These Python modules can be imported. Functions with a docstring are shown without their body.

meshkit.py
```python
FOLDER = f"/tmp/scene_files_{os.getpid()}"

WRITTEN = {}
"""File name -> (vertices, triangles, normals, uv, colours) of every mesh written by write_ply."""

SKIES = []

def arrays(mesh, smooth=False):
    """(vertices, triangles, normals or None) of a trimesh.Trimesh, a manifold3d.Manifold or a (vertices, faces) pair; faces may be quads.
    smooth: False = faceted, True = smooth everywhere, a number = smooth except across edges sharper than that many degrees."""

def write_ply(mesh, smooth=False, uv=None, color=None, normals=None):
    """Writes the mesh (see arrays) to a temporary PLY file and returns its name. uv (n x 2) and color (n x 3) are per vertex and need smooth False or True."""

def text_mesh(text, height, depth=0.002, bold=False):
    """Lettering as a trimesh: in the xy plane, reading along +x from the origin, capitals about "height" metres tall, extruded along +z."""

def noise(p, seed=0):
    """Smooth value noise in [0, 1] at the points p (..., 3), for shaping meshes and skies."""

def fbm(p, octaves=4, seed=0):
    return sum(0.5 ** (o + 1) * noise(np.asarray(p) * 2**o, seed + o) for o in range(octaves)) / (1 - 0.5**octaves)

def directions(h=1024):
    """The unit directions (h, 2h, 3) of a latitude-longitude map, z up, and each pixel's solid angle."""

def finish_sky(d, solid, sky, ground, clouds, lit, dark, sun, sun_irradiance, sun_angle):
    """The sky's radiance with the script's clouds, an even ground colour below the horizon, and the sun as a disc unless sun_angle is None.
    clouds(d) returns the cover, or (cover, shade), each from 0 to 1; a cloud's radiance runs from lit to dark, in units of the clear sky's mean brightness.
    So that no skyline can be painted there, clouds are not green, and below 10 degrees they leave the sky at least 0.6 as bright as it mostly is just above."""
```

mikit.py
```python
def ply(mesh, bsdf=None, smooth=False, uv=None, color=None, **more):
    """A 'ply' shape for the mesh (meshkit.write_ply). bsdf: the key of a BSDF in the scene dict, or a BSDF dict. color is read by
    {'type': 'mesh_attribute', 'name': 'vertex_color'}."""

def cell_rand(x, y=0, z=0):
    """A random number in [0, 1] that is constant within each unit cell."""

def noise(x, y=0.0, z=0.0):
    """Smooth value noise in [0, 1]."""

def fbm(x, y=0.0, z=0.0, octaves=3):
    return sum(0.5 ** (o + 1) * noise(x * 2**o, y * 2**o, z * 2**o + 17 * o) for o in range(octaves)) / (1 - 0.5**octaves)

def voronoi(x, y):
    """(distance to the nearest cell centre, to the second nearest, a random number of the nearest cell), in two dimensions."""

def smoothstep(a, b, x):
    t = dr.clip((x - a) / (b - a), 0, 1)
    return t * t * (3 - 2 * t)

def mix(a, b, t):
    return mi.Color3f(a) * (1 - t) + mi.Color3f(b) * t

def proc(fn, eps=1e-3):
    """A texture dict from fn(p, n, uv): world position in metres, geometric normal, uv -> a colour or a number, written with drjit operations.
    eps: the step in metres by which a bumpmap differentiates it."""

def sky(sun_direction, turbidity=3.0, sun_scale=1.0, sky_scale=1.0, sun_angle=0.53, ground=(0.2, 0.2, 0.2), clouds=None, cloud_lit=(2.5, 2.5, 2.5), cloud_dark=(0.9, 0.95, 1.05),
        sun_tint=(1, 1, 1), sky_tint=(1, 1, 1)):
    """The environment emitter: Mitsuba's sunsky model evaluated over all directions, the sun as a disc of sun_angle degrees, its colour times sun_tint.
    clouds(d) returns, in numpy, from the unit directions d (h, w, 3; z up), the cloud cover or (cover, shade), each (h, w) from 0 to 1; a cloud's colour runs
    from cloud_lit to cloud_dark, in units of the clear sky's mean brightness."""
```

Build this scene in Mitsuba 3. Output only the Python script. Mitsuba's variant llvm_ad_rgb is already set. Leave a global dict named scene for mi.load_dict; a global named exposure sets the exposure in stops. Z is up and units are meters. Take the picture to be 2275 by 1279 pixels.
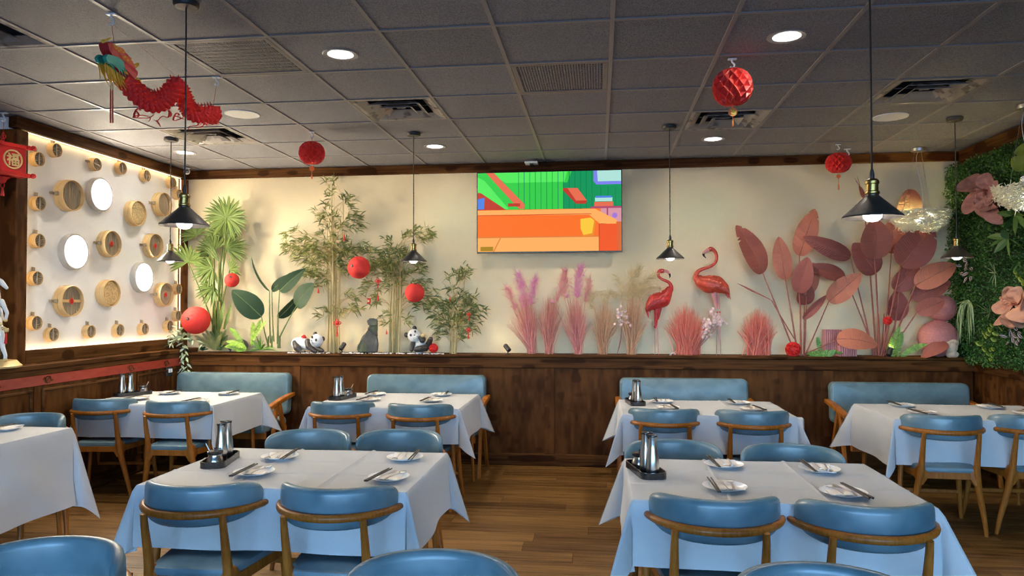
import math, random
import numpy as np
import drjit as dr
import mitsuba as mi
import trimesh, manifold3d
import mikit, meshkit
from mikit import noise, fbm, cell_rand, smoothstep, mix

scene, labels = {}, {}
T = mi.ScalarTransform4f
PI = math.pi
# ------------------------------------------------------------------ camera
EYE = 1.545
FOCAL, YAW, PITCH, ROLL = 1607.98, 0.11905, 0.0228, -0.00212
def axes():
    cy, sy, cp, sp = math.cos(YAW), math.sin(YAW), math.cos(PITCH), math.sin(PITCH)
    fwd = np.array([-sy * cp, cy * cp, sp]); right = np.array([cy, sy, 0]); up = np.cross(right, fwd)
    c, s = math.cos(ROLL), math.sin(ROLL)
    return c * right + s * up, -s * right + c * up, fwd
RIGHT, UP, FWD = axes()
scene['camera'] = dict(type='perspective', fov=2 * math.degrees(math.atan(1137.5 / FOCAL)), fov_axis='x', near_clip=0.05, far_clip=200.0,
                       to_world=T().look_at(origin=[0, 0, EYE], target=(np.array([0, 0, EYE]) + FWD).tolist(), up=UP.tolist()))
# ------------------------------------------------------------------ light
exposure = 1.12
scene['sky'] = mikit.sky((0.3, 0.8, 0.75), turbidity=3.0, sun_scale=1.0, sky_scale=22.0, ground=(0.42, 0.42, 0.42), sky_tint=(0.90, 1.20, 1.48))
DOWN_L, BULB_L, STRIP_L, ROUND_L, SPOT_L, NEST_L, TV_L = 212.0, 165.0, 5.0, 92.0, 115.0, 700.0, 0.47
WARM, WARMER, NEUTRAL = np.array([1.0, 0.80, 0.56]), np.array([1.0, 0.70, 0.34]), np.array([1.0, 0.90, 0.76])
def lamp(tint, power):
    return {'type': 'area', 'radiance': {'type': 'rgb', 'value': [float(x * power) for x in tint]}}

# ------------------------------------------------------------------ helpers
used = {}
def numbered(name):
    n = used.get(name, 0); used[name] = n + 1
    return name if n == 0 else f'{name}_{n:03d}'
def obj(name, mesh, m, parent=None, smooth=False, label=None, cat=None, group=None, kind=None, **more):
    key = numbered(name if parent is None else parent + '__' + name)
    scene[key] = dict(mesh) if isinstance(mesh, dict) else mikit.ply(mesh, m, smooth=smooth)
    if isinstance(mesh, dict) and m is not None:
        scene[key]['bsdf'] = {'type': 'ref', 'id': m}
    scene[key].update(more)
    tag(key, label, cat, group, kind)
    return key
def tag(key, label=None, cat=None, group=None, kind=None):
    d = {k: v for k, v in (('label', label), ('category', cat), ('group', group), ('kind', kind)) if v}
    if d: labels[key] = {**labels.get(key, {}), **d}
def thing(name, label, cat, group=None):
    key = numbered(name); tag(key, label, cat, group); return key
def tr(x=0, y=0, z=0, rz=0, s=1, rx=0, ry=0):
    m = T().translate([float(x), float(y), float(z)])
    if rz: m = m @ T().rotate([0, 0, 1], math.degrees(rz))
    if ry: m = m @ T().rotate([0, 1, 0], math.degrees(ry))
    if rx: m = m @ T().rotate([1, 0, 0], math.degrees(rx))
    if s != 1: m = m @ T().scale(s)
    return m
def frame(o, ex, ez):
    """A transform whose local x is ex, local z is ez (made square to ex), at o."""
    ex = np.array(ex, float); ex /= np.linalg.norm(ex)
    ez = np.array(ez, float); ez = ez - ex * (ez @ ex); ez /= np.linalg.norm(ez)
    ey = np.cross(ez, ex)
    m = np.eye(4); m[:3, 0], m[:3, 1], m[:3, 2], m[:3, 3] = ex, ey, ez, o
    return T(m.tolist())
# A pixel of the photograph at a known plane, as a point of the room
def ray(px, py): return (px - 1137.5) / FOCAL * RIGHT - (py - 639.5) / FOCAL * UP + FWD
def at(px, py, y): d = ray(px, py); return d * (y / d[1]) + [0, 0, EYE]
def atx(px, py, x): d = ray(px, py); return d * (x / d[0]) + [0, 0, EYE]
def atz(px, py, z): d = ray(px, py); return d * ((z - EYE) / d[2]) + [0, 0, EYE]

def man(m):
    q = m.to_mesh(); return np.array(q.vert_properties[:, :3], float), np.array(q.tri_verts, int)
def cbox(c, s, b=0.0):
    """A box with chamfered edges: centre, full sizes, chamfer."""
    h = np.array(s, float) / 2; pts = []
    for sx in (-1, 1):
        for sy in (-1, 1):
            for sz in (-1, 1):
                sg = np.array([sx, sy, sz])
                if b <= 0: pts.append(sg * h)
                else:
                    for k in range(3):
                        q = h - b; q[k] = h[k]; pts.append(sg * q)
    v, f = man(manifold3d.Manifold.hull_points(np.array(pts)))
    return v + np.array(c, float), f
def bx(x0, x1, y0, y1, z0, z1, b=0.0):
    return cbox(((x0 + x1) / 2, (y0 + y1) / 2, (z0 + z1) / 2), (x1 - x0, y1 - y0, z1 - z0), b)
def cat(*ms):
    ms = [m for m in ms if m is not None and len(m[0])]
    v, f, n = [], [], 0
    for a, b in ms:
        v.append(a); f.append(np.asarray(b) + n); n += len(a)
    return np.vstack(v), np.vstack(f)
def tri(f):
    f = np.asarray(f)
    return np.vstack([f[:, [0, 1, 2]], f[:, [0, 2, 3]]]) if f.shape[1] == 4 else f
def tube(path, r, n=8, caps=True, flat=1.0):
    """A swept round bar; r one radius or one for each point; flat squashes it along the second axis."""
    p = np.array(path, float); k = len(p); r = np.broadcast_to(np.array(r, float), (k,))
    t = np.gradient(p, axis=0); t /= np.linalg.norm(t, axis=1, keepdims=True) + 1e-12
    a = np.cross(t[0], [0, 0, 1.0]);
    if np.linalg.norm(a) < 1e-3: a = np.cross(t[0], [1.0, 0, 0])
    a /= np.linalg.norm(a); vs = []
    th = np.arange(n) * 2 * PI / n
    for i in range(k):
        a = a - t[i] * (a @ t[i]); a /= np.linalg.norm(a) + 1e-12
        b = np.cross(t[i], a)
        vs.append(p[i] + r[i] * (np.cos(th)[:, None] * a + flat * np.sin(th)[:, None] * b))
    v = np.vstack(vs); f = []
    for i in range(k - 1):
        for j in range(n):
            f.append([i * n + j, i * n + (j + 1) % n, (i + 1) * n + (j + 1) % n, (i + 1) * n + j])
    f = tri(f)
    if caps:
        v = np.vstack([v, p[0], p[-1]]); m = len(v)
        f = np.vstack([f, [[j2, j, m - 2] for j, j2 in zip(range(n), [*range(1, n), 0])], [[(k - 1) * n + j, (k - 1) * n + j2, m - 1] for j, j2 in zip(range(n), [*range(1, n), 0])]])
    return v, f
def lathe(prof, n=24, c=(0, 0, 0)):
    """Turned about z from (radius, height) pairs, listed from the bottom up outside."""
    p = np.array(prof, float); k = len(p); th = np.arange(n) * 2 * PI / n
    v = np.stack([p[:, :1] * np.cos(th), p[:, :1] * np.sin(th), np.repeat(p[:, 1:], n, 1)], -1).reshape(-1, 3)
    f = [[i * n + j, i * n + (j + 1) % n, (i + 1) * n + (j + 1) % n, (i + 1) * n + j] for i in range(k - 1) for j in range(n)]
    return v + np.array(c, float), tri(f)
def disk(r, n=24, c=(0, 0, 0), down=True):
    th = np.arange(n) * 2 * PI / n
    v = np.vstack([np.stack([r * np.cos(th), r * np.sin(th), 0 * th], 1), [[0, 0, 0]]]) + np.array(c, float)
    i = np.arange(n); j = (i + 1) % n
    return v, np.stack([j, i, i * 0 + n] if down else [i, j, i * 0 + n], 1)
def settle(prefix, z):
    """Sets a thing and all its parts down so that its lowest point lies at height z."""
    ks = [k for k in scene if k == prefix or k.startswith(prefix + '__')]
    low = min(meshkit.WRITTEN[scene[k]['filename']][0][:, 2].min() for k in ks)
    for k in ks: scene[k]['to_world'] = tr(0, 0, z - low)
def mv(m, x=0, y=0, z=0, rz=0, rx=0, ry=0, s=1.0):
    v = m[0] * s
    for ang, (i, j) in ((rx, (1, 2)), (ry, (2, 0)), (rz, (0, 1))):
        if ang:
            c, q = math.cos(ang), math.sin(ang); v = v.copy()
            v[:, i], v[:, j] = c * v[:, i] - q * v[:, j], q * v[:, i] + c * v[:, j]
    return v + np.array([x, y, z], float), m[1]
def place(m, mat):
    a = np.array(mat.matrix, float)
    return m[0] @ a[:3, :3].T + a[:3, 3], m[1]
def ball(r, sub=2, c=(0, 0, 0), sc=(1, 1, 1)):
    b = trimesh.creation.icosphere(subdivisions=sub, radius=r)
    return np.array(b.vertices) * np.array(sc) + np.array(c, float), np.array(b.faces)
def bez(*c, n=12):
    """A smooth curve through the given points."""
    from scipy.interpolate import CubicSpline
    c = np.array(c, float)
    if len(c) == 2: return c[0] + np.linspace(0, 1, n)[:, None] * (c[1] - c[0])
    d = np.r_[0, np.cumsum(np.linalg.norm(np.diff(c, axis=0), axis=1))]
    return CubicSpline(d / d[-1], c)(np.linspace(0, 1, n))
def extrude(pts, h):
    """A closed outline in xy given a thickness along z."""
    cs = manifold3d.CrossSection([np.array(pts, float)], manifold3d.FillRule.Positive) if not isinstance(pts, manifold3d.CrossSection) else pts
    return man(manifold3d.Manifold.extrude(cs, h))
def blob(chains, edge=0.01, it=12, lam=0.5):
    """One smooth body from chains of (x, y, z, radius) joints."""
    parts = []
    for ch in chains:
        sp = [man(manifold3d.Manifold.sphere(r, 20).translate([x, y, z]))[0] for x, y, z, r in ch]
        if len(sp) == 1: parts.append(manifold3d.Manifold.hull_points(sp[0]))
        for a, b in zip(sp[:-1], sp[1:]): parts.append(manifold3d.Manifold.hull_points(np.vstack([a, b])))
    m = manifold3d.Manifold.batch_boolean(parts, manifold3d.OpType.Add).refine_to_length(edge)
    v, f = man(m); t = trimesh.Trimesh(v, f, process=True)
    trimesh.smoothing.filter_taubin(t, lamb=lam, nu=lam + 0.03, iterations=it)
    return np.array(t.vertices), np.array(t.faces)
def strip(spine, hw, side, fold=0.0, nrm=None, thick=0.0):
    """A blade along spine: half-widths hw across side, its midrib sunk by fold (share of the half-width); two quads across."""
    p = np.array(spine, float); k = len(p); hw = np.broadcast_to(np.array(hw, float), (k,))
    t = np.gradient(p, axis=0); t /= np.linalg.norm(t, axis=1, keepdims=True) + 1e-12
    s = np.broadcast_to(np.array(side, float), (k, 3)); s = s - t * (s * t).sum(1, keepdims=True); s = s / (np.linalg.norm(s, axis=1, keepdims=True) + 1e-12)
    n = np.cross(t, s)
    v = np.vstack([p + s * hw[:, None] + n * (fold * hw)[:, None], p, p - s * hw[:, None] + n * (fold * hw)[:, None]])
    f = []
    for i in range(k - 1):
        f += [[i, i + 1, k + i + 1, k + i], [k + i, k + i + 1, 2 * k + i + 1, 2 * k + i]]
    return v, tri(f)
# ------------------------------------------------------------------ materials
def pm(name, color, rough=0.5, bump=None, bscale=0.001, **kw):
    tex = mikit.proc(color) if callable(color) else {'type': 'rgb', 'value': list(map(float, color))}
    b = {'type': 'principled', 'base_color': tex, 'roughness': mikit.proc(rough) if callable(rough) else float(rough), **kw}
    if bump: b = {'type': 'bumpmap', 'height': mikit.proc(bump), 'scale': bscale, 'bsdf': b}
    scene['m_' + name] = {'type': 'twosided', 'bsdf': b}
    return 'm_' + name
def grain(ax, scale, dark, light, long=1.0, knots=0.0):
    """Stained timber with its grain along axis ax."""
    def fn(p, n, uv):
        q = [p.x, p.y, p.z]
        a = q[ax] * long; b, c = [q[i] for i in range(3) if i != ax]
        w = fbm(a * 1.2 + 3, b * 9 * scale, c * 9 * scale, 3)
        s = fbm(a * 4, b * 70 * scale, c * 70 * scale, 2)
        v = 0.62 * w + 0.38 * s
        if knots: v = v - knots * smoothstep(0.62, 0.78, noise(a * 6 + 11, b * 14, c * 14))
        return mix(dark, light, smoothstep(0.25, 0.75, v))
    return fn
M_WALL = pm('cream_paint', lambda p, n, uv: mix((0.69, 0.575, 0.36), (0.735, 0.62, 0.40), fbm(p.x * 2, p.y * 2, p.z * 2, 2)), 0.85)
M_PANELWHITE = pm('panel_paint', (0.80, 0.78, 0.74), 0.7)
def tile_color(p, n, uv):
    t = cell_rand(dr.floor((p.x - 0.0768) / 0.6096), dr.floor((p.y - 3.6565) / 0.6096), 3)
    sp = noise(p.x * 260, p.y * 260, 1.0)
    return mix((0.140, 0.138, 0.150), (0.168, 0.166, 0.180), t) * (0.72 + 0.45 * smoothstep(0.2, 0.7, sp))
M_TILE = pm('ceiling_tile', tile_color, 0.75)
M_BAR = pm('ceiling_bar', (0.20, 0.185, 0.18), 0.5)
M_VENT = pm('vent_metal', (0.14, 0.13, 0.13), 0.5)
M_DUCTSHADE = pm('duct_shade', (0.060, 0.058, 0.056), 0.9)  # shade inside the ducts, painted in as dark grey
def plank_color(p, n, uv):
    row = dr.floor(p.y / 0.182); off = cell_rand(row, 7, 0) * 1.22
    r = cell_rand(row, dr.floor((p.x + off) / 1.22), 5)
    w = fbm(p.x * 1.6 + r * 40, p.y * 26, r * 9, 3); s = noise(p.x * 7 + r * 9, p.y * 190, 2.0)
    v = 0.55 * w + 0.25 * s + 0.28 * r
    return mix((0.047, 0.019, 0.0045), (0.170, 0.086, 0.025), smoothstep(0.2, 0.85, v))
M_PLANK = pm('plank', plank_color, 0.45, specular=0.3)
M_GAP = pm('floor_gap', (0.03, 0.018, 0.01), 0.8)
M_WAINV = pm('stained_wood_upright', grain(2, 0.45, (0.034, 0.0108, 0.0026), (0.100, 0.038, 0.0105), 2.2, 0.15), 0.55, specular=0.06)
M_WAINH = pm('stained_wood_along', grain(0, 1.0, (0.026, 0.0080, 0.0019), (0.095, 0.037, 0.0105), 1.0, 0.3), 0.55, specular=0.06)
M_WAINY = pm('stained_wood_side', grain(1, 1.0, (0.030, 0.0100, 0.0026), (0.105, 0.044, 0.014), 1.0, 0.3), 0.55, specular=0.06)
M_RED = pm('red_lacquer', lambda p, n, uv: mix((0.20, 0.020, 0.012), (0.29, 0.038, 0.022), fbm(p.y * 14, p.x * 14, p.z * 30, 3)), 0.35)
M_WALNUT = pm('walnut', grain(2, 2.2, (0.185, 0.056, 0.007), (0.305, 0.105, 0.017), 1.5), 0.36, specular=0.2, clearcoat=0.10, clearcoat_gloss=0.9)
def vinyl(a, b):
    def fn(p, n, uv):
        v = fbm(p.x * 9, p.y * 9, p.z * 9, 3)
        return mix(a, b, smoothstep(0.25, 0.75, v))
    return fn
M_VINYL = pm('blue_vinyl', vinyl((0.052, 0.110, 0.138), (0.102, 0.165, 0.192)), lambda p, n, uv: 0.24 + 0.14 * fbm(p.x * 25, p.y * 25, p.z * 25, 2), specular=0.55)
M_VINYLP = pm('pale_blue_vinyl', vinyl((0.072, 0.122, 0.142), (0.112, 0.175, 0.190)), lambda p, n, uv: 0.27 + 0.14 * fbm(p.x * 25, p.y * 25, p.z * 25, 2), specular=0.55)
M_CLOTH = pm('white_cloth', lambda p, n, uv: mix((0.395, 0.40, 0.405), (0.435, 0.44, 0.44), fbm(p.x * 6, p.y * 6, p.z * 6, 2)), 0.72, specular=0.3, sheen=0.2)
M_CHINA = pm('china', (0.82, 0.82, 0.80), 0.16)
M_NAPKIN = pm('napkin', (0.80, 0.72, 0.62), 0.85)
M_STEEL = pm('steel', (0.66, 0.64, 0.61), 0.20, metallic=1.0)
M_SCREEN = pm('screen_black', (0.004, 0.004, 0.004), 0.5, specular=0.08)
M_BLACK = pm('black_plastic', (0.012, 0.012, 0.013), 0.25)
M_BLACKM = pm('black_matt', (0.018, 0.017, 0.017), 0.45)
M_CORD = pm('black_cord', (0.015, 0.014, 0.014), 0.6)
M_SHADE = pm('shade_metal', (0.055, 0.050, 0.046), 0.32, metallic=0.6)
M_BRASS = pm('brass', (0.42, 0.29, 0.10), 0.28, metallic=1.0)
M_WHITEP = pm('white_plastic', (0.78, 0.78, 0.76), 0.4)
M_BAMBOO = pm('steamer_bamboo', lambda p, n, uv: mix((0.52, 0.33, 0.13), (0.70, 0.48, 0.22), fbm(p.x * 30, p.y * 12, p.z * 12, 2)), 0.5)
M_SLAT = pm('steamer_slat', lambda p, n, uv: mix((0.20, 0.145, 0.085), (0.40, 0.31, 0.20), fbm(p.x * 60, p.y * 40, p.z * 6, 2)), 0.55)
def weave_color(p, n, uv):
    a, b = p.y * 70, p.z * 70
    k = cell_rand(dr.floor(a + b), dr.floor(a - b), 4)
    return mix((0.30, 0.19, 0.08), (0.62, 0.43, 0.20), k)
M_WEAVE = pm('bamboo_weave', weave_color, 0.6)
M_RIM = pm('lamp_rim', (0.44, 0.41, 0.36), 0.4)
M_REDPAPER = pm('red_paper', (0.62, 0.022, 0.016), 0.6)
M_REDDARK = pm('dark_red_paper', (0.40, 0.010, 0.012), 0.6)
M_GOLD = pm('gold', (0.70, 0.52, 0.24), 0.35, metallic=0.5)
M_WHITE = pm('white_paint', (0.80, 0.79, 0.76), 0.5)
M_ORANGE = pm('orange_paper', (0.75, 0.16, 0.03), 0.6)
M_YELLOW = pm('yellow_paper', (0.72, 0.46, 0.04), 0.6)
M_TEAL = pm('teal_paper', (0.02, 0.33, 0.25), 0.6)

# ------------------------------------------------------------------ the room
CEIL, YW, YL = EYE + 1.4328, 7.25, 6.95          # ceiling, back wall above and below its ledge
XL, XLW, XR, XRW = -4.36, -4.24, 3.40, 3.34      # side walls above and below their ledges
LEDGE, LEDGEL = EYE - 0.487, EYE - 0.447
def struct(name, mesh, m, parent=None, **kw):
    return obj(name, mesh, m, parent, kind=None if parent else 'structure', **kw)
# floor, laid in planks
FL = struct('floor', bx(-7, 5, -4.2, 7.4, -0.06, -0.004), M_GAP, label='wood plank floor in warm brown with boards running across the room')
rng = np.random.default_rng(4)
def crand(x, y, z):
    with np.errstate(over='ignore'):
        x, y, z = (np.uint32(int(math.floor(v)) + 1000000) for v in (x, y, z))
        h = np.uint32(x * np.uint32(374761393) + y * np.uint32(668265263) + z * np.uint32(2147483647))
        h = np.uint32((h ^ (h >> np.uint32(13))) * np.uint32(1274126177))
    return float((h ^ (h >> np.uint32(16))) & np.uint32(0xFFFFFF)) / 16777215.0
plank = mikit.ply(cbox((0.61, 0.091, -0.003), (1.2185, 0.1806, 0.006), 0.0012), M_PLANK)
for row in range(14, 39):
    off = crand(row, 7, 0) * 1.22
    for k in range(math.floor((-4.9 + off) / 1.22), math.floor((3.5 + off) / 1.22) + 1):
        obj('plank', plank, None, FL, to_world=tr(k * 1.22 - off, row * 0.182, 0))
struct('floor_entrance', bx(-7, 5, -4.2, 14 * 0.182, -0.006, -0.0005), M_PLANK, label='wood plank floor towards the entrance behind the camera')
# ceiling: a grid of dark bars with lay-in tiles
GX, GY, G = 0.0768, 3.6565, 0.6096
CE = struct('ceiling', bx(-7, 5, -4.2, 7.6, CEIL + 0.42, CEIL + 0.47), M_BAR, label='dark grey suspended tile ceiling in a metal grid')
vents = {(-4, 0), (-1, 1), (-3, 2), (-6, 3), (1, 3), (3, 2), (-6, -1)}
tile = mikit.ply(cbox((G / 2, G / 2, 0.012), (G - 0.012, G - 0.012, 0.012), 0.003), M_TILE)
for j in range(-1, 6):
    for i in range(-8, 6):
        if (i, j) not in vents:
            m = tr(GX + i * G, GY + j * G, CEIL)
            if j == 5: m = m @ T().scale([1, 0.88, 1])
            obj('tile', tile, None, CE, to_world=m)
for i in range(-8, 7):
    obj('grid_bar', bx(GX + i * G - 0.012, GX + i * G + 0.012, 3.05, YW, CEIL, CEIL + 0.02, 0.001), M_BAR, CE)
for j in range(-1, 6):
    obj('grid_bar', bx(-5, 4, GY + j * G - 0.012, GY + j * G + 0.012, CEIL - 0.0006, CEIL + 0.02, 0.001), M_BAR, CE)
struct('ceiling_entrance', bx(-7, 5, -4.2, 3.045, CEIL + 0.006, CEIL + 0.04), M_TILE, label='dark ceiling towards the entrance behind the camera')
# walls
WB = struct('wall_back', bx(-4.6, 3.6, YW, YW + 0.15, 0, CEIL + 0.45), M_WALL, label='cream back wall above a dark wood wainscot and planter ledge')
def rail(x0, x1, y0, y1, z0, z1, m, parent, name='rail', b=0.004): return obj(name, bx(x0, x1, y0, y1, z0, z1, b), m, parent)
# wainscot of the back wall: a carcass with panels, stiles, rails and a ledge on top
obj('wainscot_core', bx(XLW, XRW, YL + 0.03, YW, 0, LEDGE - 0.03), M_WAINV, WB)
obj('ledge', bx(XLW - 0.02, XRW + 0.02, YL - 0.022, YW, LEDGE - 0.022, LEDGE, 0.005), M_WAINH, WB)
rail(XLW, XRW, YL - 0.004, YL + 0.04, LEDGE - 0.125, LEDGE - 0.022, M_WAINH, WB)
obj('baseboard', bx(XLW, XRW, YL - 0.006, YL + 0.04, 0, 0.115, 0.006), M_WAINH, WB)
sx = [at(px, 900, YL)[0] for px in (657, 940, 1221, 1517, 1842)]
edges = [XLW, *sx, XRW]
for k, x in enumerate(sx):
    w = 0.046 if k in (0, 2, 4) else 0.012
    obj('stile', bx(x - w, x + w, YL - (0.003 if w > 0.02 else -0.004), YL + 0.04, 0.115, LEDGE - 0.125, 0.004), M_WAINV, WB)
for x0, x1 in zip(edges[:-1], edges[1:]):
    obj('panel', bx(x0 + 0.004, x1 - 0.004, YL + 0.010, YL + 0.045, 0.11, LEDGE - 0.12, 0.003), M_WAINV, WB)
struct('trim_1', bx(XL - 0.1, XR + 0.1, YW - 0.035, YW, CEIL - 0.092, CEIL - 0.001, 0.005), M_WAINH, label='dark wood crown trim along the top of the back wall')
# left wall: half wall with ledge, and the framed steamer panel standing on it
Y0L = 5.0
WL = struct('wall_left', bx(XLW - 0.5, XLW - 0.03, 1.5, YW, 0, LEDGEL - 0.04), M_WAINV, label='dark wood half wall on the left with a red painted band')
obj('ledge', bx(XLW - 0.52, XLW + 0.018, 1.5, YW, LEDGEL - 0.040, LEDGEL, 0.005), M_WAINY, WL)
rail(XLW - 0.04, XLW + 0.004, 1.5, YL, LEDGEL - 0.085, LEDGEL - 0.040, M_WAINY, WL)
obj('red_band', bx(XLW - 0.04, XLW + 0.006, 1.5, YL, LEDGEL - 0.165, LEDGEL - 0.085, 0.003), M_RED, WL, label='red lacquered band')
obj('baseboard', bx(XLW - 0.04, XLW + 0.008, 1.5, YL, 0, 0.115, 0.006), M_WAINY, WL)
ys = [1.5, 3.9, 5.05, 6.2, YL + 0.03]
for y0, y1 in zip(ys[:-1], ys[1:]):
    obj('panel', bx(XLW - 0.04, XLW - 0.006, y0, y1, 0.1, LEDGEL - 0.16, 0.003), M_WAINV, WL)
    z0, z1, a, b = 0.16, LEDGEL - 0.19, y0 + 0.05, y1 - 0.05
    for q in ((a, b, z1 - 0.022, z1), (a, b, z0, z0 + 0.022), (a, a + 0.022, z0, z1), (b - 0.022, b, z0, z1)):
        obj('moulding', bx(XLW - 0.008, XLW + 0.008, *q, 0.005), M_WAINY, WL)
for y in ys[1:-1]:
    obj('stile', bx(XLW - 0.01, XLW + 0.003, y - 0.03, y + 0.03, 0.115, LEDGEL - 0.165, 0.003), M_WAINV, WL)
for y in (2.9, 4.65, 5.15, 6.15, 6.7):      # curled ornaments painted on the band
    c = [(XLW + 0.008, y - 0.05 + 0.1 * t, LEDGEL - 0.125 + 0.02 * math.sin(t * 12) * (1 - 0.5 * t)) for t in np.linspace(0, 1, 16)]
    obj('ornament', cat(tube(c, 0.004, 5), tube([(XLW + 0.008, y + 0.03 * math.cos(t), LEDGEL - 0.125 + 0.026 * math.sin(t)) for t in np.linspace(0.5, 5.5, 12)], 0.0035, 5)), M_WAINY, WL)
XP = XL - 0.06      # the white panel
P1 = struct('wall_upper_left', bx(XP - 0.14, XP, Y0L, YW, LEDGEL, CEIL + 0.04), M_PANELWHITE, label='white lit panel wall inside a dark wood frame on the left')
struct('wall_pier', bx(-7, XP - 0.01, Y0L + 0.06, Y0L + 0.2, LEDGEL, CEIL + 0.04), M_PANELWHITE, label='plain white wall end beside the framed panel')
zt, zb = EYE + 1.345, EYE - 0.345
FR = thing('panel_frame', 'dark wood frame around the white panel of bamboo steamers', 'frame')
def fy(px, py): return atx(px, py, XL)[1]
ya, yb = 5.06, 7.18
obj('stile', bx(XP - 0.16, XL + 0.012, ya - 0.115, ya, LEDGEL, CEIL - 0.10, 0.004), M_WAINV, FR)
obj('stile', bx(XP, XL + 0.012, yb, YW, LEDGEL, CEIL - 0.10, 0.004), M_WAINV, FR)
obj('rail', bx(XP, XL + 0.012, ya - 0.115, YW - 0.03, zt, CEIL - 0.002, 0.004), M_WAINY, FR)
obj('rail', bx(XP, XL + 0.012, ya, yb, LEDGEL, zb, 0.004), M_WAINY, FR)
struct('trim_2', bx(-7, XP - 0.005, Y0L + 0.025, Y0L + 0.06, CEIL - 0.105, CEIL - 0.001, 0.004), M_WAINH, label='dark crown trim above the white wall end on the left')
LS = thing('light_strip', 'warm LED strip glowing round the inside of the panel frame', 'light strip')
e = 0.004
for q in ((ya + 0.01, yb - 0.01, zt - e, zt - 0.0005), (ya + 0.01, yb - 0.01, zb + 0.0005, zb + e), (ya + 0.0005, ya + e, zb + 0.01, zt - 0.01), (yb - e, yb - 0.0005, zb + 0.01, zt - 0.01)):
    k = obj('led_tape', bx(XP + 0.018, XP + 0.030, *q), M_WHITEP, LS); scene[k]['emitter'] = lamp(WARMER, STRIP_L)
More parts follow.
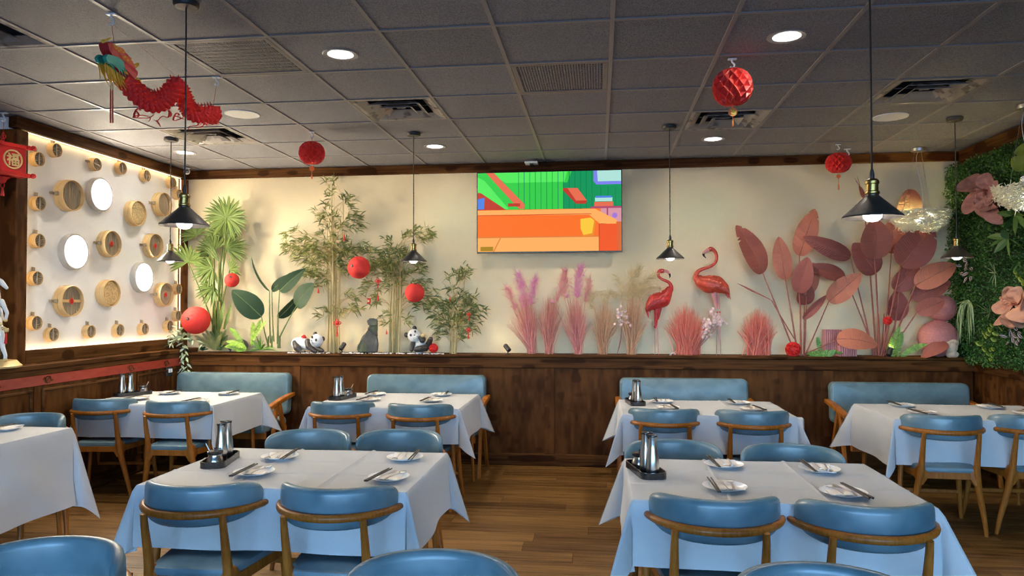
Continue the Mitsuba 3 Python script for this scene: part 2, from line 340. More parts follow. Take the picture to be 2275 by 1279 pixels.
# right wall
WR = struct('wall_right', bx(XR, XR + 0.15, 1.2, YW + 0.15, 0, CEIL + 0.45), M_WALL, label='right wall under the green foliage with dark wainscot below')
obj('wainscot_core', bx(XRW + 0.02, XR, 1.2, YW, 0, LEDGE - 0.02), M_WAINV, WR)
obj('ledge', bx(XRW - 0.004, XR + 0.01, 1.2, YW, LEDGE - 0.022, LEDGE, 0.004), M_WAINY, WR)
rail(XRW - 0.004, XR, 1.2, YL + 0.03, LEDGE - 0.125, LEDGE - 0.022, M_WAINY, WR)
obj('baseboard', bx(XRW - 0.006, XR, 1.2, YL + 0.03, 0, 0.115, 0.006), M_WAINY, WR)
for y in (3.5, 4.65, 5.8):
    obj('stile', bx(XRW, XR, y - 0.045, y + 0.045, 0.115, LEDGE - 0.125, 0.004), M_WAINV, WR)
for y0, y1 in zip((1.2, 3.5, 4.65, 5.8), (3.5, 4.65, 5.8, YL + 0.05)):
    obj('panel', bx(XRW + 0.014, XR, y0, y1, 0.11, LEDGE - 0.12, 0.003), M_WAINV, WR)
struct('trim_3', bx(XR - 0.035, XR, 1.2, YW, CEIL - 0.16, CEIL - 0.001, 0.005), M_WAINY, label='dark wood crown trim along the top of the right wall')
# the shop front behind the camera: daylight through its openings
struct('wall_front', cat(bx(-7, 5, -4.2, -4.0, 0, 0.45), bx(-7, 5, -4.2, -4.0, 2.75, CEIL + 0.45), bx(-7, -3.4, -4.2, -4.0, 0.45, 2.75), *[bx(x - 0.09, x + 0.09, -4.2, -4.0, 0.45, 2.75) for x in (-0.6, 1.8, 4.2, 4.9)]), M_WALL, label='shop front wall with large daylight openings behind the camera')
struct('wall_side_left', bx(-7.1, -7, -4.2, Y0L + 2.6, 0, CEIL + 0.45), M_WALL, label='far left side wall behind the half wall')
struct('wall_side_right', bx(4.9, 5.0, -4.2, 1.3, 0, CEIL + 0.45), M_WALL, label='side wall behind the camera on the right')
struct('wall_corner_right', bx(XR, 5, 1.2, 1.3, 0, CEIL + 0.45), M_WALL, label='short return wall beside the foliage')
# ------------------------------------------------------------------ ceiling fittings
def downlight(x, y, label, lit=True, group='lit recessed ceiling lights'):
    t = thing('ceiling_downlight', label, 'ceiling light', group)
    obj('trim_ring', lathe([(0.072, 0.004), (0.074, -0.003), (0.098, -0.006), (0.104, -0.001), (0.104, 0.003)], 32, (x, y, CEIL + 0.0055)), M_BAR, t, smooth=40)
    k = obj('lens', disk(0.073, 24, (x, y, CEIL + 0.004)), M_WHITEP, t)
    scene[k]['emitter'] = lamp(NEUTRAL, DOWN_L)
for x, y, l in ((-1.465, 3.98, 'lit recessed ceiling light right of the large linear grille'), (1.012, 4.01, 'lit recessed ceiling light above the nearest right table'),
             (-1.471, 6.42, 'small lit recessed ceiling light near the back trim left of the television'), (0.997, 6.44, 'small lit recessed ceiling light near the back trim right of the television'),
             (-3.866, 6.38, 'small lit recessed ceiling light in the left corner behind a pendant cord'),
             (-3.9, 3.97, 'added unseen ceiling light above the table cut off by the photo left edge'),):  # last one is unseen, added to brighten the left wainscot and wall end
    downlight(x, y, l)
# ------------------------------------------------------------------ chairs
def pad_mesh(ax, ay, cy, half_ang, ztop, zbot, th, nu=28, na=14):
    """A padded back bent along an ellipse, its corners rounded off."""
    zc = 0.5 * (ztop + zbot) + 0.01; v = []
    us = np.sin(np.linspace(-PI / 2, PI / 2, nu)); a = np.arange(na) * 2 * PI / na
    for u in us:
        ang = u * half_ang; o = np.array([ax * math.sin(ang), cy - ay * math.cos(ang)])
        n = np.array([math.sin(ang) / ax, -math.cos(ang) / ay]); n /= np.linalg.norm(n)
        e = min(abs(u), 0.9999)
        ht = (ztop - zc) * (1 - e ** 5) ** 0.42; hb = (zc - zbot) * (1 - e ** 2.8) ** 0.45; tt = th / 2 * (1 - e ** 8) ** 0.5
        for q in a:
            c, s = math.cos(q), math.sin(q)
            t = tt * math.copysign(abs(c) ** 0.75, c); z = (ht if s > 0 else hb) * math.copysign(abs(s) ** 0.55, s)
            v.append([*(o + n * t), zc + z])
    f = [[i * na + j, i * na + (j + 1) % na, (i + 1) * na + (j + 1) % na, (i + 1) * na + j] for i in range(nu - 1) for j in range(na)]
    return np.array(v), tri(f)
def cushion(outline, z0, z1, dome=0.012, r=0.018):
    """A seat pad: outline as xy points, rounded at its edge, domed on top."""
    o = np.array(outline, float); c = o.mean(0); k = len(o); rings = []
    for sc, z in ((0.985, z0), (1.0, z0 + r * 0.4), (1.0, z1 - r), (0.985, z1 - r * 0.35), (0.94, z1), (0.7, z1 + dome * 0.6), (0.35, z1 + dome * 0.95)):
        rings.append(np.c_[c + (o - c) * sc, np.full(k, z)])
    v = np.vstack([*rings, [[*c, z1 + dome]], [[*c, z0]]]); n = len(rings)
    f = [[i * k + j, i * k + (j + 1) % k, (i + 1) * k + (j + 1) % k, (i + 1) * k + j] for i in range(n - 1) for j in range(k)]
    f = np.vstack([tri(f), [[(n - 1) * k + j, (n - 1) * k + (j + 1) % k, n * k] for j in range(k)], [[(j + 1) % k, j, n * k + 1] for j in range(k)]])
    return v, f
def trapezoid(y0, w0, y1, w1, r=0.03, n=5):
    cs = manifold3d.CrossSection([np.array([(-w0 + r, y0 + r), (w0 - r, y0 + r), (w1 - r, y1 - r), (-w1 + r, y1 - r)])], manifold3d.FillRule.Positive)
    p = cs.offset(r, manifold3d.JoinType.Round, 2.0, 4 * n).to_polygons()[0]
    return p
chair_parts = []
def chair_prototype():
    P = chair_parts
    P.append(('seat', mikit.ply(cushion(trapezoid(-0.015, 0.185, 0.455, 0.245, 0.035), 0.425, 0.462, 0.010), M_VINYL, smooth=40)))
    P.append(('backrest', mikit.ply(pad_mesh(0.252, 0.250, 0.19, 1.36, 0.808, 0.642, 0.046), M_VINYL, smooth=True)))
    th = np.linspace(-1.50, 1.50, 30)
    path = [(0.272 * math.sin(t), 0.19 - 0.290 * math.cos(t), 0.700) for t in th]
    r = 0.0165 * (1 - 0.25 * np.abs(th / 1.5) ** 3); r[0] = r[-1] = 0.004; r[1] = r[-2] = 0.011
    P.append(('back_rail', mikit.ply(tube(path, r, 10), M_WALNUT, smooth=50)))
    for s in (-1, 1):
        b = bez((s * 0.245, 0.045, 0.0), (s * 0.19, 0.01, 0.30), (s * 0.172, -0.008, 0.42), (s * 0.168, -0.045, 0.60), (s * 0.166, -0.065, 0.695), n=16)
        rr = np.interp(np.linspace(0, 1, 16), [0, 0.35, 0.58, 0.68, 1], [0.0125, 0.021, 0.0245, 0.020, 0.0135])
        leg = tube(b, rr, 10)
        # the web that widens the leg into the seat rails
        w = cat(man(manifold3d.Manifold.hull_points(np.vstack([cbox((s * 0.172, 0.0, 0.405), (0.036, 0.036, 0.13), 0.006)[0], cbox((s * 0.135, -0.002, 0.405), (0.01, 0.026, 0.046), 0.003)[0]]))),
                man(manifold3d.Manifold.hull_points(np.vstack([cbox((s * 0.174, 0.0, 0.405), (0.034, 0.034, 0.13), 0.006)[0], cbox((s * 0.182, 0.045, 0.405), (0.026, 0.01, 0.046), 0.003)[0]]))))
        P.append(('leg', mikit.ply(cat(leg, w), M_WALNUT, smooth=40)))
        P.append(('leg', mikit.ply(tube(bez((s * 0.262, 0.470, 0.0), (s * 0.238, 0.436, 0.22), (s * 0.226, 0.425, 0.425), n=8), np.interp(np.linspace(0, 1, 8), [0, 0.8, 1], [0.0125, 0.021, 0.022]), 10), M_WALNUT, smooth=50)))
    P.append(('seat_rail', mikit.ply(bx(-0.165, 0.165, -0.015, 0.011, 0.382, 0.428, 0.004), M_WALNUT)))
    P.append(('seat_rail', mikit.ply(bx(-0.22, 0.22, 0.415, 0.440, 0.382, 0.426, 0.004), M_WALNUT)))
    for s in (-1, 1):
        P.append(('seat_rail', mikit.ply(man(manifold3d.Manifold.hull_points(np.vstack([cbox((s * 0.178, 0.01, 0.405), (0.024, 0.01, 0.046), 0.003)[0], cbox((s * 0.226, 0.42, 0.405), (0.024, 0.01, 0.046), 0.003)[0]]))), M_WALNUT)))
    P.append(('stretcher', mikit.ply(bx(-0.232, 0.232, 0.424, 0.442, 0.185, 0.212, 0.004), M_WALNUT)))
chair_prototype()
def chair(x, y, rz, label, group=None):
    t = thing('dining_chair', label, 'chair', group); m = tr(x, y, 0, rz)
    for name, ply in chair_parts: obj(name, ply, None, t, to_world=m)
    return t
D = math.radians
chair(-1.685, 2.845, D(2), 'blue walnut-railed dining chair at the near left table, left one of its front pair')
chair(-1.098, 2.868, D(-1), 'blue walnut-railed dining chair at the near left table, right one of its front pair')
chair(0.450, 2.868, D(-1), 'blue walnut-railed dining chair at the near right table, left one of its front pair')
chair(1.010, 2.840, D(0), 'blue walnut-railed dining chair at the near right table, right one of its front pair')
chair(-3.960, 5.350, D(8), 'blue walnut-railed dining chair at the left corner table, nearer the left wall')
chair(-3.300, 5.275, D(2), 'blue walnut-railed dining chair at the left corner table, farther from the left wall')
chair(-1.980, 5.360, D(3), 'blue walnut-railed dining chair at the back table left of the television, left one')
chair(-1.350, 5.300, D(0), 'blue walnut-railed dining chair at the back table left of the television, right one')
chair(0.460, 5.240, D(-2), 'blue walnut-railed dining chair at the back table below the hanging flamingos, left one')
chair(1.070, 5.215, D(-3), 'blue walnut-railed dining chair at the back table below the hanging flamingos, right one')
chair(2.298, 5.140, D(-3), 'blue walnut-railed dining chair in front of the table by the foliage wall, whole in view')
chair(2.890, 5.200, D(0), 'blue walnut-railed dining chair by the foliage wall, cut off by the photo edge')
for x, y, rz, l in ((-1.66, 4.115, 180, 'blue dining chair seen from the front behind the near left table, left one'), (-1.135, 4.165, 179, 'blue dining chair seen from the front behind the near left table, right one'),
                    (0.385, 4.005, 180, 'blue dining chair seen from the front behind the near right table, left one'), (0.975, 3.945, 178, 'blue dining chair seen from the front behind the near right table, right one'),
                    (-3.80, 4.545, 181, 'blue dining chair behind the white table cut off by the photo left edge'),
                    (-1.655, 2.095, 181, 'shiny blue chair back in the bottom left corner of the photo'), (-0.462, 2.105, 179, 'shiny blue chair back at the bottom middle of the photo'), (0.60, 2.115, 178, 'shiny blue chair back at the bottom of the photo right of the middle')):
    chair(x, y, D(rz), l)

# ------------------------------------------------------------------ tables and cloths
TOP = 0.75
def cloth_mesh(x0, x1, y0, y1, dl, dr_, df, db, seed, amp=0.010, creases=(), fold=1.0):
    """A cloth lying on the rectangle and hanging over its edges: folds stand out at the corners."""
    r = np.random.default_rng(seed); ph = r.uniform(0, 6.28, 8)
    def line(a, b, da, db_, n):
        mid = list(np.linspace(a, b, n)) + [a + (b - a) * c + e for c in creases for e in (-0.014, 0, 0.014)]
        return np.array(sorted(list(np.linspace(a - da, a, 13)[:-1]) + [a + 0.006, b - 0.006] + mid + list(np.linspace(b, b + db_, 13)[1:])))
    U, V = line(x0, x1, dl, dr_, 31), line(y0, y1, df, db, 23)
    P = np.zeros((len(U), len(V), 3))
    for i, u in enumerate(U):
        for j, v in enumerate(V):
            du, sx = (x0 - u, -1) if u < x0 else ((u - x1, 1) if u > x1 else (0, 1))
            dv, sy = (y0 - v, -1) if v < y0 else ((v - y1, 1) if v > y1 else (0, 1))
            cu, cv = min(max(u, x0), x1), min(max(v, y0), y1)
            d = math.hypot(du, dv); z = TOP + 0.004
            if d == 0:
                z += sum(0.0065 * max(0, 1 - abs(u - (x0 + (x1 - x0) * c)) / 0.014) + 0.004 * max(0, 1 - abs(v - (y0 + (y1 - y0) * c)) / 0.014) for c in creases) + 0.0012 * math.sin(9 * u + ph[3]) * math.sin(11 * v + ph[4])
                P[i, j] = (cu, cv, z); continue
            phi = math.atan2(dv / (df if sy < 0 else db), du / (dl if sx < 0 else dr_)); t = 1 - abs(phi / (PI / 2) - 0.5) * 2       # 0 along an edge, 1 on the fold
            tc = t if (du > 0 and dv > 0) else 0.0
            w = amp * (math.sin(7 * (u + v) + ph[0]) + 0.6 * math.sin(13 * (u - v) + ph[1])) * min(1, d / 0.25) * (1 - tc)
            al = D(3.0) + D(21 + 6 * math.sin(ph[2 + (sx > 0) + 2 * (sy > 0)])) * fold * tc ** 1.6 - D(7) * math.exp(-((tc - 0.22) / 0.13) ** 2) * (tc > 0)
            twist = 0.16 * math.sin(ph[6] + sx + 2 * sy) * tc
            h = phi + twist
            if tc == 0: h = 0.0 if dv == 0 else PI / 2
            hor = d * math.sin(al) + w + min(d, 0.012) * 0.6
            P[i, j] = (cu + sx * hor * math.cos(h), cv + sy * hor * math.sin(h), z - d * math.cos(al) + min(d, 0.010) * 0.35)
    nu, nv = len(U), len(V); f = []
    for i in range(nu - 1):
        for j in range(nv - 1):
            q = [i * nv + j, (i + 1) * nv + j, (i + 1) * nv + j + 1, i * nv + j + 1]
            if (U[i] + U[i + 1] - x0 - x1) * (V[j] + V[j + 1] - y0 - y1) < 0: q = q[1:] + q[:1]
            f.append(q)
    return P.reshape(-1, 3), tri(f)
def table(x0, x1, y0, y1, tl, cl, drops=(0.29, 0.29, 0.268, 0.30), seed=0, creases=(), fold=1.0):
    t = thing('dining_table', tl, 'table')
    obj('tabletop', bx(x0 + 0.004, x1 - 0.004, y0 + 0.004, y1 - 0.004, TOP - 0.028, TOP, 0.006), M_WALNUT, t)
    for sx in (x0 + 0.07, x1 - 0.07):
        for sy in (y0 + 0.07, y1 - 0.07):
            ox, oy = (0.03 if sx > (x0 + x1) / 2 else -0.03), (0.03 if sy > (y0 + y1) / 2 else -0.03)
            obj('leg', tube([(sx + ox, sy + oy, 0), (sx, sy, TOP - 0.02)], [0.012, 0.022], 10), M_WALNUT, t, smooth=50)
    obj('apron', cat(bx(x0 + 0.08, x1 - 0.08, y0 + 0.07, y0 + 0.09, TOP - 0.09, TOP - 0.026), bx(x0 + 0.08, x1 - 0.08, y1 - 0.09, y1 - 0.07, TOP - 0.09, TOP - 0.026),
                     bx(x0 + 0.07, x0 + 0.09, y0 + 0.08, y1 - 0.08, TOP - 0.09, TOP - 0.026), bx(x1 - 0.09, x1 - 0.07, y0 + 0.08, y1 - 0.08, TOP - 0.09, TOP - 0.026)), M_WALNUT, t)
    obj('tablecloth', cloth_mesh(x0, x1, y0, y1, *drops, seed, creases=creases, fold=fold), M_CLOTH, smooth=True, label=cl, cat='tablecloth')
TABLES = {'T1': (-4.06, -3.395, 3.50, 4.34), 'T2': (-2.03, -0.808, 2.995, 3.82), 'T3': (-4.17, -3.03, 5.42, 6.245), 'T4': (-2.25, -1.055, 5.42, 6.33),
          'T5': (0.165, 1.375, 5.28, 6.10), 'T6': (0.130, 1.300, 2.99, 3.785), 'T7': (2.01, 3.235, 5.26, 6.05)}
WHERE = {'T1': 'the left edge table', 'T2': 'the near left table', 'T3': 'the left corner table', 'T4': 'the bamboo side back table',
         'T5': 'the flamingo side back table', 'T6': 'the near right table', 'T7': 'the foliage side table'}
table(*TABLES['T1'], 'dining table under a white cloth cut off by the photo left edge', 'white tablecloth hanging low on the table at the photo left edge', (0.10, 0.50, 0.5, 0.42), 1, fold=0.5)
table(*TABLES['T2'], 'dining table under a white cloth, the near left one with a sugar pot caddy', 'white tablecloth on the near left table', seed=2, creases=(0.34, 0.67))
table(*TABLES['T3'], 'dining table under a white cloth in the left corner below the steamer wall', 'white tablecloth on the left corner table below the steamer wall', (0.05, 0.29, 0.268, 0.30), seed=3)
table(*TABLES['T4'], 'dining table under a white cloth at the back left of the television', 'white tablecloth on the back table left of the television', seed=4)
table(*TABLES['T5'], 'dining table under a white cloth at the back below the hanging flamingos', 'white tablecloth on the back table below the hanging flamingos', seed=5, creases=(0.34, 0.67))
table(*TABLES['T6'], 'dining table under a white cloth, the near right one', 'white creased tablecloth on the near right table', seed=6, creases=(0.34, 0.67))
table(*TABLES['T7'], 'dining table under a white cloth beside the foliage wall', 'white tablecloth on the table beside the foliage wall', (0.33, 0.1, 0.31, 0.30), seed=7)

# ------------------------------------------------------------------ benches
def bench(x0, x1, ztop, label):
    t = thing('padded_bench', label, 'bench'); y1 = YL - 0.015
    c = [(x0, 0.0), (x1, 0.0), (x1, ztop - 0.47), (x0, ztop - 0.47)]
    cs = manifold3d.CrossSection([np.array([(a + (0.05 if a == x0 else -0.05), b + (0.05 if b == 0 else -0.05)) for a, b in c])], manifold3d.FillRule.Positive).offset(0.05, manifold3d.JoinType.Round, 2.0, 28)
    o = np.array(cs.to_polygons()[0]); ctr = o.mean(0); k = len(o)
    rings = [np.c_[ctr + (o - ctr) * s, np.full(k, d)] for s, d in ((0.985, 0.0), (1.0, 0.02), (1.0, 0.075), (0.985, 0.092), (0.955, 0.1), (0.5, 0.112))]
    v = np.vstack([*rings, [[*ctr, 0.114]], [[*ctr, 0.0]]]); n = len(rings)
    f = np.vstack([tri([[i * k + j, i * k + (j + 1) % k, (i + 1) * k + (j + 1) % k, (i + 1) * k + j] for i in range(n - 1) for j in range(k)]), [[(n - 1) * k + j, (n - 1) * k + (j + 1) % k, n * k] for j in range(k)], [[(j + 1) % k, j, n * k + 1] for j in range(k)]])
    lean = 0.10
    w = np.c_[v[:, 0], y1 - 0.005 - v[:, 2] - lean * (ztop - 0.47 - v[:, 1]) * 0.8, v[:, 1] + 0.47]
    obj('back_pad', (w, f), M_VINYLP, t, smooth=40)
    sh = [(x0 + 0.02, y1 - 0.60), (x1 - 0.02, y1 - 0.60), (x1 - 0.02, y1 - 0.10), (x0 + 0.02, y1 - 0.10)]
    obj('seat', cushion(manifold3d.CrossSection([np.array([(a + (0.03 if a < (x0 + x1) / 2 else -0.03), b + (0.03 if b < y1 - 0.3 else -0.03)) for a, b in sh])], manifold3d.FillRule.Positive).offset(0.03, manifold3d.JoinType.Round, 2.0, 24).to_polygons()[0], 0.37, 0.455, 0.012, 0.03), M_VINYLP, t, smooth=40)
    for ya_ in (y1 - 0.58, y1 - 0.14): obj('frame_rail', bx(x0 + 0.02, x1 - 0.02, ya_, ya_ + 0.04, 0.31, 0.37, 0.005), M_WALNUT, t)
    for s, x in ((-1, x0), (1, x1)):
        xa = x + s * 0.012
        obj('armrest', man(manifold3d.Manifold.hull_points(np.vstack([cbox((xa, y1 - 0.05, 0.665), (0.055, 0.02, 0.035), 0.006)[0], cbox((xa, y1 - 0.30, 0.640), (0.06, 0.02, 0.035), 0.006)[0], cbox((xa, y1 - 0.555, 0.60), (0.055, 0.02, 0.035), 0.006)[0]]))), M_WALNUT, t)
        obj('leg', man(manifold3d.Manifold.hull_points(np.vstack([cbox((xa, y1 - 0.40, 0.62), (0.03, 0.05, 0.02), 0.004)[0], cbox((xa, y1 - 0.56, 0.01), (0.03, 0.028, 0.02), 0.004)[0]]))), M_WALNUT, t)
        obj('leg', man(manifold3d.Manifold.hull_points(np.vstack([cbox((xa, y1 - 0.36, 0.62), (0.03, 0.05, 0.02), 0.004)[0], cbox((xa, y1 - 0.08, 0.01), (0.03, 0.028, 0.02), 0.004)[0]]))), M_WALNUT, t)
bench(-4.215, -3.03, 0.872, 'pale blue padded bench in the left corner under the hanging plant')
bench(-2.245, -1.075, 0.868, 'pale blue padded bench below the bamboo, left of the television')
bench(0.19, 1.355, 0.858, 'pale blue padded bench below the pink grasses and flamingos')
bench(2.07, 3.25, 0.838, 'pale blue padded bench beside the foliage wall on the right')

# ------------------------------------------------------------------ tableware
PLATE = lathe([(0.0, 0.0), (0.045, 0.0), (0.052, 0.004), (0.075, 0.010), (0.092, 0.0175), (0.0935, 0.019), (0.092, 0.0195), (0.074, 0.0125), (0.052, 0.0065), (0.0, 0.0062)], 36)
def napkin_mesh(seed):
    r = np.random.default_rng(seed); n, m = 9, 7
    u, v = np.meshgrid(np.linspace(-1, 1, n), np.linspace(-1, 1, m), indexing='ij')
    x = 0.078 * u + 0.006 * np.sin(3 * v + seed); y = 0.050 * v + 0.005 * np.sin(2 * u + seed)
    z = 0.004 + 0.010 * (u ** 2 * 0.9 + 0.0 * v) + 0.0025 * np.sin(5 * u + seed) * v
    top = np.stack([x, y, z + 0.004], -1).reshape(-1, 3); bot = np.stack([x, y, z], -1).reshape(-1, 3)
    f = [[i * m + j, (i + 1) * m + j, (i + 1) * m + j + 1, i * m + j + 1] for i in range(n - 1) for j in range(m - 1)]
    g = [[a + n * m, d + n * m, c + n * m, b + n * m] for a, b, c, d in f]
    e = []
    rim = [i * m for i in range(n)] + [(n - 1) * m + j for j in range(1, m)] + [i * m + m - 1 for i in range(n - 2, -1, -1)] + [j for j in range(m - 2, 0, -1)]
    for a, b in zip(rim, rim[1:] + rim[:1]): e.append([a, a + n * m, b + n * m, b])
    return np.vstack([top, bot]), np.vstack([tri(f), tri(g), tri(e)])
def spoon_mesh():
    b = ball(1.0, 2, (0.068, 0, 0.006), (0.026, 0.017, 0.006)); v = b[0].copy()
    top = v[:, 2] > 0.006; v[top, 2] = 0.006 - 0.75 * (v[top, 2] - 0.006)
    h = tube(bez((-0.095, 0, 0.006), (-0.03, 0, 0.010), (0.02, 0, 0.007), (0.046, 0, 0.005), n=10), [0.0050, 0.0052, 0.0045, 0.0038, 0.0032, 0.0028, 0.0026, 0.0026, 0.003, 0.004], 6, flat=0.35)
    return cat((v, b[1]), h)
def fork_mesh():
    h = tube(bez((-0.095, 0, 0.006), (-0.03, 0, 0.010), (0.02, 0, 0.007), (0.044, 0, 0.005), n=10), [0.0050, 0.0052, 0.0045, 0.0038, 0.0032, 0.0028, 0.0026, 0.003, 0.005, 0.0105], 6, flat=0.25)
    tines = [tube(bez((0.044, y * 0.75, 0.005), (0.065, y, 0.004), (0.094, y, 0.009), n=5), [0.0022, 0.0018, 0.0016, 0.0014, 0.0008], 5, flat=0.6) for y in (-0.009, -0.003, 0.003, 0.009)]
    return cat(h, *tines)
plate_ply = mikit.ply(PLATE, M_CHINA, smooth=40)
napkin_ply = [mikit.ply(napkin_mesh(k), M_NAPKIN, smooth=50) for k in range(3)]
spoon_ply, fork_ply = mikit.ply(spoon_mesh(), M_STEEL, smooth=50), mikit.ply(fork_mesh(), M_STEEL, smooth=50)
stick_ply = mikit.ply(tube([(-0.125, 0, 0), (-0.02, 0, 0), (0.125, 0, 0)], [0.0044, 0.0041, 0.0026], 6), M_BLACKM, smooth=60)
def setting(x, y, rot, where, n, side=1):
    """Plate with a folded napkin, fork, spoon and a pair of chopsticks across it, lying at angle rot; side: chopsticks to the left or right of the diner."""
    z = TOP + 0.0045; a = D(rot); c, s = math.cos(a), math.sin(a)
    def q(dx, dy): dy *= side; return x + dx * c - dy * s, y + dx * s + dy * c
    obj('plate', plate_ply, None, label=f'round white plate on {where}, {n}', cat='plate', to_world=tr(x, y, z))
    obj('napkin', napkin_ply[used.get('napkin', 0) % 3], None, label=f'folded cream napkin on the plate of {where}, {n}', cat='napkin', to_world=tr(*q(0.006, -0.008), z + 0.0045, a + 0.15 * side))
    obj('fork', fork_ply, None, label=f'steel fork on the napkin of {where}, {n}', cat='fork', to_world=tr(*q(-0.004, 0.006), z + 0.0165, a + 0.04))
    obj('spoon', spoon_ply, None, label=f'steel spoon on the napkin of {where}, {n}', cat='spoon', to_world=tr(*q(0.004, -0.030), z + 0.0165, a - 0.08))
    for k in (0, 1):
        obj('chopstick', stick_ply, None, label=f'dark chopstick {"nearer" if k == 0 else "farther from"} the napkin on {where}, {n}', cat='chopstick', group=f'chopsticks on {where}, {n}', to_world=tr(*q(-0.012, 0.040 + 0.0115 * k), z + 0.0245, a + 0.03 * k))
POS = {'T1': [(-3.74, 4.20, 82, 'only one in view', 1)],
       'T2': [(-1.63, 3.57, -85, 'back left', 1), (-0.985, 3.62, -87, 'back right', 1), (-1.60, 3.23, 90, 'front left', 1), (-0.945, 3.20, 80, 'front right', 1)],
       'T3': [(-3.80, 6.05, -85, 'back left', 1), (-3.26, 6.07, -85, 'back right', 1), (-3.84, 5.67, 86, 'front left', 1), (-3.25, 5.56, 86, 'front right', 1)],
       'T4': [(-1.94, 6.15, -97, 'back left', -1), (-1.36, 6.18, -85, 'back right', 1), (-1.88, 5.80, 82, 'front left', 1), (-1.36, 5.80, 85, 'front right', 1)],
       'T5': [(0.50, 5.93, -92, 'back left', -1), (1.09, 5.91, -90, 'back right', -1), (0.51, 5.58, 96, 'front left', -1), (1.13, 5.57, 98, 'front right', -1)],
       'T6': [(0.60, 3.63, -87, 'back left', -1), (1.03, 3.58, -91, 'back right', -1), (0.53, 3.19, 90, 'front left', 1), (1.00, 3.15, 97, 'front right', -1)],
       'T7': [(2.31, 5.90, -92, 'back left', -1), (2.93, 5.87, -95, 'back right', 1), (2.30, 5.52, 96, 'front left', 1), (3.02, 5.55, 98, 'front right', -1)]}
for k, ps in POS.items():
    for x, y, rot, n, side in ps: setting(x, y, rot, WHERE[k], n + ' setting', side)
# condiment caddies
def tray_mesh():
    def rr(l, w): return manifold3d.CrossSection([np.array([(-w, -l), (w, -l), (w, l), (-w, l)], float)], manifold3d.FillRule.Positive)
    def off(cs, d): return cs.offset(d, manifold3d.JoinType.Round, 2.0, 28)
    core = rr(0.115, 0.022)
    A = manifold3d.Manifold.extrude(off(core, 0.036), 0.006); B = manifold3d.Manifold.extrude(off(core, 0.038), 0.030) - manifold3d.Manifold.extrude(off(core, 0.032), 0.04)
    return man(A + B)
bottle_body = [(0.0295, 0.024), (0.0300, 0.03), (0.0305, 0.05), (0.028, 0.085), (0.0225, 0.118), (0.0205, 0.14), (0.0205, 0.165), (0.0215, 0.178), (0.0, 0.178)]
tray_ply = mikit.ply(tray_mesh(), M_BLACK)
bot_ply = dict(body=mikit.ply(lathe(bottle_body, 28), M_STEEL, smooth=45), base=mikit.ply(lathe([(0.0, 0.0), (0.027, 0.0), (0.0285, 0.004), (0.0285, 0.025)], 28), M_BLACK, smooth=40),
               lid=mikit.ply(cat(lathe([(0.021, 0.0), (0.0222, 0.003), (0.021, 0.009), (0.010, 0.012), (0.0, 0.0125)], 24, (0, 0, 0.176)), man(manifold3d.Manifold.hull_points(np.vstack([cbox((0.016, 0, 0.183), (0.01, 0.018, 0.008), 0.002)[0], cbox((0.034, 0, 0.187), (0.004, 0.007, 0.003), 0.0008)[0], cbox((0.021, 0, 0.170), (0.003, 0.006, 0.003), 0.0006)[0]])))), M_BLACK, smooth=40))
pot_ply = dict(body=mikit.ply(lathe([(0.0, 0.0), (0.034, 0.0), (0.0395, 0.008), (0.040, 0.018), (0.035, 0.034), (0.030, 0.045), (0.031, 0.054), (0.0, 0.054)], 28), M_STEEL, smooth=45),
               lid=mikit.ply(cat(lathe([(0.031, 0.052), (0.0365, 0.056), (0.0375, 0.066), (0.03, 0.070), (0.006, 0.071), (0.004, 0.078), (0.006, 0.083), (0.0, 0.085)], 24)), M_BLACK, smooth=40),
               spoon=mikit.ply(tube([(0.012, 0.012, 0.05), (0.040, 0.018, 0.105)], [0.003, 0.0034], 6), M_STEEL, smooth=50))
def caddy(x, y, rz, where, near_pot):
    z = TOP + 0.0045; m = tr(x, y, z, D(rz))
    obj('condiment_tray', tray_ply, None, label=f'black plastic condiment tray on {where}', cat='tray', to_world=m)
    s = -1 if near_pot else 1
    for k, (dy, l) in enumerate(((-s * 0.095, 'at the end of the tray'), (-s * 0.022, 'in the middle of the tray'))):
        t = thing('sauce_bottle', f'tall steel sauce bottle {l} on {where}', 'bottle')
        w = m @ T().translate([0.004 * (-1) ** k, dy, 0.0065]) @ T().rotate([0, 0, 1], 200 + 130 * k)
        obj('body', bot_ply['body'], None, t, to_world=w); obj('base', bot_ply['base'], None, t, to_world=w); obj('lid', bot_ply['lid'], None, t, to_world=w)
    t = thing('sugar_pot', f'squat steel sugar pot with spoon on {where}', 'pot')
    w = m @ T().translate([0, s * 0.088, 0.0065]) @ T().rotate([0, 0, 1], 160 if near_pot else 20)
    for n in ('body', 'lid', 'spoon'): obj(n, pot_ply[n], None, t, to_world=w)
caddy(-1.895, 3.465, 12, WHERE['T2'], True)
caddy(0.215, 3.475, 14, WHERE['T6'], False)
caddy(0.285, 5.86, 8, WHERE['T5'], False)
caddy(-2.155, 5.93, -12, WHERE['T4'], False)
caddy(-4.08, 5.96, -32, WHERE['T3'], False)
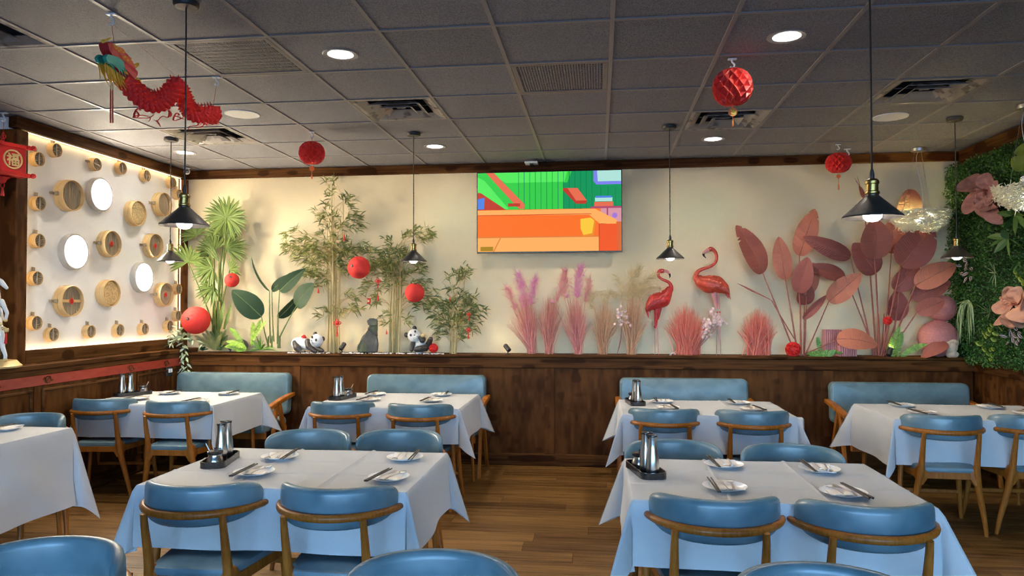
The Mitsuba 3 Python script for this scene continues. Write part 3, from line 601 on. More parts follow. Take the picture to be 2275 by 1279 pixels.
# vents in the ceiling grid
def cell(i, j): return GX + i * G, GY + j * G
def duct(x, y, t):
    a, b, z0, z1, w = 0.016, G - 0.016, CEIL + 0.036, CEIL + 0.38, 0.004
    obj('duct', cat(bx(x + a, x + b, y + a, y + a + w, z0, z1), bx(x + a, x + b, y + b - w, y + b, z0, z1), bx(x + a, x + a + w, y + a, y + b, z0, z1), bx(x + b - w, x + b, y + a, y + b, z0, z1), bx(x + a, x + b, y + a, y + b, z1 - w, z1)), M_DUCTSHADE, t)
def grille(i, j, nx, ny, bx_, by_, label):
    x, y = cell(i, j); t = thing('air_return_grille', label, 'vent')
    a, m = 0.013, 0.045
    f = cat(bx(x + a, x + G - a, y + a, y + m, CEIL, CEIL + 0.02, 0.002), bx(x + a, x + G - a, y + G - m, y + G - a, CEIL, CEIL + 0.02, 0.002), bx(x + a, x + m, y + m, y + G - m, CEIL, CEIL + 0.02, 0.002), bx(x + G - m, x + G - a, y + m, y + G - m, CEIL, CEIL + 0.02, 0.002))
    obj('frame', f, M_VENT, t)
    bars = [bx(q - by_, q + by_, y + m, y + G - m, CEIL + 0.004, CEIL + 0.018) for q in np.linspace(x + m, x + G - m, nx + 2)[1:-1]]
    bars += [bx(x + m, x + G - m, q - bx_, q + bx_, CEIL + 0.003, CEIL + 0.018) for q in np.linspace(y + m, y + G - m, ny + 2)[1:-1]]
    obj('lattice', cat(*bars), M_VENT, t, kind='stuff')
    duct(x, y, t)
grille(-4, 0, 38, 9, 0.0062, 0.0042, 'large linear air return grille in the ceiling behind the paper dragon')
grille(-1, 1, 30, 15, 0.0048, 0.0048, 'egg crate air return grille in the ceiling in front of the television')
M_VENTL = pm('vent_light', lambda p, n, uv: mix((0.26, 0.235, 0.21), (0.10, 0.09, 0.085), smoothstep(0.55, 0.75, fbm(p.x * 14, p.y * 14, 3.0, 3))), 0.35)
def diffuser(i, j, label, group=None):
    x, y = cell(i, j); cx, cy = x + G / 2, y + G / 2; t = thing('air_diffuser', label, 'vent')
    def ring(h0, h1, z0, z1):
        v = []
        for h, z in ((h0, z0), (h1, z1), (h1, z1 + 0.004), (h0, z0 + 0.004)):
            v += [(cx - h, cy - h, z), (cx + h, cy - h, z), (cx + h, cy + h, z), (cx - h, cy + h, z)]
        f = [[k * 4 + q, k * 4 + (q + 1) % 4, ((k + 1) % 4) * 4 + (q + 1) % 4, ((k + 1) % 4) * 4 + q] for k in range(4) for q in range(4)]
        return np.array(v), tri(f)
    obj('frame', ring(0.290, 0.262, CEIL + 0.001, CEIL + 0.004), M_VENTL, t)
    obj('louver', ring(0.262, 0.205, CEIL + 0.002, CEIL + 0.032), M_VENTL, t)
    obj('louver', ring(0.190, 0.135, CEIL - 0.006, CEIL + 0.030), M_VENTL, t)
    obj('louver', ring(0.118, 0.072, CEIL - 0.010, CEIL + 0.026), M_VENTL, t)
    obj('core', cat(cbox((cx, cy, CEIL + 0.03), (0.07, 0.07, 0.012), 0.003), *[cbox((cx, cy, CEIL + 0.034), s, 0.0) for s in ((0.40, 0.012, 0.006), (0.012, 0.40, 0.006))]), M_VENT, t)
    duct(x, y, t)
diffuser(-3, 2, 'square louvered air diffuser in the ceiling right of the left speaker')
diffuser(-6, 3, 'square louvered air diffuser in the ceiling below the dragon tail')
diffuser(1, 3, 'square louvered air diffuser behind the large honeycomb lantern')
diffuser(3, 2, 'square louvered air diffuser in the ceiling near the foliage wall')
diffuser(-6, -1, 'dark louvered air diffuser at the top left edge of the photo')
for x, y, l in ((-2.661, 5.144, 'round white ceiling speaker left of a square air diffuser'), (2.238, 5.851, 'round white ceiling speaker near the foliage wall')):
    t = thing('ceiling_speaker', l, 'speaker')
    obj('rim', lathe([(0.118, 0.002), (0.121, -0.004), (0.126, -0.004), (0.128, 0.002)], 36, (x, y, CEIL + 0.004)), M_WHITEP, t, smooth=40)
    obj('grille', disk(0.119, 36, (x, y, CEIL + 0.001)), M_WHITEP, t)
# ------------------------------------------------------------------ pendant lamps
def pendant(x, y, px, py, label, s=1.0):
    z = at(px, py, y)[2]      # height of the shade's rim
    t = thing('pendant_lamp', label, 'pendant lamp')
    obj('ceiling_rose', lathe([(0.0, -0.026), (0.050, -0.024), (0.058, -0.014), (0.058, 0.0), (0.0, 0.0)], 24, (x, y, CEIL)), M_BLACKM, t, smooth=40)
    obj('cord', tube([(x, y, z + 0.185), (x + 0.001, y, (z + CEIL) / 2), (x, y, CEIL - 0.02)], 0.0036, 6), M_CORD, t, smooth=60)
    outer = [(0.111, -0.003), (0.112, 0.0), (0.1105, 0.003), (0.030, 0.078), (0.024, 0.084), (0.024, 0.092), (0.0, 0.092)]
    inner = [(0.0, 0.086), (0.022, 0.084), (0.028, 0.074), (0.1085, 0.0), (0.111, -0.003)]
    obj('shade', lathe(inner + outer[:-1], 36, (x, y, z)), M_SHADE, t, smooth=30)
    obj('socket', lathe([(0.024, 0.088), (0.027, 0.092), (0.027, 0.098), (0.0225, 0.102), (0.0225, 0.128), (0.026, 0.131), (0.026, 0.140), (0.0225, 0.145), (0.016, 0.150), (0.0, 0.152)], 24, (x, y, z)), M_BRASS, t, smooth=30)
    obj('cord_grip', lathe([(0.0, 0.148), (0.009, 0.150), (0.009, 0.170), (0.005, 0.188), (0.0, 0.19)], 12, (x, y, z)), M_BLACKM, t, smooth=40)
    k = obj('bulb', lathe([(0.0, -0.020), (0.020, -0.017), (0.033, -0.004), (0.036, 0.012), (0.030, 0.032), (0.018, 0.052), (0.014, 0.075), (0.0, 0.078)], 16, (x, y, z)), M_WHITEP, t, smooth=True)
    scene[k]['emitter'] = lamp(NEUTRAL, BULB_L)
pendant(-1.933, 3.19, 410, 500, 'large nearest black cone pendant lamp on the left with brass socket')
pendant(1.07, 2.985, 1932, 482, 'large nearest black cone pendant lamp on the right with brass socket')
pendant(-3.649, 5.81, 380, 580, 'small black cone pendant lamp over the left corner table')
pendant(-1.530, 5.883, 920, 580, 'small black cone pendant lamp in front of the bamboo')
pendant(0.572, 5.907, 1487, 574, 'small black cone pendant lamp between the television and the flamingos')
pendant(2.739, 5.928, 2122, 572, 'small black cone pendant lamp against the foliage wall')
# ------------------------------------------------------------------ hanging paper decorations
def hook(x, y, label, s=1.0):
    t = thing('ceiling_hook', label, 'hook')
    c = np.array([x, y, CEIL])
    obj('clip', cbox(c + [0, 0, -0.004], (0.05 * s, 0.026 * s, 0.008), 0.002), M_WHITEP, t)
    obj('crook', tube(bez(c + [0, 0, -0.006], c + [0.0, 0, -0.022 * s], c + [0.012 * s, 0, -0.038 * s], c + [0.004 * s, 0, -0.054 * s], c + [-0.012 * s, 0, -0.048 * s], n=14), 0.0055 * s, 7), M_WHITEP, t, smooth=50)
    return c + [0.002, 0, -0.05 * s]
FU = [[(.16, .93), (.24, .82)], [(.04, .72), (.36, .72), (.06, .40)], [(.22, .62), (.22, .02)], [(.26, .50), (.40, .36)], [(.46, .92), (.98, .92)], [(.54, .78), (.54, .60), (.90, .60), (.90, .78), (.54, .78)],
      [(.46, .48), (.46, .02), (.98, .02), (.98, .48), (.46, .48)], [(.46, .25), (.98, .25)], [(.72, .48), (.72, .02)]]
def glyph(size, w, thick):
    """The character fu in the xz plane, facing -y, centred."""
    out = []
    for st in FU:
        for a, b in zip(st[:-1], st[1:]):
            a, b = (np.array(a) - 0.5) * size, (np.array(b) - 0.5) * size; d = (b - a) / np.linalg.norm(b - a); n = np.array([-d[1], d[0]]) * w / 2
            q = [a - d * w / 2 - n, b + d * w / 2 - n, b + d * w / 2 + n, a - d * w / 2 + n]
            v = np.array([[p[0], y, p[1]] for y in (0, -thick) for p in q])
            out.append((v, np.array([[0, 1, 2], [0, 2, 3], [4, 6, 5], [4, 7, 6], [0, 4, 5], [0, 5, 1], [1, 5, 6], [1, 6, 2], [2, 6, 7], [2, 7, 3], [3, 7, 4], [3, 4, 0]])))
    return cat(*out)
def honeycomb(R, H, n=13, m=7):
    v, f = [], []
    for k in range(m + 1):
        ph = -1.12 + 2.24 * k / m; rr, z = R * math.cos(ph) ** 0.85, H * math.sin(ph) / math.sin(1.12)
        for j in range(2 * n):
            a = (j + 0.5 * 0) * PI / n; peak = (j + k) % 2 == 0
            r = rr * (1.0 if peak else 0.76)
            v.append([r * math.cos(a), r * math.sin(a), z + (0.0 if peak else 0.004)])
    w = 2 * n
    for k in range(m):
        for j in range(w):
            a, b, c, d = k * w + j, k * w + (j + 1) % w, (k + 1) * w + (j + 1) % w, (k + 1) * w + j
            f += [[a, b, c], [a, c, d]] if (j + k) % 2 == 0 else [[a, b, d], [b, c, d]]
    for k in (0, m):
        v.append([0, 0, v[k * w][2]]); i = len(v) - 1
        f += [[k * w + (j + 1) % w, k * w + j, i] if k == 0 else [k * w + j, k * w + (j + 1) % w, i] for j in range(w)]
    return np.array(v), np.array(f)
def paper_lantern(x, y, cpx, cpy, R, H, tail, label, tag_r, hs=1.0, char=False):
    p = hook(x, y, f'white ceiling hook holding the {label.split(" ", 1)[1] if label.startswith("a ") else label}'[:90], hs)
    c = at(cpx, cpy, y); c[0] = x
    t = thing('honeycomb_lantern', label, 'lantern')
    obj('paper_body', mv(honeycomb(R, H), *c), M_REDPAPER, t)
    obj('cord', tube([p, c + [0, 0, H * 0.8]], 0.0016, 5), M_REDDARK, t)
    zt_ = c[2] - H - 0.018 - tag_r
    obj('tassel', cat(tube([c - [0, 0, H], (x, y, zt_)], 0.0022, 5), tube([(x, y, zt_), (x, y, zt_ - tail)], [0.0028, 0.0015], 5), tube([(x, y, zt_ - tail * 0.62), (x, y, zt_ - tail)], [0.005, 0.0065], 6)), M_ORANGE, t)
    k = obj('tag', mv(lathe([(0.0, -0.002), (tag_r, -0.002), (tag_r, 0.002), (0.0, 0.002)], 20), x, y, zt_, rx=PI / 2), M_ORANGE, t)
    if char:
        obj('character', mv(glyph(tag_r * 1.15, tag_r * 0.11, 0.001), x, y - 0.0022, zt_), M_YELLOW, k)
paper_lantern(0.782, 4.319, 1630, 194, 0.117, 0.100, 0.085, 'large red honeycomb paper lantern with a lucky tag, nearest of three', 0.026, 1.0, True)
paper_lantern(-2.347, 5.715, 693, 340, 0.108, 0.088, 0.085, 'red honeycomb paper lantern above the tallest bamboo', 0.022, 0.9)
paper_lantern(2.142, 6.770, 1861, 362, 0.112, 0.084, 0.12, 'red honeycomb paper lantern near the foliage wall by the back trim', 0.018, 0.9)
hk = hook(2.29, 6.98, 'lone white ceiling hook by the back trim near the foliage wall', 1.2)
# the paper dragon, strung along its two hooks
DX = -2.374
def dl(px, py, dx=0.0): p = atx(px, py, DX); p[0] += dx; return p
h1, h2 = hook(-2.369, 3.266, 'white ceiling hook above the head of the paper dragon', 1.0), hook(DX, 4.257, 'white ceiling hook above the tail of the paper dragon', 1.0)
dg = thing('paper_dragon', 'red paper dragon with a teal and orange head hanging under the ceiling', 'paper dragon')
ctr = bez(*[dl(a, b) for a, b in ((272, 172), (290, 192), (308, 209), (335, 227), (360, 223), (381, 204), (393, 192), (406, 212), (420, 242), (445, 255), (478, 253))], n=90)
rr = 0.052 * np.interp(np.arange(90), [0, 8, 60, 89], [0.80, 1.0, 0.95, 0.85])
tan = np.gradient(ctr, axis=0); tan /= np.linalg.norm(tan, axis=1, keepdims=True)
fr_ = [tube(ctr, rr * 0.74, 20)]
for k in range(1, 88, 2):      # pleats: scalloped collars along the body
    a = np.array([1.0, 0, 0]); b = np.cross(tan[k], a); b /= np.linalg.norm(b); th = np.arange(36) * 2 * PI / 36; e = np.where(np.arange(36) % 4 == (k // 2) % 2 * 2, 1.16, np.where(np.arange(36) % 2 == 1, 1.07, 0.93))
    dirs = np.cos(th)[:, None] * a + np.sin(th)[:, None] * b
    v = np.vstack([ctr[k] + dirs * rr[k] * 0.70, ctr[k] + dirs * (rr[k] * e)[:, None] + tan[k] * 0.011])
    fr_.append((v, tri([[i, (i + 1) % 36, 36 + (i + 1) % 36, 36 + i] for i in range(36)])))
obj('body', cat(*fr_), M_REDPAPER, dg)
tan = np.gradient(ctr, axis=0); tan /= np.linalg.norm(tan, axis=1, keepdims=True)
upv = np.cross(tan, [-1.0, 0, 0])
upv *= np.where(upv[:, 2:] < 0, -1, 1)
spk = []
for k in range(4, 88, 3):
    b = ctr[k] + upv[k] * rr[k] * 0.8; tip = ctr[k] + upv[k] * (0.052 + 0.022) - tan[k] * 0.008
    for d in (tan[k] * 0.012,):
        v = np.array([b - d + [0.0012, 0, 0], b + d + [0.0012, 0, 0], tip + [0.0012, 0, 0], b - d - [0.0012, 0, 0], b + d - [0.0012, 0, 0], tip - [0.0012, 0, 0]])
        spk.append((v, np.array([[0, 1, 2], [3, 5, 4], [0, 3, 4], [0, 4, 1], [1, 4, 5], [1, 5, 2], [2, 5, 3], [2, 3, 0]])))
obj('spines', cat(*spk), M_REDPAPER, dg, kind='stuff')
def fringe(base, dirs, length, w, seed):
    r = np.random.default_rng(seed); out = []
    for b, d in zip(base, dirs):
        d = np.array(d) / np.linalg.norm(d); L = length * r.uniform(0.7, 1.15); s = np.cross(d, [1, 0, 0]) * w
        tip = b + d * L + [r.normal() * 0.01, 0, 0]; mid = b + d * L * 0.5 + [r.normal() * 0.006, 0, 0]
        v = np.array([b - s, b + s, mid - s * 0.8, mid + s * 0.8, tip])
        out.append((v, np.array([[0, 1, 3], [0, 3, 2], [2, 3, 4]])))
    return cat(*out)
def sheet(pts, thick, dx=0.0):
    """A paper cut-out traced in the dragon's upright plane."""
    q = np.array([[p[1], p[2]] for p in (dl(*a) for a in pts)])
    if ((q[:, 0] * np.roll(q[:, 1], -1)) - (np.roll(q[:, 0], -1) * q[:, 1])).sum() < 0: q = q[::-1]
    v, f = extrude(q, thick)
    return np.stack([DX + dx - thick / 2 + v[:, 2], v[:, 0], v[:, 1]], 1), f
hd = obj('head', cat(sheet([(229, 96), (236, 94), (246, 102), (262, 112), (274, 122), (285, 138), (292, 152), (284, 158), (268, 150), (252, 138), (240, 124), (233, 112)], 0.050), tube([dl(262, 138), dl(285, 168)], [0.030, 0.050], 12)), M_REDDARK, dg)
obj('crest', cat(sheet([(238, 97), (250, 104), (262, 108), (268, 118), (258, 120), (246, 112), (238, 104)], 0.056), sheet([(254, 122), (270, 124), (284, 140), (274, 142), (260, 132)], 0.056)), M_ORANGE, hd)
obj('crest', cat(*[ball(0.0052, 1, dl(a, b, s * 0.028)) for s in (-1, 1) for a, b in ((243, 101), (249, 106), (256, 111), (262, 117), (252, 114), (266, 127), (272, 134), (246, 108))], ball(0.010, 2, dl(229, 92)), tube(bez(dl(230, 90), dl(238, 88), dl(246, 84), n=6), [0.004, 0.005, 0.005, 0.005, 0.004, 0.002], 6)), M_YELLOW, hd)
obj('horn', cat(tube(bez(dl(282, 140), dl(287, 133), dl(291, 129), n=7), [0.009, 0.011, 0.009, 0.011, 0.009, 0.010, 0.004], 8), tube(bez(dl(288, 154), dl(298, 148), dl(308, 141), n=9), [0.009, 0.011, 0.009, 0.011, 0.009, 0.011, 0.008, 0.009, 0.003], 8)), M_YELLOW, hd)
obj('jaw', cat(*[sheet([(222, 128), (228, 121), (238, 124), (250, 128), (262, 136), (276, 150), (290, 166), (283, 170), (268, 160), (252, 150), (238, 143), (226, 138)], 0.016, s * 0.022) for s in (-1, 1)],
              fringe([dl(228 + 5.2 * k, 134 + 2.6 * k, s * 0.026) for s in (-1, 1) for k in range(12)], [dl(240 + 5.4 * k, 156 + 2.8 * k) - dl(230 + 5.2 * k, 136 + 2.6 * k) for s in (-1, 1) for k in range(12)], 0.062, 0.005, 3)), M_TEAL, hd)
obj('mane', cat(fringe([dl(226 + 4 * k, 140 + 3 * k, s * 0.018) for s in (-1, 0, 1) for k in range(14)], [dl(232 + 4.2 * k, 168 + 2 * k) - dl(226 + 4 * k, 140 + 3 * k) for s in (-1, 0, 1) for k in range(14)], 0.085, 0.006, 5),
              fringe([dl(262 + 3 * k, 158 + 1.5 * k, s * 0.03) for s in (-1, 1) for k in range(8)], [dl(292, 184) - dl(264, 160)] * 16, 0.075, 0.005, 6)), M_YELLOW, hd)
tz = dl(248, 190)
obj('tassel', cat(tube([dl(250, 160), tz], 0.002, 5), tube([tz, dl(248, 200)], 0.008, 8)), M_GOLD, dg)
obj('tassel', cat(*[tube([dl(248, 199, dx) + [0, dy, 0], dl(248, 273, dx * 1.2) + [0, dy, 0]], 0.0026, 5) for dx, dy in ((-.006, 0), (.006, 0), (0, .006), (0, -.006), (0.003, 0.003))]), M_REDDARK, dg)
def curl(*pts): return tube(bez(*[dl(*p) for p in pts], n=18), np.interp(np.linspace(0, 1, 18), [0, .5, 1], [0.006, 0.005, 0.0025]), 6, flat=0.4)
for c in (cat(curl((312, 245), (300, 248), (298, 258), (310, 262), (330, 262), (342, 254)), curl((297, 262), (316, 256), (334, 264), (330, 270)), curl((302, 246), (308, 254), (296, 262))),
          cat(curl((366, 246), (376, 250), (374, 260), (362, 258), (350, 268), (342, 266)), curl((348, 268), (352, 274), (357, 282)), curl((376, 246), (380, 254), (372, 260))),
          cat(curl((398, 256), (388, 256), (385, 266), (396, 266), (412, 262)), curl((390, 258), (402, 262), (414, 268))),
          cat(curl((440, 276), (430, 280), (418, 284), (424, 292)), curl((456, 274), (446, 282), (432, 282)))):
    obj('leg', c, M_REDDARK, dg)
obj('tail', cat(sheet([(466, 240), (482, 236), (479, 252), (484, 262), (474, 276), (466, 262)], 0.05), fringe([dl(440 + 4 * k, 272, 0.02) for k in range(10)], [dl(444, 284) - dl(442, 272)] * 10, 0.03, 0.006, 8)), M_REDPAPER, dg)
obj('string', cat(tube([h1, dl(253, 98)], 0.001, 4), tube([h2, dl(474, 234)], 0.001, 4), tube([h1, dl(391, 168)], 0.0006, 4)), M_REDDARK, dg)
# palace lantern at the left edge
px_, py_ = -4.383, 4.86
hp = hook(px_, py_, 'white ceiling hook above the square palace lantern', 1.2)
def pl(px, py): return at(px, py, py_)
lz, lc = pl(8, 356)[2], (px_, py_)
lt = thing('palace_lantern', 'red square palace lantern with gold lucky character at the left photo edge', 'lantern')
w = 0.105
lm = tr(px_, py_, lz, D(-14))
def lp(mesh): return place(mesh, lm)
for z in (-0.105, 0.105):
    obj('frame', lp(cat(bx(-w, w, -w, w, z - 0.010, z + 0.010), *[bx(-w - 0.03, w + 0.03, sy * w - 0.012, sy * w + 0.012, z - 0.014, z + 0.014, 0.004) for sy in (-1, 1)], *[bx(sx * w - 0.012, sx * w + 0.012, -w - 0.03, w + 0.03, z - 0.014, z + 0.014, 0.004) for sx in (-1, 1)],
                         *[cbox((sx * (w + 0.03), sy * (w + 0.03), z), (0.035, 0.035, 0.035), 0.01) for sx in (-1, 1) for sy in (-1, 1)])), M_REDPAPER, lt)
obj('body', lp(bx(-w, w, -w, w, -0.1, 0.1, 0.006)), M_REDDARK, lt)
for k in range(4):
    ring = lathe([(0.060, -0.004), (0.066, -0.006), (0.072, -0.004), (0.072, 0.003), (0.060, 0.003), (0.060, -0.004)], 28)
    mm = cat(mv(ring, 0, -w - 0.004, 0, rx=-PI / 2 + PI), mv(glyph(0.088, 0.012, 0.004), 0, -w - 0.0015, 0))
    obj('medallion', lp(mv(mm, rz=k * PI / 2)), M_GOLD, lt)
obj('knot', lp(cat(*[tube([(0.028 * math.cos(a) * abs(math.cos(2 * a)) ** .5 + .0, 0, 0.175 + 0.035 * math.sin(a) * abs(math.cos(2 * a)) ** .5) for a in np.linspace(q, q + 1.57, 12)], 0.003, 5) for q in (0.785, 2.356, 3.927, 5.498)], tube([(0, 0, 0.12), (0, 0, 0.15)], 0.003, 5))), M_REDDARK, lt)
obj('cord', tube([hp, (px_, py_, lz + 0.2)], 0.0015, 5), M_REDDARK, lt)
obj('tassel', lp(cat(lathe([(0.0, -0.12), (0.05, -0.125), (0.03, -0.14), (0.02, -0.16), (0.012, -0.17), (0.0, -0.17)], 12), tube([(0.02 * math.cos(a), 0, -0.185 + 0.02 * math.sin(a)) for a in np.linspace(0, 2 * PI, 14)], 0.004, 5), tube([(0, 0, -0.2), (0, 0, -0.265)], [0.006, 0.013], 8))), M_REDPAPER, lt)
# small fittings near the ceiling
c = at(421, 383, 7.05)
t = thing('security_camera', 'small white security camera in the left corner under the ceiling', 'camera')
obj('bracket', cat(lathe([(0.0, 0.0), (0.035, 0.0), (0.035, 0.008), (0.0, 0.01)], 20, (c[0] - 0.03, c[1], CEIL - 0.012)), tube([(c[0] - 0.03, c[1], CEIL - 0.01), (c[0] - 0.03, c[1], c[2] + 0.02)], 0.014, 10)), M_WHITEP, t, smooth=40)
obj('housing', blob([[(c[0] - 0.03, c[1], c[2] + 0.01, 0.032), (c[0] + 0.005, c[1] - 0.05, c[2], 0.028)]], 0.008, 3), M_WHITEP, t, smooth=True)
obj('lens', mv(lathe([(0.0, 0.012), (0.020, 0.010), (0.021, 0.0), (0.0, 0.0)], 18), c[0] + 0.013, c[1] - 0.068, c[2] - 0.002, rx=PI / 2, rz=0.5), M_BLACK, t, smooth=40)
c = at(1180, 361, 7.10)
t = thing('motion_sensor', 'tiny white sensor bar on the crown trim above the television', 'sensor')
obj('body', bx(c[0] - 0.065, c[0] + 0.065, c[1] - 0.02, YW - 0.035, c[2] - 0.006, c[2] + 0.012, 0.003), M_WHITEP, t)
obj('foot', bx(c[0] - 0.015, c[0] + 0.015, c[1], YW - 0.036, c[2] - 0.02, c[2] - 0.006, 0.002), M_BLACKM, t)
# ------------------------------------------------------------------ bamboo steamers on the lit panel (their axes point into the room, along x)
def toX(m): return np.stack([m[0][:, 2], m[0][:, 0], m[0][:, 1]], 1), m[1]
def band(R, d, th): return toX(lathe([(R - th, 0.0), (R, 0.0), (R, d * 0.94), (R - 0.002, d), (R - th + 0.001, d), (R - th, d * 0.96), (R - th, 0.0)], 40))
SR, SD = 0.056, 0.055
small = dict(body=mikit.ply(cat(band(SR, SD, 0.005), toX(lathe([(SR + 0.002, 0.008), (SR + 0.002, 0.022), (SR, 0.0225)], 40))), M_BAMBOO, smooth=40),
             base=mikit.ply(toX(disk(SR - 0.004, 28, (0, 0, SD - 0.026), down=False)), M_SLAT),
             slat=[mikit.ply(bx(SD - 0.024, SD - 0.012, -math.sqrt((SR - 0.006) ** 2 - z * z), math.sqrt((SR - 0.006) ** 2 - z * z), z - 0.0036, z + 0.0036, 0.001), M_SLAT) for z in np.linspace(-0.040, 0.040, 7)],
             rib=mikit.ply(bx(SD - 0.020, SD - 0.006, -0.006, 0.006, -SR + 0.006, SR - 0.006, 0.001), M_SLAT),
             peg=mikit.ply(cat(bx(0.004, 0.010, -0.008, 0.006, SR - 0.006, SR + 0.034, 0.001), bx(0.018, 0.024, -0.006, 0.008, SR - 0.006, SR + 0.030, 0.001)), M_SLAT))
def c4(cx, cy): return cx / 2.284, 270 + cy / 2.284
SM = [(203, 190, 'topmost in the left column'), (292, 145, 'first along the top'), (495, 217, 'second along the top, peg pointing sideways'), (625, 237, 'third along the top'), (748, 275, 'fourth along the top'), (880, 310, 'fifth along the top, behind a pendant cord'),
      (917, 370, 'top of the right column beside the pendant'), (207, 415, 'second down the left column'), (205, 605, 'third down the left column'), (193, 795, 'fourth down the left column'), (189, 1022, 'lowest in the left column'),
      (275, 1080, 'first along the bottom'), (465, 1065, 'second along the bottom'), (612, 1058, 'third along the bottom'), (738, 1052, 'fourth along the bottom'), (865, 1037, 'last along the bottom, above the trailing plant'),
      (918, 850, 'middle of the right column'), (912, 985, 'low in the right column behind the red paper lantern')]
for k, (cx, cy, l) in enumerate(SM):
    p = atx(*c4(cx, cy), XP + SD); p[0] = XP
    p[1] = min(p[1], yb - SR - 0.006)
    t = thing('small_steamer', f'small bamboo steamer, {l}', 'steamer', 'small bamboo steamers on the white panel')
    m = tr(*p)
    if k == 2: m = m @ T().rotate([1, 0, 0], 78)
    obj('body', small['body'], None, t, to_world=m); obj('base', small['base'], None, t, to_world=m); obj('rib', small['rib'], None, t, to_world=m); obj('peg', small['peg'], None, t, to_world=m)
    for s in small['slat']: obj('slat', s, None, t, to_world=m)
BR, BD = 0.128, 0.085
def big_kit(R, D_):
    return dict(body=mikit.ply(cat(band(R, D_, 0.007), toX(lathe([(R + 0.003, 0.012), (R + 0.003, 0.040), (R, 0.041)], 44))), M_BAMBOO, smooth=40),
                base=mikit.ply(toX(disk(R - 0.005, 36, (0, 0, D_ - 0.045), down=False)), M_BAMBOO),
                slat=[mikit.ply(bx(D_ - 0.040, D_ - 0.026, y - 0.0055, y + 0.0055, -math.sqrt((R - 0.009) ** 2 - y * y), math.sqrt((R - 0.009) ** 2 - y * y), 0.0015), M_SLAT) for y in np.linspace(-R + 0.024, R - 0.024, 13)],
                brace=mikit.ply(bx(D_ - 0.026, D_ - 0.018, -R + 0.008, R - 0.008, -0.012, 0.012, 0.002), M_BAMBOO),
                peg=mikit.ply(cat(bx(0.02, 0.05, -R - 0.014, -R + 0.004, -0.016, 0.016, 0.003), bx(0.008, 0.018, -R - 0.05, -R - 0.008, -0.010, 0.010, 0.002)), M_SLAT))
K1, K2 = big_kit(BR, BD), big_kit(0.118, 0.080)
weave_ply = mikit.ply(toX(lathe([(0.108, 0.060), (0.100, 0.068), (0.05, 0.071), (0.0, 0.072)], 36)), M_WEAVE, smooth=40)
def diamond(s):
    v = cbox((0, 0, 0), (0.003, s * 1.41, s * 1.41), 0.0006)[0]; f = cbox((0, 0, 0), (0.003, s * 1.41, s * 1.41), 0.0006)[1]
    return mv((v, f), rx=PI / 4)
dia_ply, fu_ply = mikit.ply(diamond(0.030), M_REDPAPER), mikit.ply(mv(glyph(0.030, 0.004, 0.001), rz=PI / 2), M_REDDARK)
for cx, cy, kind, l in ((375, 375, 'slat', 'large slatted bamboo steamer at the upper left of the lit panel'), (706, 465, 'weave', 'large bamboo steamer lid of woven strips right of the upper round lamp'),
                        (840, 420, 'slat', 'large bamboo steamer at the upper right of the lit panel beside the pendant'), (575, 620, 'dia', 'large bamboo steamer with a red paper diamond in the middle of the lit panel'),
                        (795, 630, 'dia', 'large bamboo steamer with a red diamond behind the small pendant lamp'), (372, 910, 'dia', 'large slatted bamboo steamer with a red diamond at the lower left of the lit panel'),
                        (570, 870, 'weave', 'large bamboo steamer lid of woven strips at the lower middle of the lit panel'), (848, 877, 'dia', 'large bamboo steamer with a red diamond at the lower right of the lit panel')):
    K, d = (K1, BD) if cx in (375, 372) else (K2, 0.080)
    p = atx(*c4(cx, cy), XP + d); p[0] = XP; m = tr(*p)
    t = thing('large_steamer', l, 'steamer', 'large bamboo steamers on the white panel')
    obj('body', K['body'], None, t, to_world=m)
    if kind == 'weave': obj('woven_lid', weave_ply, None, t, to_world=m); continue
    obj('base', K['base'], None, t, to_world=m); obj('peg', K['peg'], None, t, to_world=m)
    for s in K['slat']: obj('slat', s, None, t, to_world=m)
    if kind == 'dia':
        if cx == 372: obj('brace', K['brace'], None, t, to_world=m)
        q = m @ T().translate([d - 0.0155, 0, 0]); k = obj('paper_diamond', dia_ply, None, t, to_world=q)
        obj('character', fu_ply, None, k, to_world=q @ T().translate([0.0018, 0, 0]))
for cx, cy, R, l in ((517, 370, 0.150, 'upper of three round white wall lamps on the lit panel'), (387, 660, 0.152, 'nearest of three round white wall lamps on the lit panel'), (732, 790, 0.148, 'lowest of three round white wall lamps on the lit panel')):
    p = atx(*c4(cx, cy), XP + 0.05); p[0] = XP; m = tr(*p)
    t = thing('round_wall_lamp', l, 'wall lamp', 'round white lamps on the lit panel')
    obj('rim', toX(lathe([(R, 0.0), (R, 0.046), (R - 0.005, 0.052), (R - 0.014, 0.052), (R - 0.014, 0.046)], 48)), M_RIM, t, smooth=40, to_world=m)
    k = obj('diffuser', toX(disk(R - 0.0135, 40, (0, 0, 0.048), down=False)), M_WHITEP, t, to_world=m)
    scene[k]['emitter'] = lamp(np.array([1.0, 0.86, 0.64]), ROUND_L)
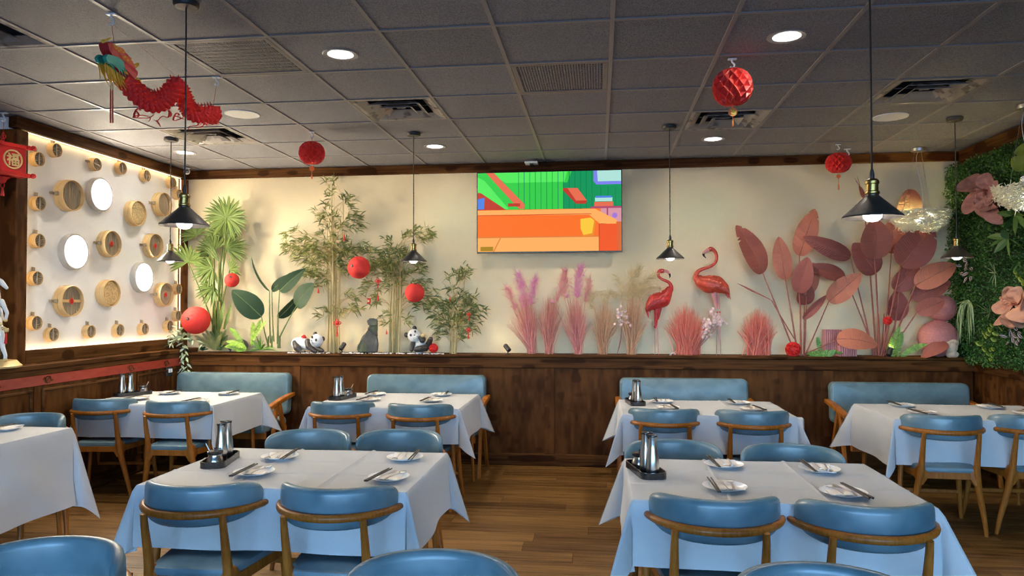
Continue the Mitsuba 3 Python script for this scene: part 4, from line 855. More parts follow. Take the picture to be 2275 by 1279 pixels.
# ------------------------------------------------------------------ television
TV = thing('television', 'wide wall mounted television showing a bright cartoon living room', 'television')
tx0, tx1, tz0, tz1, ty = -1.205, 0.232, EYE + 0.512, EYE + 1.321, 7.13
obj('bezel', cat(bx(tx0, tx1, ty, ty + 0.03, tz0, tz0 + 0.012, 0.002), bx(tx0, tx1, ty, ty + 0.03, tz1 - 0.007, tz1, 0.002), bx(tx0, tx0 + 0.007, ty, ty + 0.03, tz0, tz1, 0.002), bx(tx1 - 0.007, tx1, ty, ty + 0.03, tz0, tz1, 0.002), bx(tx0 + 0.002, tx1 - 0.002, ty + 0.012, ty + 0.034, tz0 + 0.002, tz1 - 0.002), bx(tx0 + 0.25, tx1 - 0.25, ty + 0.03, ty + 0.065, tz0 + 0.05, tz1 - 0.2, 0.01)), M_BLACK, TV)
obj('bracket', bx(-0.75, -0.22, ty + 0.06, YW, tz0 + 0.2, tz1 - 0.25), M_BLACKM, TV)
SCR = obj('screen', bx(tx0 + 0.005, tx1 - 0.005, ty + 0.0075, ty + 0.013, tz0 + 0.010, tz1 - 0.005), M_SCREEN, TV)
def scr(s, t): return (tx0 + 0.007 + s * (tx1 - tx0 - 0.014), tz1 - 0.007 - t * (tz1 - tz0 - 0.019))
layer = [0]
def picture(color, *polys):
    """One flat colour of the picture on the screen: outlines in shares of its width and height."""
    layer[0] += 1; y = ty + 0.0073 - 0.00022 * layer[0]; ms = []
    for pl_ in polys:
        q = np.array([scr(*a) for a in pl_])
        tri_ = trimesh.creation.triangulate_polygon(__import__('shapely').Polygon(q), engine='earcut')
        v2, f2 = np.array(tri_[0]), np.array(tri_[1])
        a = v2[f2]; cr = (a[:, 1, 0] - a[:, 0, 0]) * (a[:, 2, 1] - a[:, 0, 1]) - (a[:, 1, 1] - a[:, 0, 1]) * (a[:, 2, 0] - a[:, 0, 0])
        f2[cr < 0] = f2[cr < 0][:, ::-1]
        ms.append((np.c_[v2[:, 0], np.full(len(v2), y), v2[:, 1]], f2))
    k = obj('picture_patch', cat(*ms), M_SCREEN, SCR, kind='stuff')
    lin = [((c / 255 + 0.055) / 1.055) ** 2.4 if c > 10 else c / 3294.6 for c in color]
    scene[k]['emitter'] = lamp(np.array(lin), TV_L)
def rect(s0, t0, s1, t1): return [(s0, t0), (s1, t0), (s1, t1), (s0, t1)]
def lines(ss, t0, t1, w=0.0016): return [rect(s - w, t0, s + w, t1) for s in ss]
picture((20, 150, 90), rect(0, 0, 1, 0.5))
picture((55, 205, 75), rect(0, 0, 0.60, 0.5), [(0.60, 0), (0.66, 0), (0.63, 0.14), (0.60, 0.14)])
picture((85, 235, 95), [(0.08, 0), (0.63, 0), (0.61, 0.13), (0.2, 0.13)], [(0.0, 0.05), (0.05, 0.10), (0.22, 0.46), (0.10, 0.46), (0, 0.3)])
picture((15, 115, 75), *lines(np.linspace(0.29, 0.80, 14), 0, 0.48), *lines((0.86, 0.91, 0.96), 0.2, 0.5))
picture((230, 110, 80), [(0.06, 0.0), (0.115, 0.0), (0.33, 0.40), (0.33, 0.46), (0.29, 0.46)], [(0.63, 0.21), (0.70, 0.21), (0.765, 0.37), (0.69, 0.37)], rect(0.815, 0.39, 0.945, 0.445))
picture((190, 60, 45), [(0.69, 0.37), (0.765, 0.37), (0.76, 0.41), (0.69, 0.41)], [(0.60, 0.21), (0.63, 0.21), (0.69, 0.37), (0.69, 0.41), (0.60, 0.24)], rect(0.215, 0.39, 0.30, 0.43), [(0.0, 0.25), (0.02, 0.25), (0.2, 0.47), (0, 0.47)])
picture((125, 130, 235), [(0.81, 0), (1, 0), (1, 0.175), (0.83, 0.175), (0.81, 0.13)])
picture((175, 225, 215), [(0.835, 0), (1, 0), (1, 0.135), (0.84, 0.135)], rect(0.82, 0.335, 0.94, 0.385))
picture((80, 130, 225), rect(0.825, 0.315, 0.935, 0.34), [(0.0, 0.33), (0.05, 0.31), (0.045, 0.46), (0.0, 0.46)])
picture((175, 75, 110), rect(0.79, 0.445, 1.0, 0.66))
picture((215, 150, 165), rect(0.85, 0.47, 0.90, 0.64), rect(0.91, 0.47, 1.0, 0.64))
picture((160, 120, 215), [(0.955 + 0.018 * math.cos(a), 0.56 + 0.032 * math.sin(a)) for a in np.linspace(0, 6.0, 14)])
picture((250, 115, 40), rect(0, 0.47, 0.86, 0.82))
picture((255, 175, 95), [(0, 0.475), (0.82, 0.475), (0.97, 0.62), (0.97, 0.67), (0.85, 0.66), (0.78, 0.55), (0, 0.535)], [(0, 0.82), (0.16, 0.82), (0.11, 1.0), (0, 1.0)], [(0.165, 0.82), (0.85, 0.82), (0.85, 1.0), (0.115, 1.0)])
picture((215, 105, 55), rect(0.965, 0.64, 1.0, 1.0))
picture((240, 90, 40), rect(0.85, 0.665, 0.97, 1.0), rect(0.155, 0.82, 0.165, 0.823))
picture((225, 125, 60), rect(0.0, 0.81, 0.85, 0.825), [(0.158, 0.825), (0.166, 0.825), (0.116, 1.0), (0.108, 1.0)])
picture((205, 75, 40), rect(0.845, 0.66, 0.852, 1.0), [(0.0, 0.534), (0.79, 0.534), (0.80, 0.542), (0.0, 0.542)])
picture((235, 140, 45), [(0.715, 0.62), (0.80, 0.59), (0.825, 0.64), (0.81, 0.81), (0.735, 0.82)])
picture((250, 200, 60), [(0.72, 0.60), (0.79, 0.585), (0.815, 0.62), (0.80, 0.78), (0.74, 0.80), (0.72, 0.72)])
picture((170, 130, 30), rect(0.02, 0.935, 0.11, 0.99))
# outlets and a small box on the wainscot
def outlet(px, py, w, h, label):
    p = at(px, py, YL); t = thing('power_outlet', label, 'outlet')
    obj('plate', bx(p[0] - w, p[0] + w, YL - 0.008, YL + 0.011, p[2] - h, p[2] + h, 0.003), M_WHITEP, t)
    for s in (-1, 1): obj('socket', bx(p[0] - 0.014, p[0] + 0.014, YL - 0.0095, YL - 0.007, p[2] + s * 0.022 - 0.012, p[2] + s * 0.022 + 0.012, 0.001), M_RIM, t)
outlet(1371, 938, 0.038, 0.060, 'white power outlet on the back wainscot left of a table')
p = at(1775, 946, YL - 0.03); t = thing('wall_dispenser', 'small cream box on the wainscot beside the flamingo side table', 'dispenser')
obj('body', cbox(p, (0.085, 0.06, 0.16), 0.014), M_WHITEP, t); obj('base', cbox(p - [0, 0, 0.09], (0.05, 0.04, 0.03), 0.006), M_BLACKM, t)
p = atx(376, 823, XLW); t = thing('power_outlet', 'dark outlet with two white plugs on the left half wall', 'outlet')
obj('plate', bx(XLW - 0.008, XLW + 0.004, p[1] - 0.05, p[1] + 0.05, p[2] - 0.055, p[2] + 0.055, 0.003), M_BLACKM, t)
for s in (-1, 1): obj('plug', cbox((XLW + 0.012, p[1] + s * 0.016, p[2]), (0.02, 0.022, 0.04), 0.006), M_WHITEP, t)
# ------------------------------------------------------------------ plants on the ledge
scene['m_leafv'] = {'type': 'twosided', 'bsdf': {'type': 'principled', 'base_color': {'type': 'mesh_attribute', 'name': 'vertex_color'}, 'roughness': 0.45, 'specular': 0.4}}
scene['m_dryv'] = {'type': 'twosided', 'bsdf': {'type': 'principled', 'base_color': {'type': 'mesh_attribute', 'name': 'vertex_color'}, 'roughness': 0.8, 'specular': 0.2}}
M_LEAFV, M_DRYV = 'm_leafv', 'm_dryv'
M_DKLEAF = pm('dark_leaf', (0.020, 0.045, 0.020), 0.6, specular=0.2)
M_STEMG = pm('green_stem', (0.12, 0.16, 0.05), 0.5)
M_CULM = pm('bamboo_culm', lambda p, n, uv: mix((0.33, 0.25, 0.09), (0.50, 0.40, 0.18), fbm(p.x * 40, p.y * 40, p.z * 5, 2)), 0.45)
M_ROCK = pm('rock', lambda p, n, uv: mix(mix((0.020, 0.021, 0.022), (0.085, 0.085, 0.080), fbm(p.x * 30, p.y * 30, p.z * 16, 4)), (0.06, 0.085, 0.03), 0.5 * smoothstep(0.62, 0.72, noise(p.x * 9, p.y * 9, p.z * 9 + 4))), 0.8)
M_FURW, M_FURB = pm('panda_white', (0.74, 0.72, 0.68), 0.6), pm('panda_black', lambda p, n, uv: mix((0.012, 0.011, 0.010), (0.045, 0.036, 0.032), fbm(p.x * 60, p.y * 60, p.z * 60, 2)), 0.5)
M_PEBBLE = pm('pebble', (0.74, 0.72, 0.68), 0.6)
M_LAMPRED = pm('red_lantern_paper', (0.54, 0.024, 0.018), 0.75)
def soup(parts, cols):
    """Many small meshes as one, each with its own colour."""
    v, f = cat(*parts); c = np.vstack([np.broadcast_to(np.array(k, float), (len(p[0]), 3)) for p, k in zip(parts, cols)])
    return v, f, c
def colored(name, parts, cols, m, parent, **kw):
    v, f, c = soup(parts, cols)
    return obj(name, mikit.ply((v, f), m, color=c), None, parent, **kw)
def vary(r, a, b, amt=0.12): t = r.uniform(); return np.clip((np.array(a) * (1 - t) + np.array(b) * t) * (1 + amt * r.normal()), 0, 1)
def blade(base, d, L, w, r, droop=0.25, n=3, fold=0.25):
    d = np.array(d, float) / np.linalg.norm(d); s = np.linspace(0, 1, n + 1)[:, None]
    p = base + d * L * s + np.array([0, 0, -1.0]) * droop * L * s ** 2
    side = np.cross(d, r.normal(size=3)); hw = w / 2 * np.array([0.35, 1.0, 0.75, 0.02] if n == 3 else np.sin(np.linspace(0.25, PI - 0.03, n + 1)))
    return strip(p, hw, side, fold)
F = np.array
# spotlights standing on the ledge
def spotlight(px, py, d, label, y=7.03, power=SPOT_L, tint=WARMER):
    p = at(px, py, y); d = np.array(d, float) / np.linalg.norm(d); t = thing('ledge_spotlight', label, 'spotlight')
    a = p + d * 0.05
    obj('housing', tube([p - d * 0.03, p - d * 0.028, a - d * 0.004, a], [0.016, 0.022, 0.022, 0.020], 14), M_BLACKM, t, smooth=40)
    obj('foot', cat(tube([p - d * 0.01, (p[0], y, LEDGE + 0.004)], 0.006, 6), cbox((p[0], y, LEDGE + 0.003), (0.05, 0.035, 0.006), 0.002)), M_BLACKM, t)
    v, f = disk(0.0175, 16, down=False); fr = frame(a + d * 0.0015, np.cross(d, [0.3, 1, 0.2]), d)
    k = obj('lens', mikit.ply((v, f), M_WHITEP), None, t, to_world=fr); scene[k]['emitter'] = lamp(tint, power)
spotlight(760, 771, (0.42, 0.75, 1.0), 'small black spotlight beside the tall bamboo stems')
spotlight(1128, 774, (-0.75, 0.7, 0.8), 'small black spotlight alone on the ledge below the television')
spotlight(1976, 783, (0.35, 0.28, 0.62), 'small spotlight at the foot of the green fern by the pink plant', 7.0, SPOT_L * 0.8, np.array([1.0, 0.86, 0.35]))
spotlight(512, 770, (-0.06, -0.12, 1.0), 'added small spotlight hidden in the ferns under the fan palm', 7.10, SPOT_L * 0.55)  # added lamp with no visible source, brightens the palm fan from below

# fan palm
def c5(x, y): return 360 + x / 3.12, 390 + y / 3.12
def c6(x, y): return 680 + x / 3.119, 390 + y / 3.119
def c7(x, y): return 1040 + x / 2.842, 360 + y / 2.842
def c8(x, y): return 1600 + x / 2.843, 380 + y / 2.843
M_PALM = pm('palm_leaf', lambda p, n, uv: mix((0.046, 0.084, 0.018), (0.100, 0.138, 0.026), fbm(p.x * 16, p.y * 16, p.z * 16, 2)), 0.55, specular=0.25)
palm = thing('fan_palm', 'tall potted fan palm with green and yellow-green fans in the left corner', 'palm')
pbase = at(*c5(372, 1190), 7.10); r = np.random.default_rng(11)
def fan(hub, y, ang, span, R, n, m, tiltf=0.0, petiole=True, bend=None):
    """hub in crop pixels; ang the direction of the middle leaflet, in degrees from +x, anticlockwise; tiltf turns the fan towards the viewer."""
    h = at(*c5(*hub), y); out = []
    a0 = D(ang); mid = np.array([math.cos(a0), 0, math.sin(a0)]); side = np.array([-math.sin(a0), 0, math.cos(a0)])
    fwd = np.array([0, -1.0, 0]); mid = mid * math.cos(tiltf) + fwd * math.sin(tiltf)
    for k in range(n):
        b = D(-span / 2 + span * k / (n - 1)); d = mid * math.cos(b) + side * math.sin(b) + fwd * 0.12 * math.sin(k * 2.1)
        d /= np.linalg.norm(d); L = R * (1 - 0.18 * (abs(b) / D(span / 2)) ** 2) * r.uniform(0.92, 1.06)
        s = np.linspace(0, 1, 6)[:, None]; p = h + d * L * s + np.array([0, -0.10, -0.16]) * L * s ** 2.5
        nrm = np.cross(mid, side); sd = np.cross(d, nrm)
        hw = R * D(span) / n * 0.5 * np.array([0.08, 0.45, 0.78, 0.80, 0.5, 0.03]) * 0.92
        out.append(strip(p, hw, sd, 0.35))
    f_ = obj('frond', cat(*out), m, palm, smooth=False)
    if petiole:
        q = pbase + [r.uniform(-0.05, 0.05), r.uniform(-0.03, 0.03), 0]
        obj('petiole', tube(bez(q, q * 0.45 + h * 0.55 + [0, 0.0, 0.06], h, n=10), np.linspace(0.010, 0.006, 10), 6), M_PALM, f_, smooth=50)
fan((420, 420), 7.14, 112, 210, 0.25, 22, M_PALM)
fan((240, 420), 7.16, 120, 150, 0.22, 16, M_PALM, petiole=False)
fan((445, 505), 7.08, 20, 150, 0.245, 20, M_PALM, -0.2)
fan((360, 520), 7.12, 125, 170, 0.24, 18, M_PALM)
fan((178, 600), 6.98, 95, 215, 0.235, 20, M_PALM, 0.2)
fan((350, 640), 7.0, 195, 190, 0.20, 18, M_PALM, 0.3)
fan((360, 770), 7.05, 225, 170, 0.19, 16, M_PALM, 0.3)
fan((470, 655), 7.0, 15, 170, 0.165, 16, M_PALM, 0.35)
fan((447, 292), 6.97, 78, 300, 0.262, 34, M_PALM, 0.12)
fan((395, 600), 6.97, 118, 36, 0.24, 9, M_PALM, 0.1)
for x0, y0, x1, y1, w in ((400, 1060, 430, 870, 34), (430, 1065, 485, 880, 26)):
    a, b = at(*c5(x0, y0), 7.02), at(*c5(x1, y1), 7.02); d = b - a
    obj('frond', strip(a + d * np.linspace(0, 1, 8)[:, None], w * 0.00142 / 2 * np.array([.5, .8, 1, 1, .95, .8, .5, .05]), np.cross(d, [0, 1, 0.2]), 0.3), M_PALM, palm, smooth=True)
# broad leaved plants
def bigleaf(base, tip, W, face=(0, -1, 0), bend=0.05, fold=0.18, rip=0.0015, veins=26, prof=(0.62, 0.75), nl=40, nw=5, twist=0.0, tear=None):
    """A large paddle-shaped leaf with a sunken midrib and ribbed veins."""
    base, tip = np.array(base, float), np.array(tip, float); d = tip - base; L = np.linalg.norm(d); d /= L
    sd = np.cross(np.array(face, float), d); sd /= np.linalg.norm(sd); n = np.cross(d, sd)
    v = []
    for i in range(nl + 1):
        s = i / nl; c = base + d * L * s + n * bend * L * (4 * s * (1 - s) - 1.6 * s * s)
        hw0 = W / 2 * max(math.sin(PI * s ** prof[0]), 0) ** prof[1] + 1e-4
        tw = twist * s; sd2, n2 = sd * math.cos(tw) + n * math.sin(tw), n * math.cos(tw) - sd * math.sin(tw)
        for j in range(-nw, nw + 1):
            u = j / nw; hw = hw0 * (1 - sum(0.42 * max(0, 1 - abs(s - q) / 0.022) for q, b in (tear or ()) if b * u > 0)); ru = rip * math.sin(veins * 2 * PI * (s + 0.12 * abs(u))) * min(1, 3 * abs(u)) * (1 - 0.85 * u ** 4) * math.sin(PI * s) ** 0.3
            back = d * 0.03 * L * abs(u) ** 1.5
            v.append(c + sd2 * u * hw + n2 * (fold * hw * (abs(u) ** 1.3) * 1.2 - fold * 0.25 * hw * u * u * 4 * 0.5 + ru) + back * math.sin(PI * s))
    w = 2 * nw + 1
    f = [[i * w + j, i * w + j + 1, (i + 1) * w + j + 1, (i + 1) * w + j] for i in range(nl) for j in range(w - 1)]
    return np.array(v), tri(f)
def rib(base, tip, W, bend, face, rad):
    base, tip = np.array(base, float), np.array(tip, float); d = tip - base; L = np.linalg.norm(d); d /= L
    sd = np.cross(np.array(face, float), d); sd /= np.linalg.norm(sd); n = np.cross(d, sd); s = np.linspace(0, 0.96, 12)[:, None]
    return tube(base + d * L * s + n * bend * L * (4 * s * (1 - s) - 1.6 * s * s), np.linspace(rad, rad * 0.3, 12), 5)
bop = thing('broad_leaf_plant', 'dark green plant with five broad glossy paddle leaves beside the fan palm', 'plant')
def leaf(parent, conv, base, tip, W, y0, y1, m, stem=None, sm=None, sr=0.006, ys=7.08, scale=0.00142, **kw):
    b, t_ = at(*conv(*base), y0), at(*conv(*tip), y1); fc = kw.pop('face', (0, -1, 0.1)); be = kw.get('bend', 0.05)
    k = obj('leaf', bigleaf(b, t_, W * scale, face=fc, **kw), m, parent, smooth=True)
    obj('midrib', rib(b, t_, W, be, fc, 0.0042), sm or m, k, smooth=True)
    if stem:
        q = at(*conv(*stem), ys); obj('stem', tube(bez(q, q * 0.5 + b * 0.5 + [0, -0.01, 0.0], b, n=10), np.linspace(sr * 1.3, sr * 0.7, 10), 6), sm or m, parent, smooth=50)
leaf(bop, c5, (745, 800), (600, 568), 70, 7.08, 7.00, M_DKLEAF, (752, 1160), M_STEMG, face=(-0.8, -0.5, 0.3), fold=0.3)
leaf(bop, c5, (762, 800), (905, 675), 80, 7.10, 7.12, M_DKLEAF, (775, 1150), M_STEMG, face=(0.1, -0.8, 0.5), fold=0.2)
leaf(bop, c5, (815, 800), (985, 645), 105, 7.05, 7.02, M_DKLEAF, (800, 1165), M_STEMG, face=(0.3, -1, 0.2), fold=0.2)
leaf(bop, c5, (690, 978), (485, 790), 165, 6.99, 6.88, M_DKLEAF, (735, 1170), M_STEMG, face=(0.15, -1, 0.45), fold=0.12, prof=(0.7, 0.7))
leaf(bop, c5, (930, 905), (1040, 745), 150, 7.02, 6.96, M_DKLEAF, (815, 1120), M_STEMG, face=(-0.2, -1, 0.3), fold=0.1, prof=(0.7, 0.62))
leaf(bop, c5, (805, 985), (985, 800), 95, 7.10, 7.08, M_DKLEAF, (810, 1180), M_STEMG, face=(0.65, -0.5, -0.4), fold=0.35)
leaf(bop, c5, (560, 830), (485, 790), 50, 7.0, 6.96, M_DKLEAF, None, None, face=(0.3, -0.6, 0.7), fold=0.3)
obj('stem', cat(*[tube(bez(at(*c5(x, 1195), 7.09), at(*c5(x + 3, 1110), 7.08), n=4), [0.011, 0.008, 0.008, 0.006], 8) for x in (735, 760, 805, 815)]), M_STEMG, bop, smooth=50)
# ferns and small green plants at the foot of the palm
def fern_frond(base, tip, W, col, r, sag=0.10, n=20, pw=0.010):
    base, tip = np.array(base), np.array(tip); d = tip - base; L = np.linalg.norm(d); sp = [base + d * s + np.array([0, 0, 1.0]) * sag * L * 4 * s * (1 - s) for s in np.linspace(0, 1, n)]
    sp = np.array(sp); tn = np.gradient(sp, axis=0); fw = np.array([0, -1.0, 0.35]); parts = [tube(sp[::2], 0.0018, 4)]
    for k in range(1, n):
        s = k / n; l = W * math.sin(PI * min(1, s * 0.85 + 0.14)) ** 0.8
        sd = np.cross(fw, tn[k]); sd /= np.linalg.norm(sd) + 1e-9; t = tn[k] / np.linalg.norm(tn[k])
        for q in (-1, 1): parts.append(strip(sp[k] + (sd * q + t * 0.35) * l * np.linspace(0, 1, 4)[:, None] + np.array([0, 0, -0.12]) * l * np.linspace(0, 1, 4)[:, None] ** 2, pw / 2 * np.array([.8, 1, .8, .05]), t, 0.2))
    return parts, [vary(r, *col) for _ in parts]
def fern(label, fronds, conv, col, seed, y=7.0, W=0.035, name='fern', **kw):
    r = np.random.default_rng(seed); t = thing(name, label, 'fern')
    for b, tp in fronds:
        p, c = fern_frond(at(*conv(*b), y + r.uniform(-.03, .05)), at(*conv(*tp), y + r.uniform(-.05, .03)), W, col, r, **kw); colored('frond', p, c, M_LEAFV, t)
c9 = lambda x, y: (360 + x / 7.107, 680 + y / 7.107)
BRG, MIDG, DKG, OLG = (F((.20, .40, .03)), F((.36, .52, .06))), (F((.07, .19, .03)), F((.16, .30, .05))), (F((.03, .07, .02)), F((.075, .12, .03))), (F((.13, .15, .04)), F((.24, .24, .08)))
fern('bright yellow-green sword fern with long upright fronds on the ledge', [((1290, 640), (1070, 350)), ((1280, 660), (1020, 560)), ((1400, 620), (1560, 220)), ((1420, 640), (1440, 260)), ((1400, 600), (1640, 240)), ((1280, 660), (1000, 640)), ((1330, 690), (1180, 600)), ((1330, 690), (1130, 680))], c9, BRG, 21)
fern('olive feathery cedar-like fern under the red paper lantern', [((820, 690), (520, 470)), ((820, 690), (640, 430)), ((830, 690), (720, 480)), ((860, 680), (580, 600)), ((840, 690), (940, 440)), ((850, 700), (540, 520)), ((860, 690), (690, 380)), ((870, 690), (1000, 560))], c9, OLG, 22, n=26, pw=0.006, W=0.03)
fern('dark green feathery fern spreading at the foot of the fan palm', [((900, 690), (760, 400)), ((900, 690), (1010, 370)), ((900, 690), (860, 380)), ((900, 690), (1040, 460)), ((880, 690), (700, 560)), ((900, 690), (1010, 620)), ((900, 680), (780, 500)), ((920, 690), (940, 400))], c9, DKG, 23, n=26, pw=0.006, W=0.03)
def tuftplant(label, name, conv, base, tips, w, col, seed, y=7.0, cat_='plant', droop=0.2):
    r = np.random.default_rng(seed); t = thing(name, label, cat_)
    for tp in tips:
        b, e = at(*conv(*base), y), at(*conv(*tp), y - 0.05 + r.uniform(-.06, .03)); d = e - b; L = np.linalg.norm(d)
        colored('leaf', [blade(b, d / L + [0, 0, droop * 0.7], L, w, r, droop, 6, 0.3)], [vary(r, *col)], M_LEAFV, t)
tuftplant('grassy green plant with narrow arching leaves in front of the broad leaves', 'ribbon_plant', c9, (1560, 690), [(1340, 700), (1420, 560), (1480, 420), (1400, 640), (1560, 400), (1620, 470), (1690, 560), (1760, 590), (1800, 640), (1860, 690), (1700, 640), (1380, 480), (1530, 500), (1640, 560), (1480, 600), (1340, 620)], 0.020, MIDG, 24)
tuftplant('small dark green leafy filler plant at the left ledge corner', 'filler_plant', c9, (640, 700), [(540, 640), (600, 600), (680, 610), (740, 660), (560, 690), (700, 640), (640, 620)], 0.022, (F((.02, .07, .03)), F((.05, .12, .05))), 25)
tuftplant('light green rosette plant low between the ferns', 'rosette_plant', c9, (1190, 690), [(1090, 650), (1130, 610), (1190, 590), (1250, 620), (1290, 670), (1100, 690), (1210, 640), (1030, 600), (1010, 640)], 0.020, (F((.25, .42, .08)), F((.42, .55, .16))), 26)
st = obj('dark_stone', ball(0.085, 3, at(535, 757, 7.12), (0.9, 0.7, 0.8)), M_ROCK, smooth=True, label='dark rounded stone half hidden behind the bright fern', cat='stone')
# trailing variegated plant over the corner
tp_ = thing('trailing_plant', 'trailing plant with white-striped green leaves hanging over the left corner', 'plant'); r = np.random.default_rng(31)
def varieg(seed, dark):
    q = np.random.default_rng(seed); n, m = 8, 4; v, c = [], []
    for i in range(n + 1):
        s = i / n; hw = 0.5 * 0.36 * math.sin(PI * s ** 0.75) ** 0.9 + 0.002
        for j in range(-m, m + 1):
            u = j / m; v.append([s, u * hw, 0.06 * u * u - 0.25 * s * s + 0.08 * s])
            a = 1 if (0.10 < abs(u) < 0.62) else 0
            c.append((F((.62, .64, .46)) if a else (F((.07, .10, .06)) if dark else F((.14, .22, .07)))) * q.uniform(0.9, 1.1))
    w = 2 * m + 1
    return mikit.ply((np.array(v), tri([[i * w + j, i * w + j + 1, (i + 1) * w + j + 1, (i + 1) * w + j] for i in range(n) for j in range(w - 1)])), M_LEAFV, smooth=True, color=np.clip(np.array(c), 0, 1))
vls = [varieg(k, k % 3 == 2) for k in range(4)]
vines = [[(330, 560), (320, 680), (310, 800), (300, 900), (330, 1000), (350, 1180)], [(330, 560), (360, 680), (390, 860), (400, 1000), (395, 1150)], [(340, 540), (180, 500), (60, 580)], [(330, 540), (300, 400), (250, 330)], [(340, 540), (460, 520), (640, 600)], [(340, 520), (430, 400), (420, 380)], [(320, 560), (200, 540), (120, 620)]]
for k, vn in enumerate(vines):
    cur = bez(*[at(*c9(x, y), 6.93 if (j > 0 and k < 2) else 6.96 - 0.02 * k * (j > 0)) for j, (x, y) in enumerate(vn)], n=26)
    obj('stem', tube(cur, 0.0025, 5), M_STEMG, tp_, smooth=50)
    tn = np.gradient(cur, axis=0)
    for i in range(1 if k < 2 else 4, 26, 2 if k < 2 else 3):
        t = tn[i] / np.linalg.norm(tn[i]); side = np.array([1.0 if (i // 2) % 2 else -1.0, -0.5, 0.1]) + r.normal(size=3) * 0.25
        d = side * 0.9 + t * 0.7 + [0, 0, -0.15]
        obj('leaf', vls[r.integers(4)], None, tp_, to_world=frame(cur[i], d, np.array([0, -0.8, 0.6]) + r.normal(size=3) * 0.25) @ T().scale(float(r.uniform(0.060, 0.085))))
for k in range(26):
    o = at(*c9(330 + r.normal() * 80, 470 + r.normal() * 70), 6.98 + r.uniform(-.05, .05)); d = r.normal(size=3) * [1, 0.5, 0.7] + [0, -0.4, 0.1]
    obj('leaf', vls[r.integers(4)], None, tp_, to_world=frame(o, d, np.array([0, -0.7, 0.7]) + r.normal(size=3) * 0.3) @ T().scale(float(r.uniform(0.060, 0.085))))
obj('pot', lathe([(0.0, 0.0), (0.045, 0.0), (0.055, 0.05), (0.0, 0.055)], 16, (*at(*c9(340, 600), 7.02)[:2], LEDGE)), M_BLACKM, tp_, smooth=40)

# bamboo
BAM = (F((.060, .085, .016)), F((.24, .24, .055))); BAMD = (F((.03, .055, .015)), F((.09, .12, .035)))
def bamboo(label, conv, culms, clusters, seed, y=7.1, name='bamboo_plant'):
    r = np.random.default_rng(seed); t = thing(name, label, 'bamboo')
    tops = []
    for x0, y0, x1, y1, rad in culms:
        yy = y + r.uniform(-0.06, 0.06); a, b = at(*conv(x0, y0), yy), at(*conv(x1, y1), yy - 0.02); a[2] = LEDGE
        n = max(4, int((b[2] - a[2]) / 0.13)); pts, rr = [], []
        for k in range(n + 1):
            for e, q in ((-0.012, 1.0), (0.0, 1.16), (0.012, 1.0)):
                s = min(max(k / n + e / (b[2] - a[2]), 0), 1); pts.append(a + (b - a) * s + np.array([0.004 * math.sin(k + x0), 0, 0])); rr.append(rad * q * (1 - 0.45 * s))
        pts = np.array(pts) + np.linspace(0, 1e-5, len(pts))[:, None]
        obj('culm', tube(pts, rr, 8), M_CULM, t, smooth=50); tops.append((a, b))
    parts, cols, twigs = [], [], []
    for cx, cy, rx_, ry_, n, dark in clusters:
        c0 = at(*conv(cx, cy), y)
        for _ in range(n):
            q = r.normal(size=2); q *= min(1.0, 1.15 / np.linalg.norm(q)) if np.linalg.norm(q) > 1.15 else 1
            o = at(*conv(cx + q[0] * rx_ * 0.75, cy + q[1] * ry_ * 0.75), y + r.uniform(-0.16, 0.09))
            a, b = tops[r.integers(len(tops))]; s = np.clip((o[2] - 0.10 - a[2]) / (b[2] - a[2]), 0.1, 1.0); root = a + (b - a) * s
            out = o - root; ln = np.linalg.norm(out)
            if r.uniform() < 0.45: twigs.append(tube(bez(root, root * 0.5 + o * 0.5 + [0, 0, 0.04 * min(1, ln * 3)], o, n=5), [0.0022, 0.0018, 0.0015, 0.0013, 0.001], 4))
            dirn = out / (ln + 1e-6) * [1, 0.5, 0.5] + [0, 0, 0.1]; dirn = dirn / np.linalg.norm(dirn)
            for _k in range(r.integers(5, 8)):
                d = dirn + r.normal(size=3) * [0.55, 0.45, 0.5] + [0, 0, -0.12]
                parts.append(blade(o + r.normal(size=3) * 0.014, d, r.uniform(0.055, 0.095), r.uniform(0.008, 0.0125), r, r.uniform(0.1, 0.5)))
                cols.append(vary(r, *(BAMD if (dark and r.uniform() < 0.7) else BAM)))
    obj('twigs', cat(*twigs), M_CULM, t, kind='stuff')
    parts = [(np.minimum(p_[0], [99, YW - 0.004, 99]), p_[1]) for p_ in parts]
    colored('foliage', parts, cols, M_LEAFV, t, kind='stuff')
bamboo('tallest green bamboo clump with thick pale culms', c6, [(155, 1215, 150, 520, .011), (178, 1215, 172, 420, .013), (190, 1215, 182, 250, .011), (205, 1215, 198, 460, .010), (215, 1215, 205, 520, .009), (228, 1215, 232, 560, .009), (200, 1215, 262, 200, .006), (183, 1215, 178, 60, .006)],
       [(170, 80, 45, 80, 9, 0), (130, 250, 80, 60, 12, 0), (300, 190, 60, 60, 12, 1), (320, 320, 75, 60, 18, 1), (180, 330, 70, 60, 14, 0), (110, 440, 110, 60, 22, 0), (-60, 400, 90, 45, 9, 0), (-40, 490, 110, 60, 26, 0), (20, 560, 100, 70, 26, 0), (310, 480, 90, 55, 26, 1), (260, 570, 70, 70, 22, 1), (60, 650, 70, 60, 18, 0), (270, 640, 40, 50, 10, 1), (110, 720, 60, 50, 10, 0), (200, 940, 55, 30, 7, 0), (120, 960, 50, 50, 4, 0), (310, 820, 65, 35, 8, 0), (340, 930, 60, 40, 6, 0), (420, 530, 40, 35, 6, 1), (190, 560, 70, 60, 16, 0)], 41)
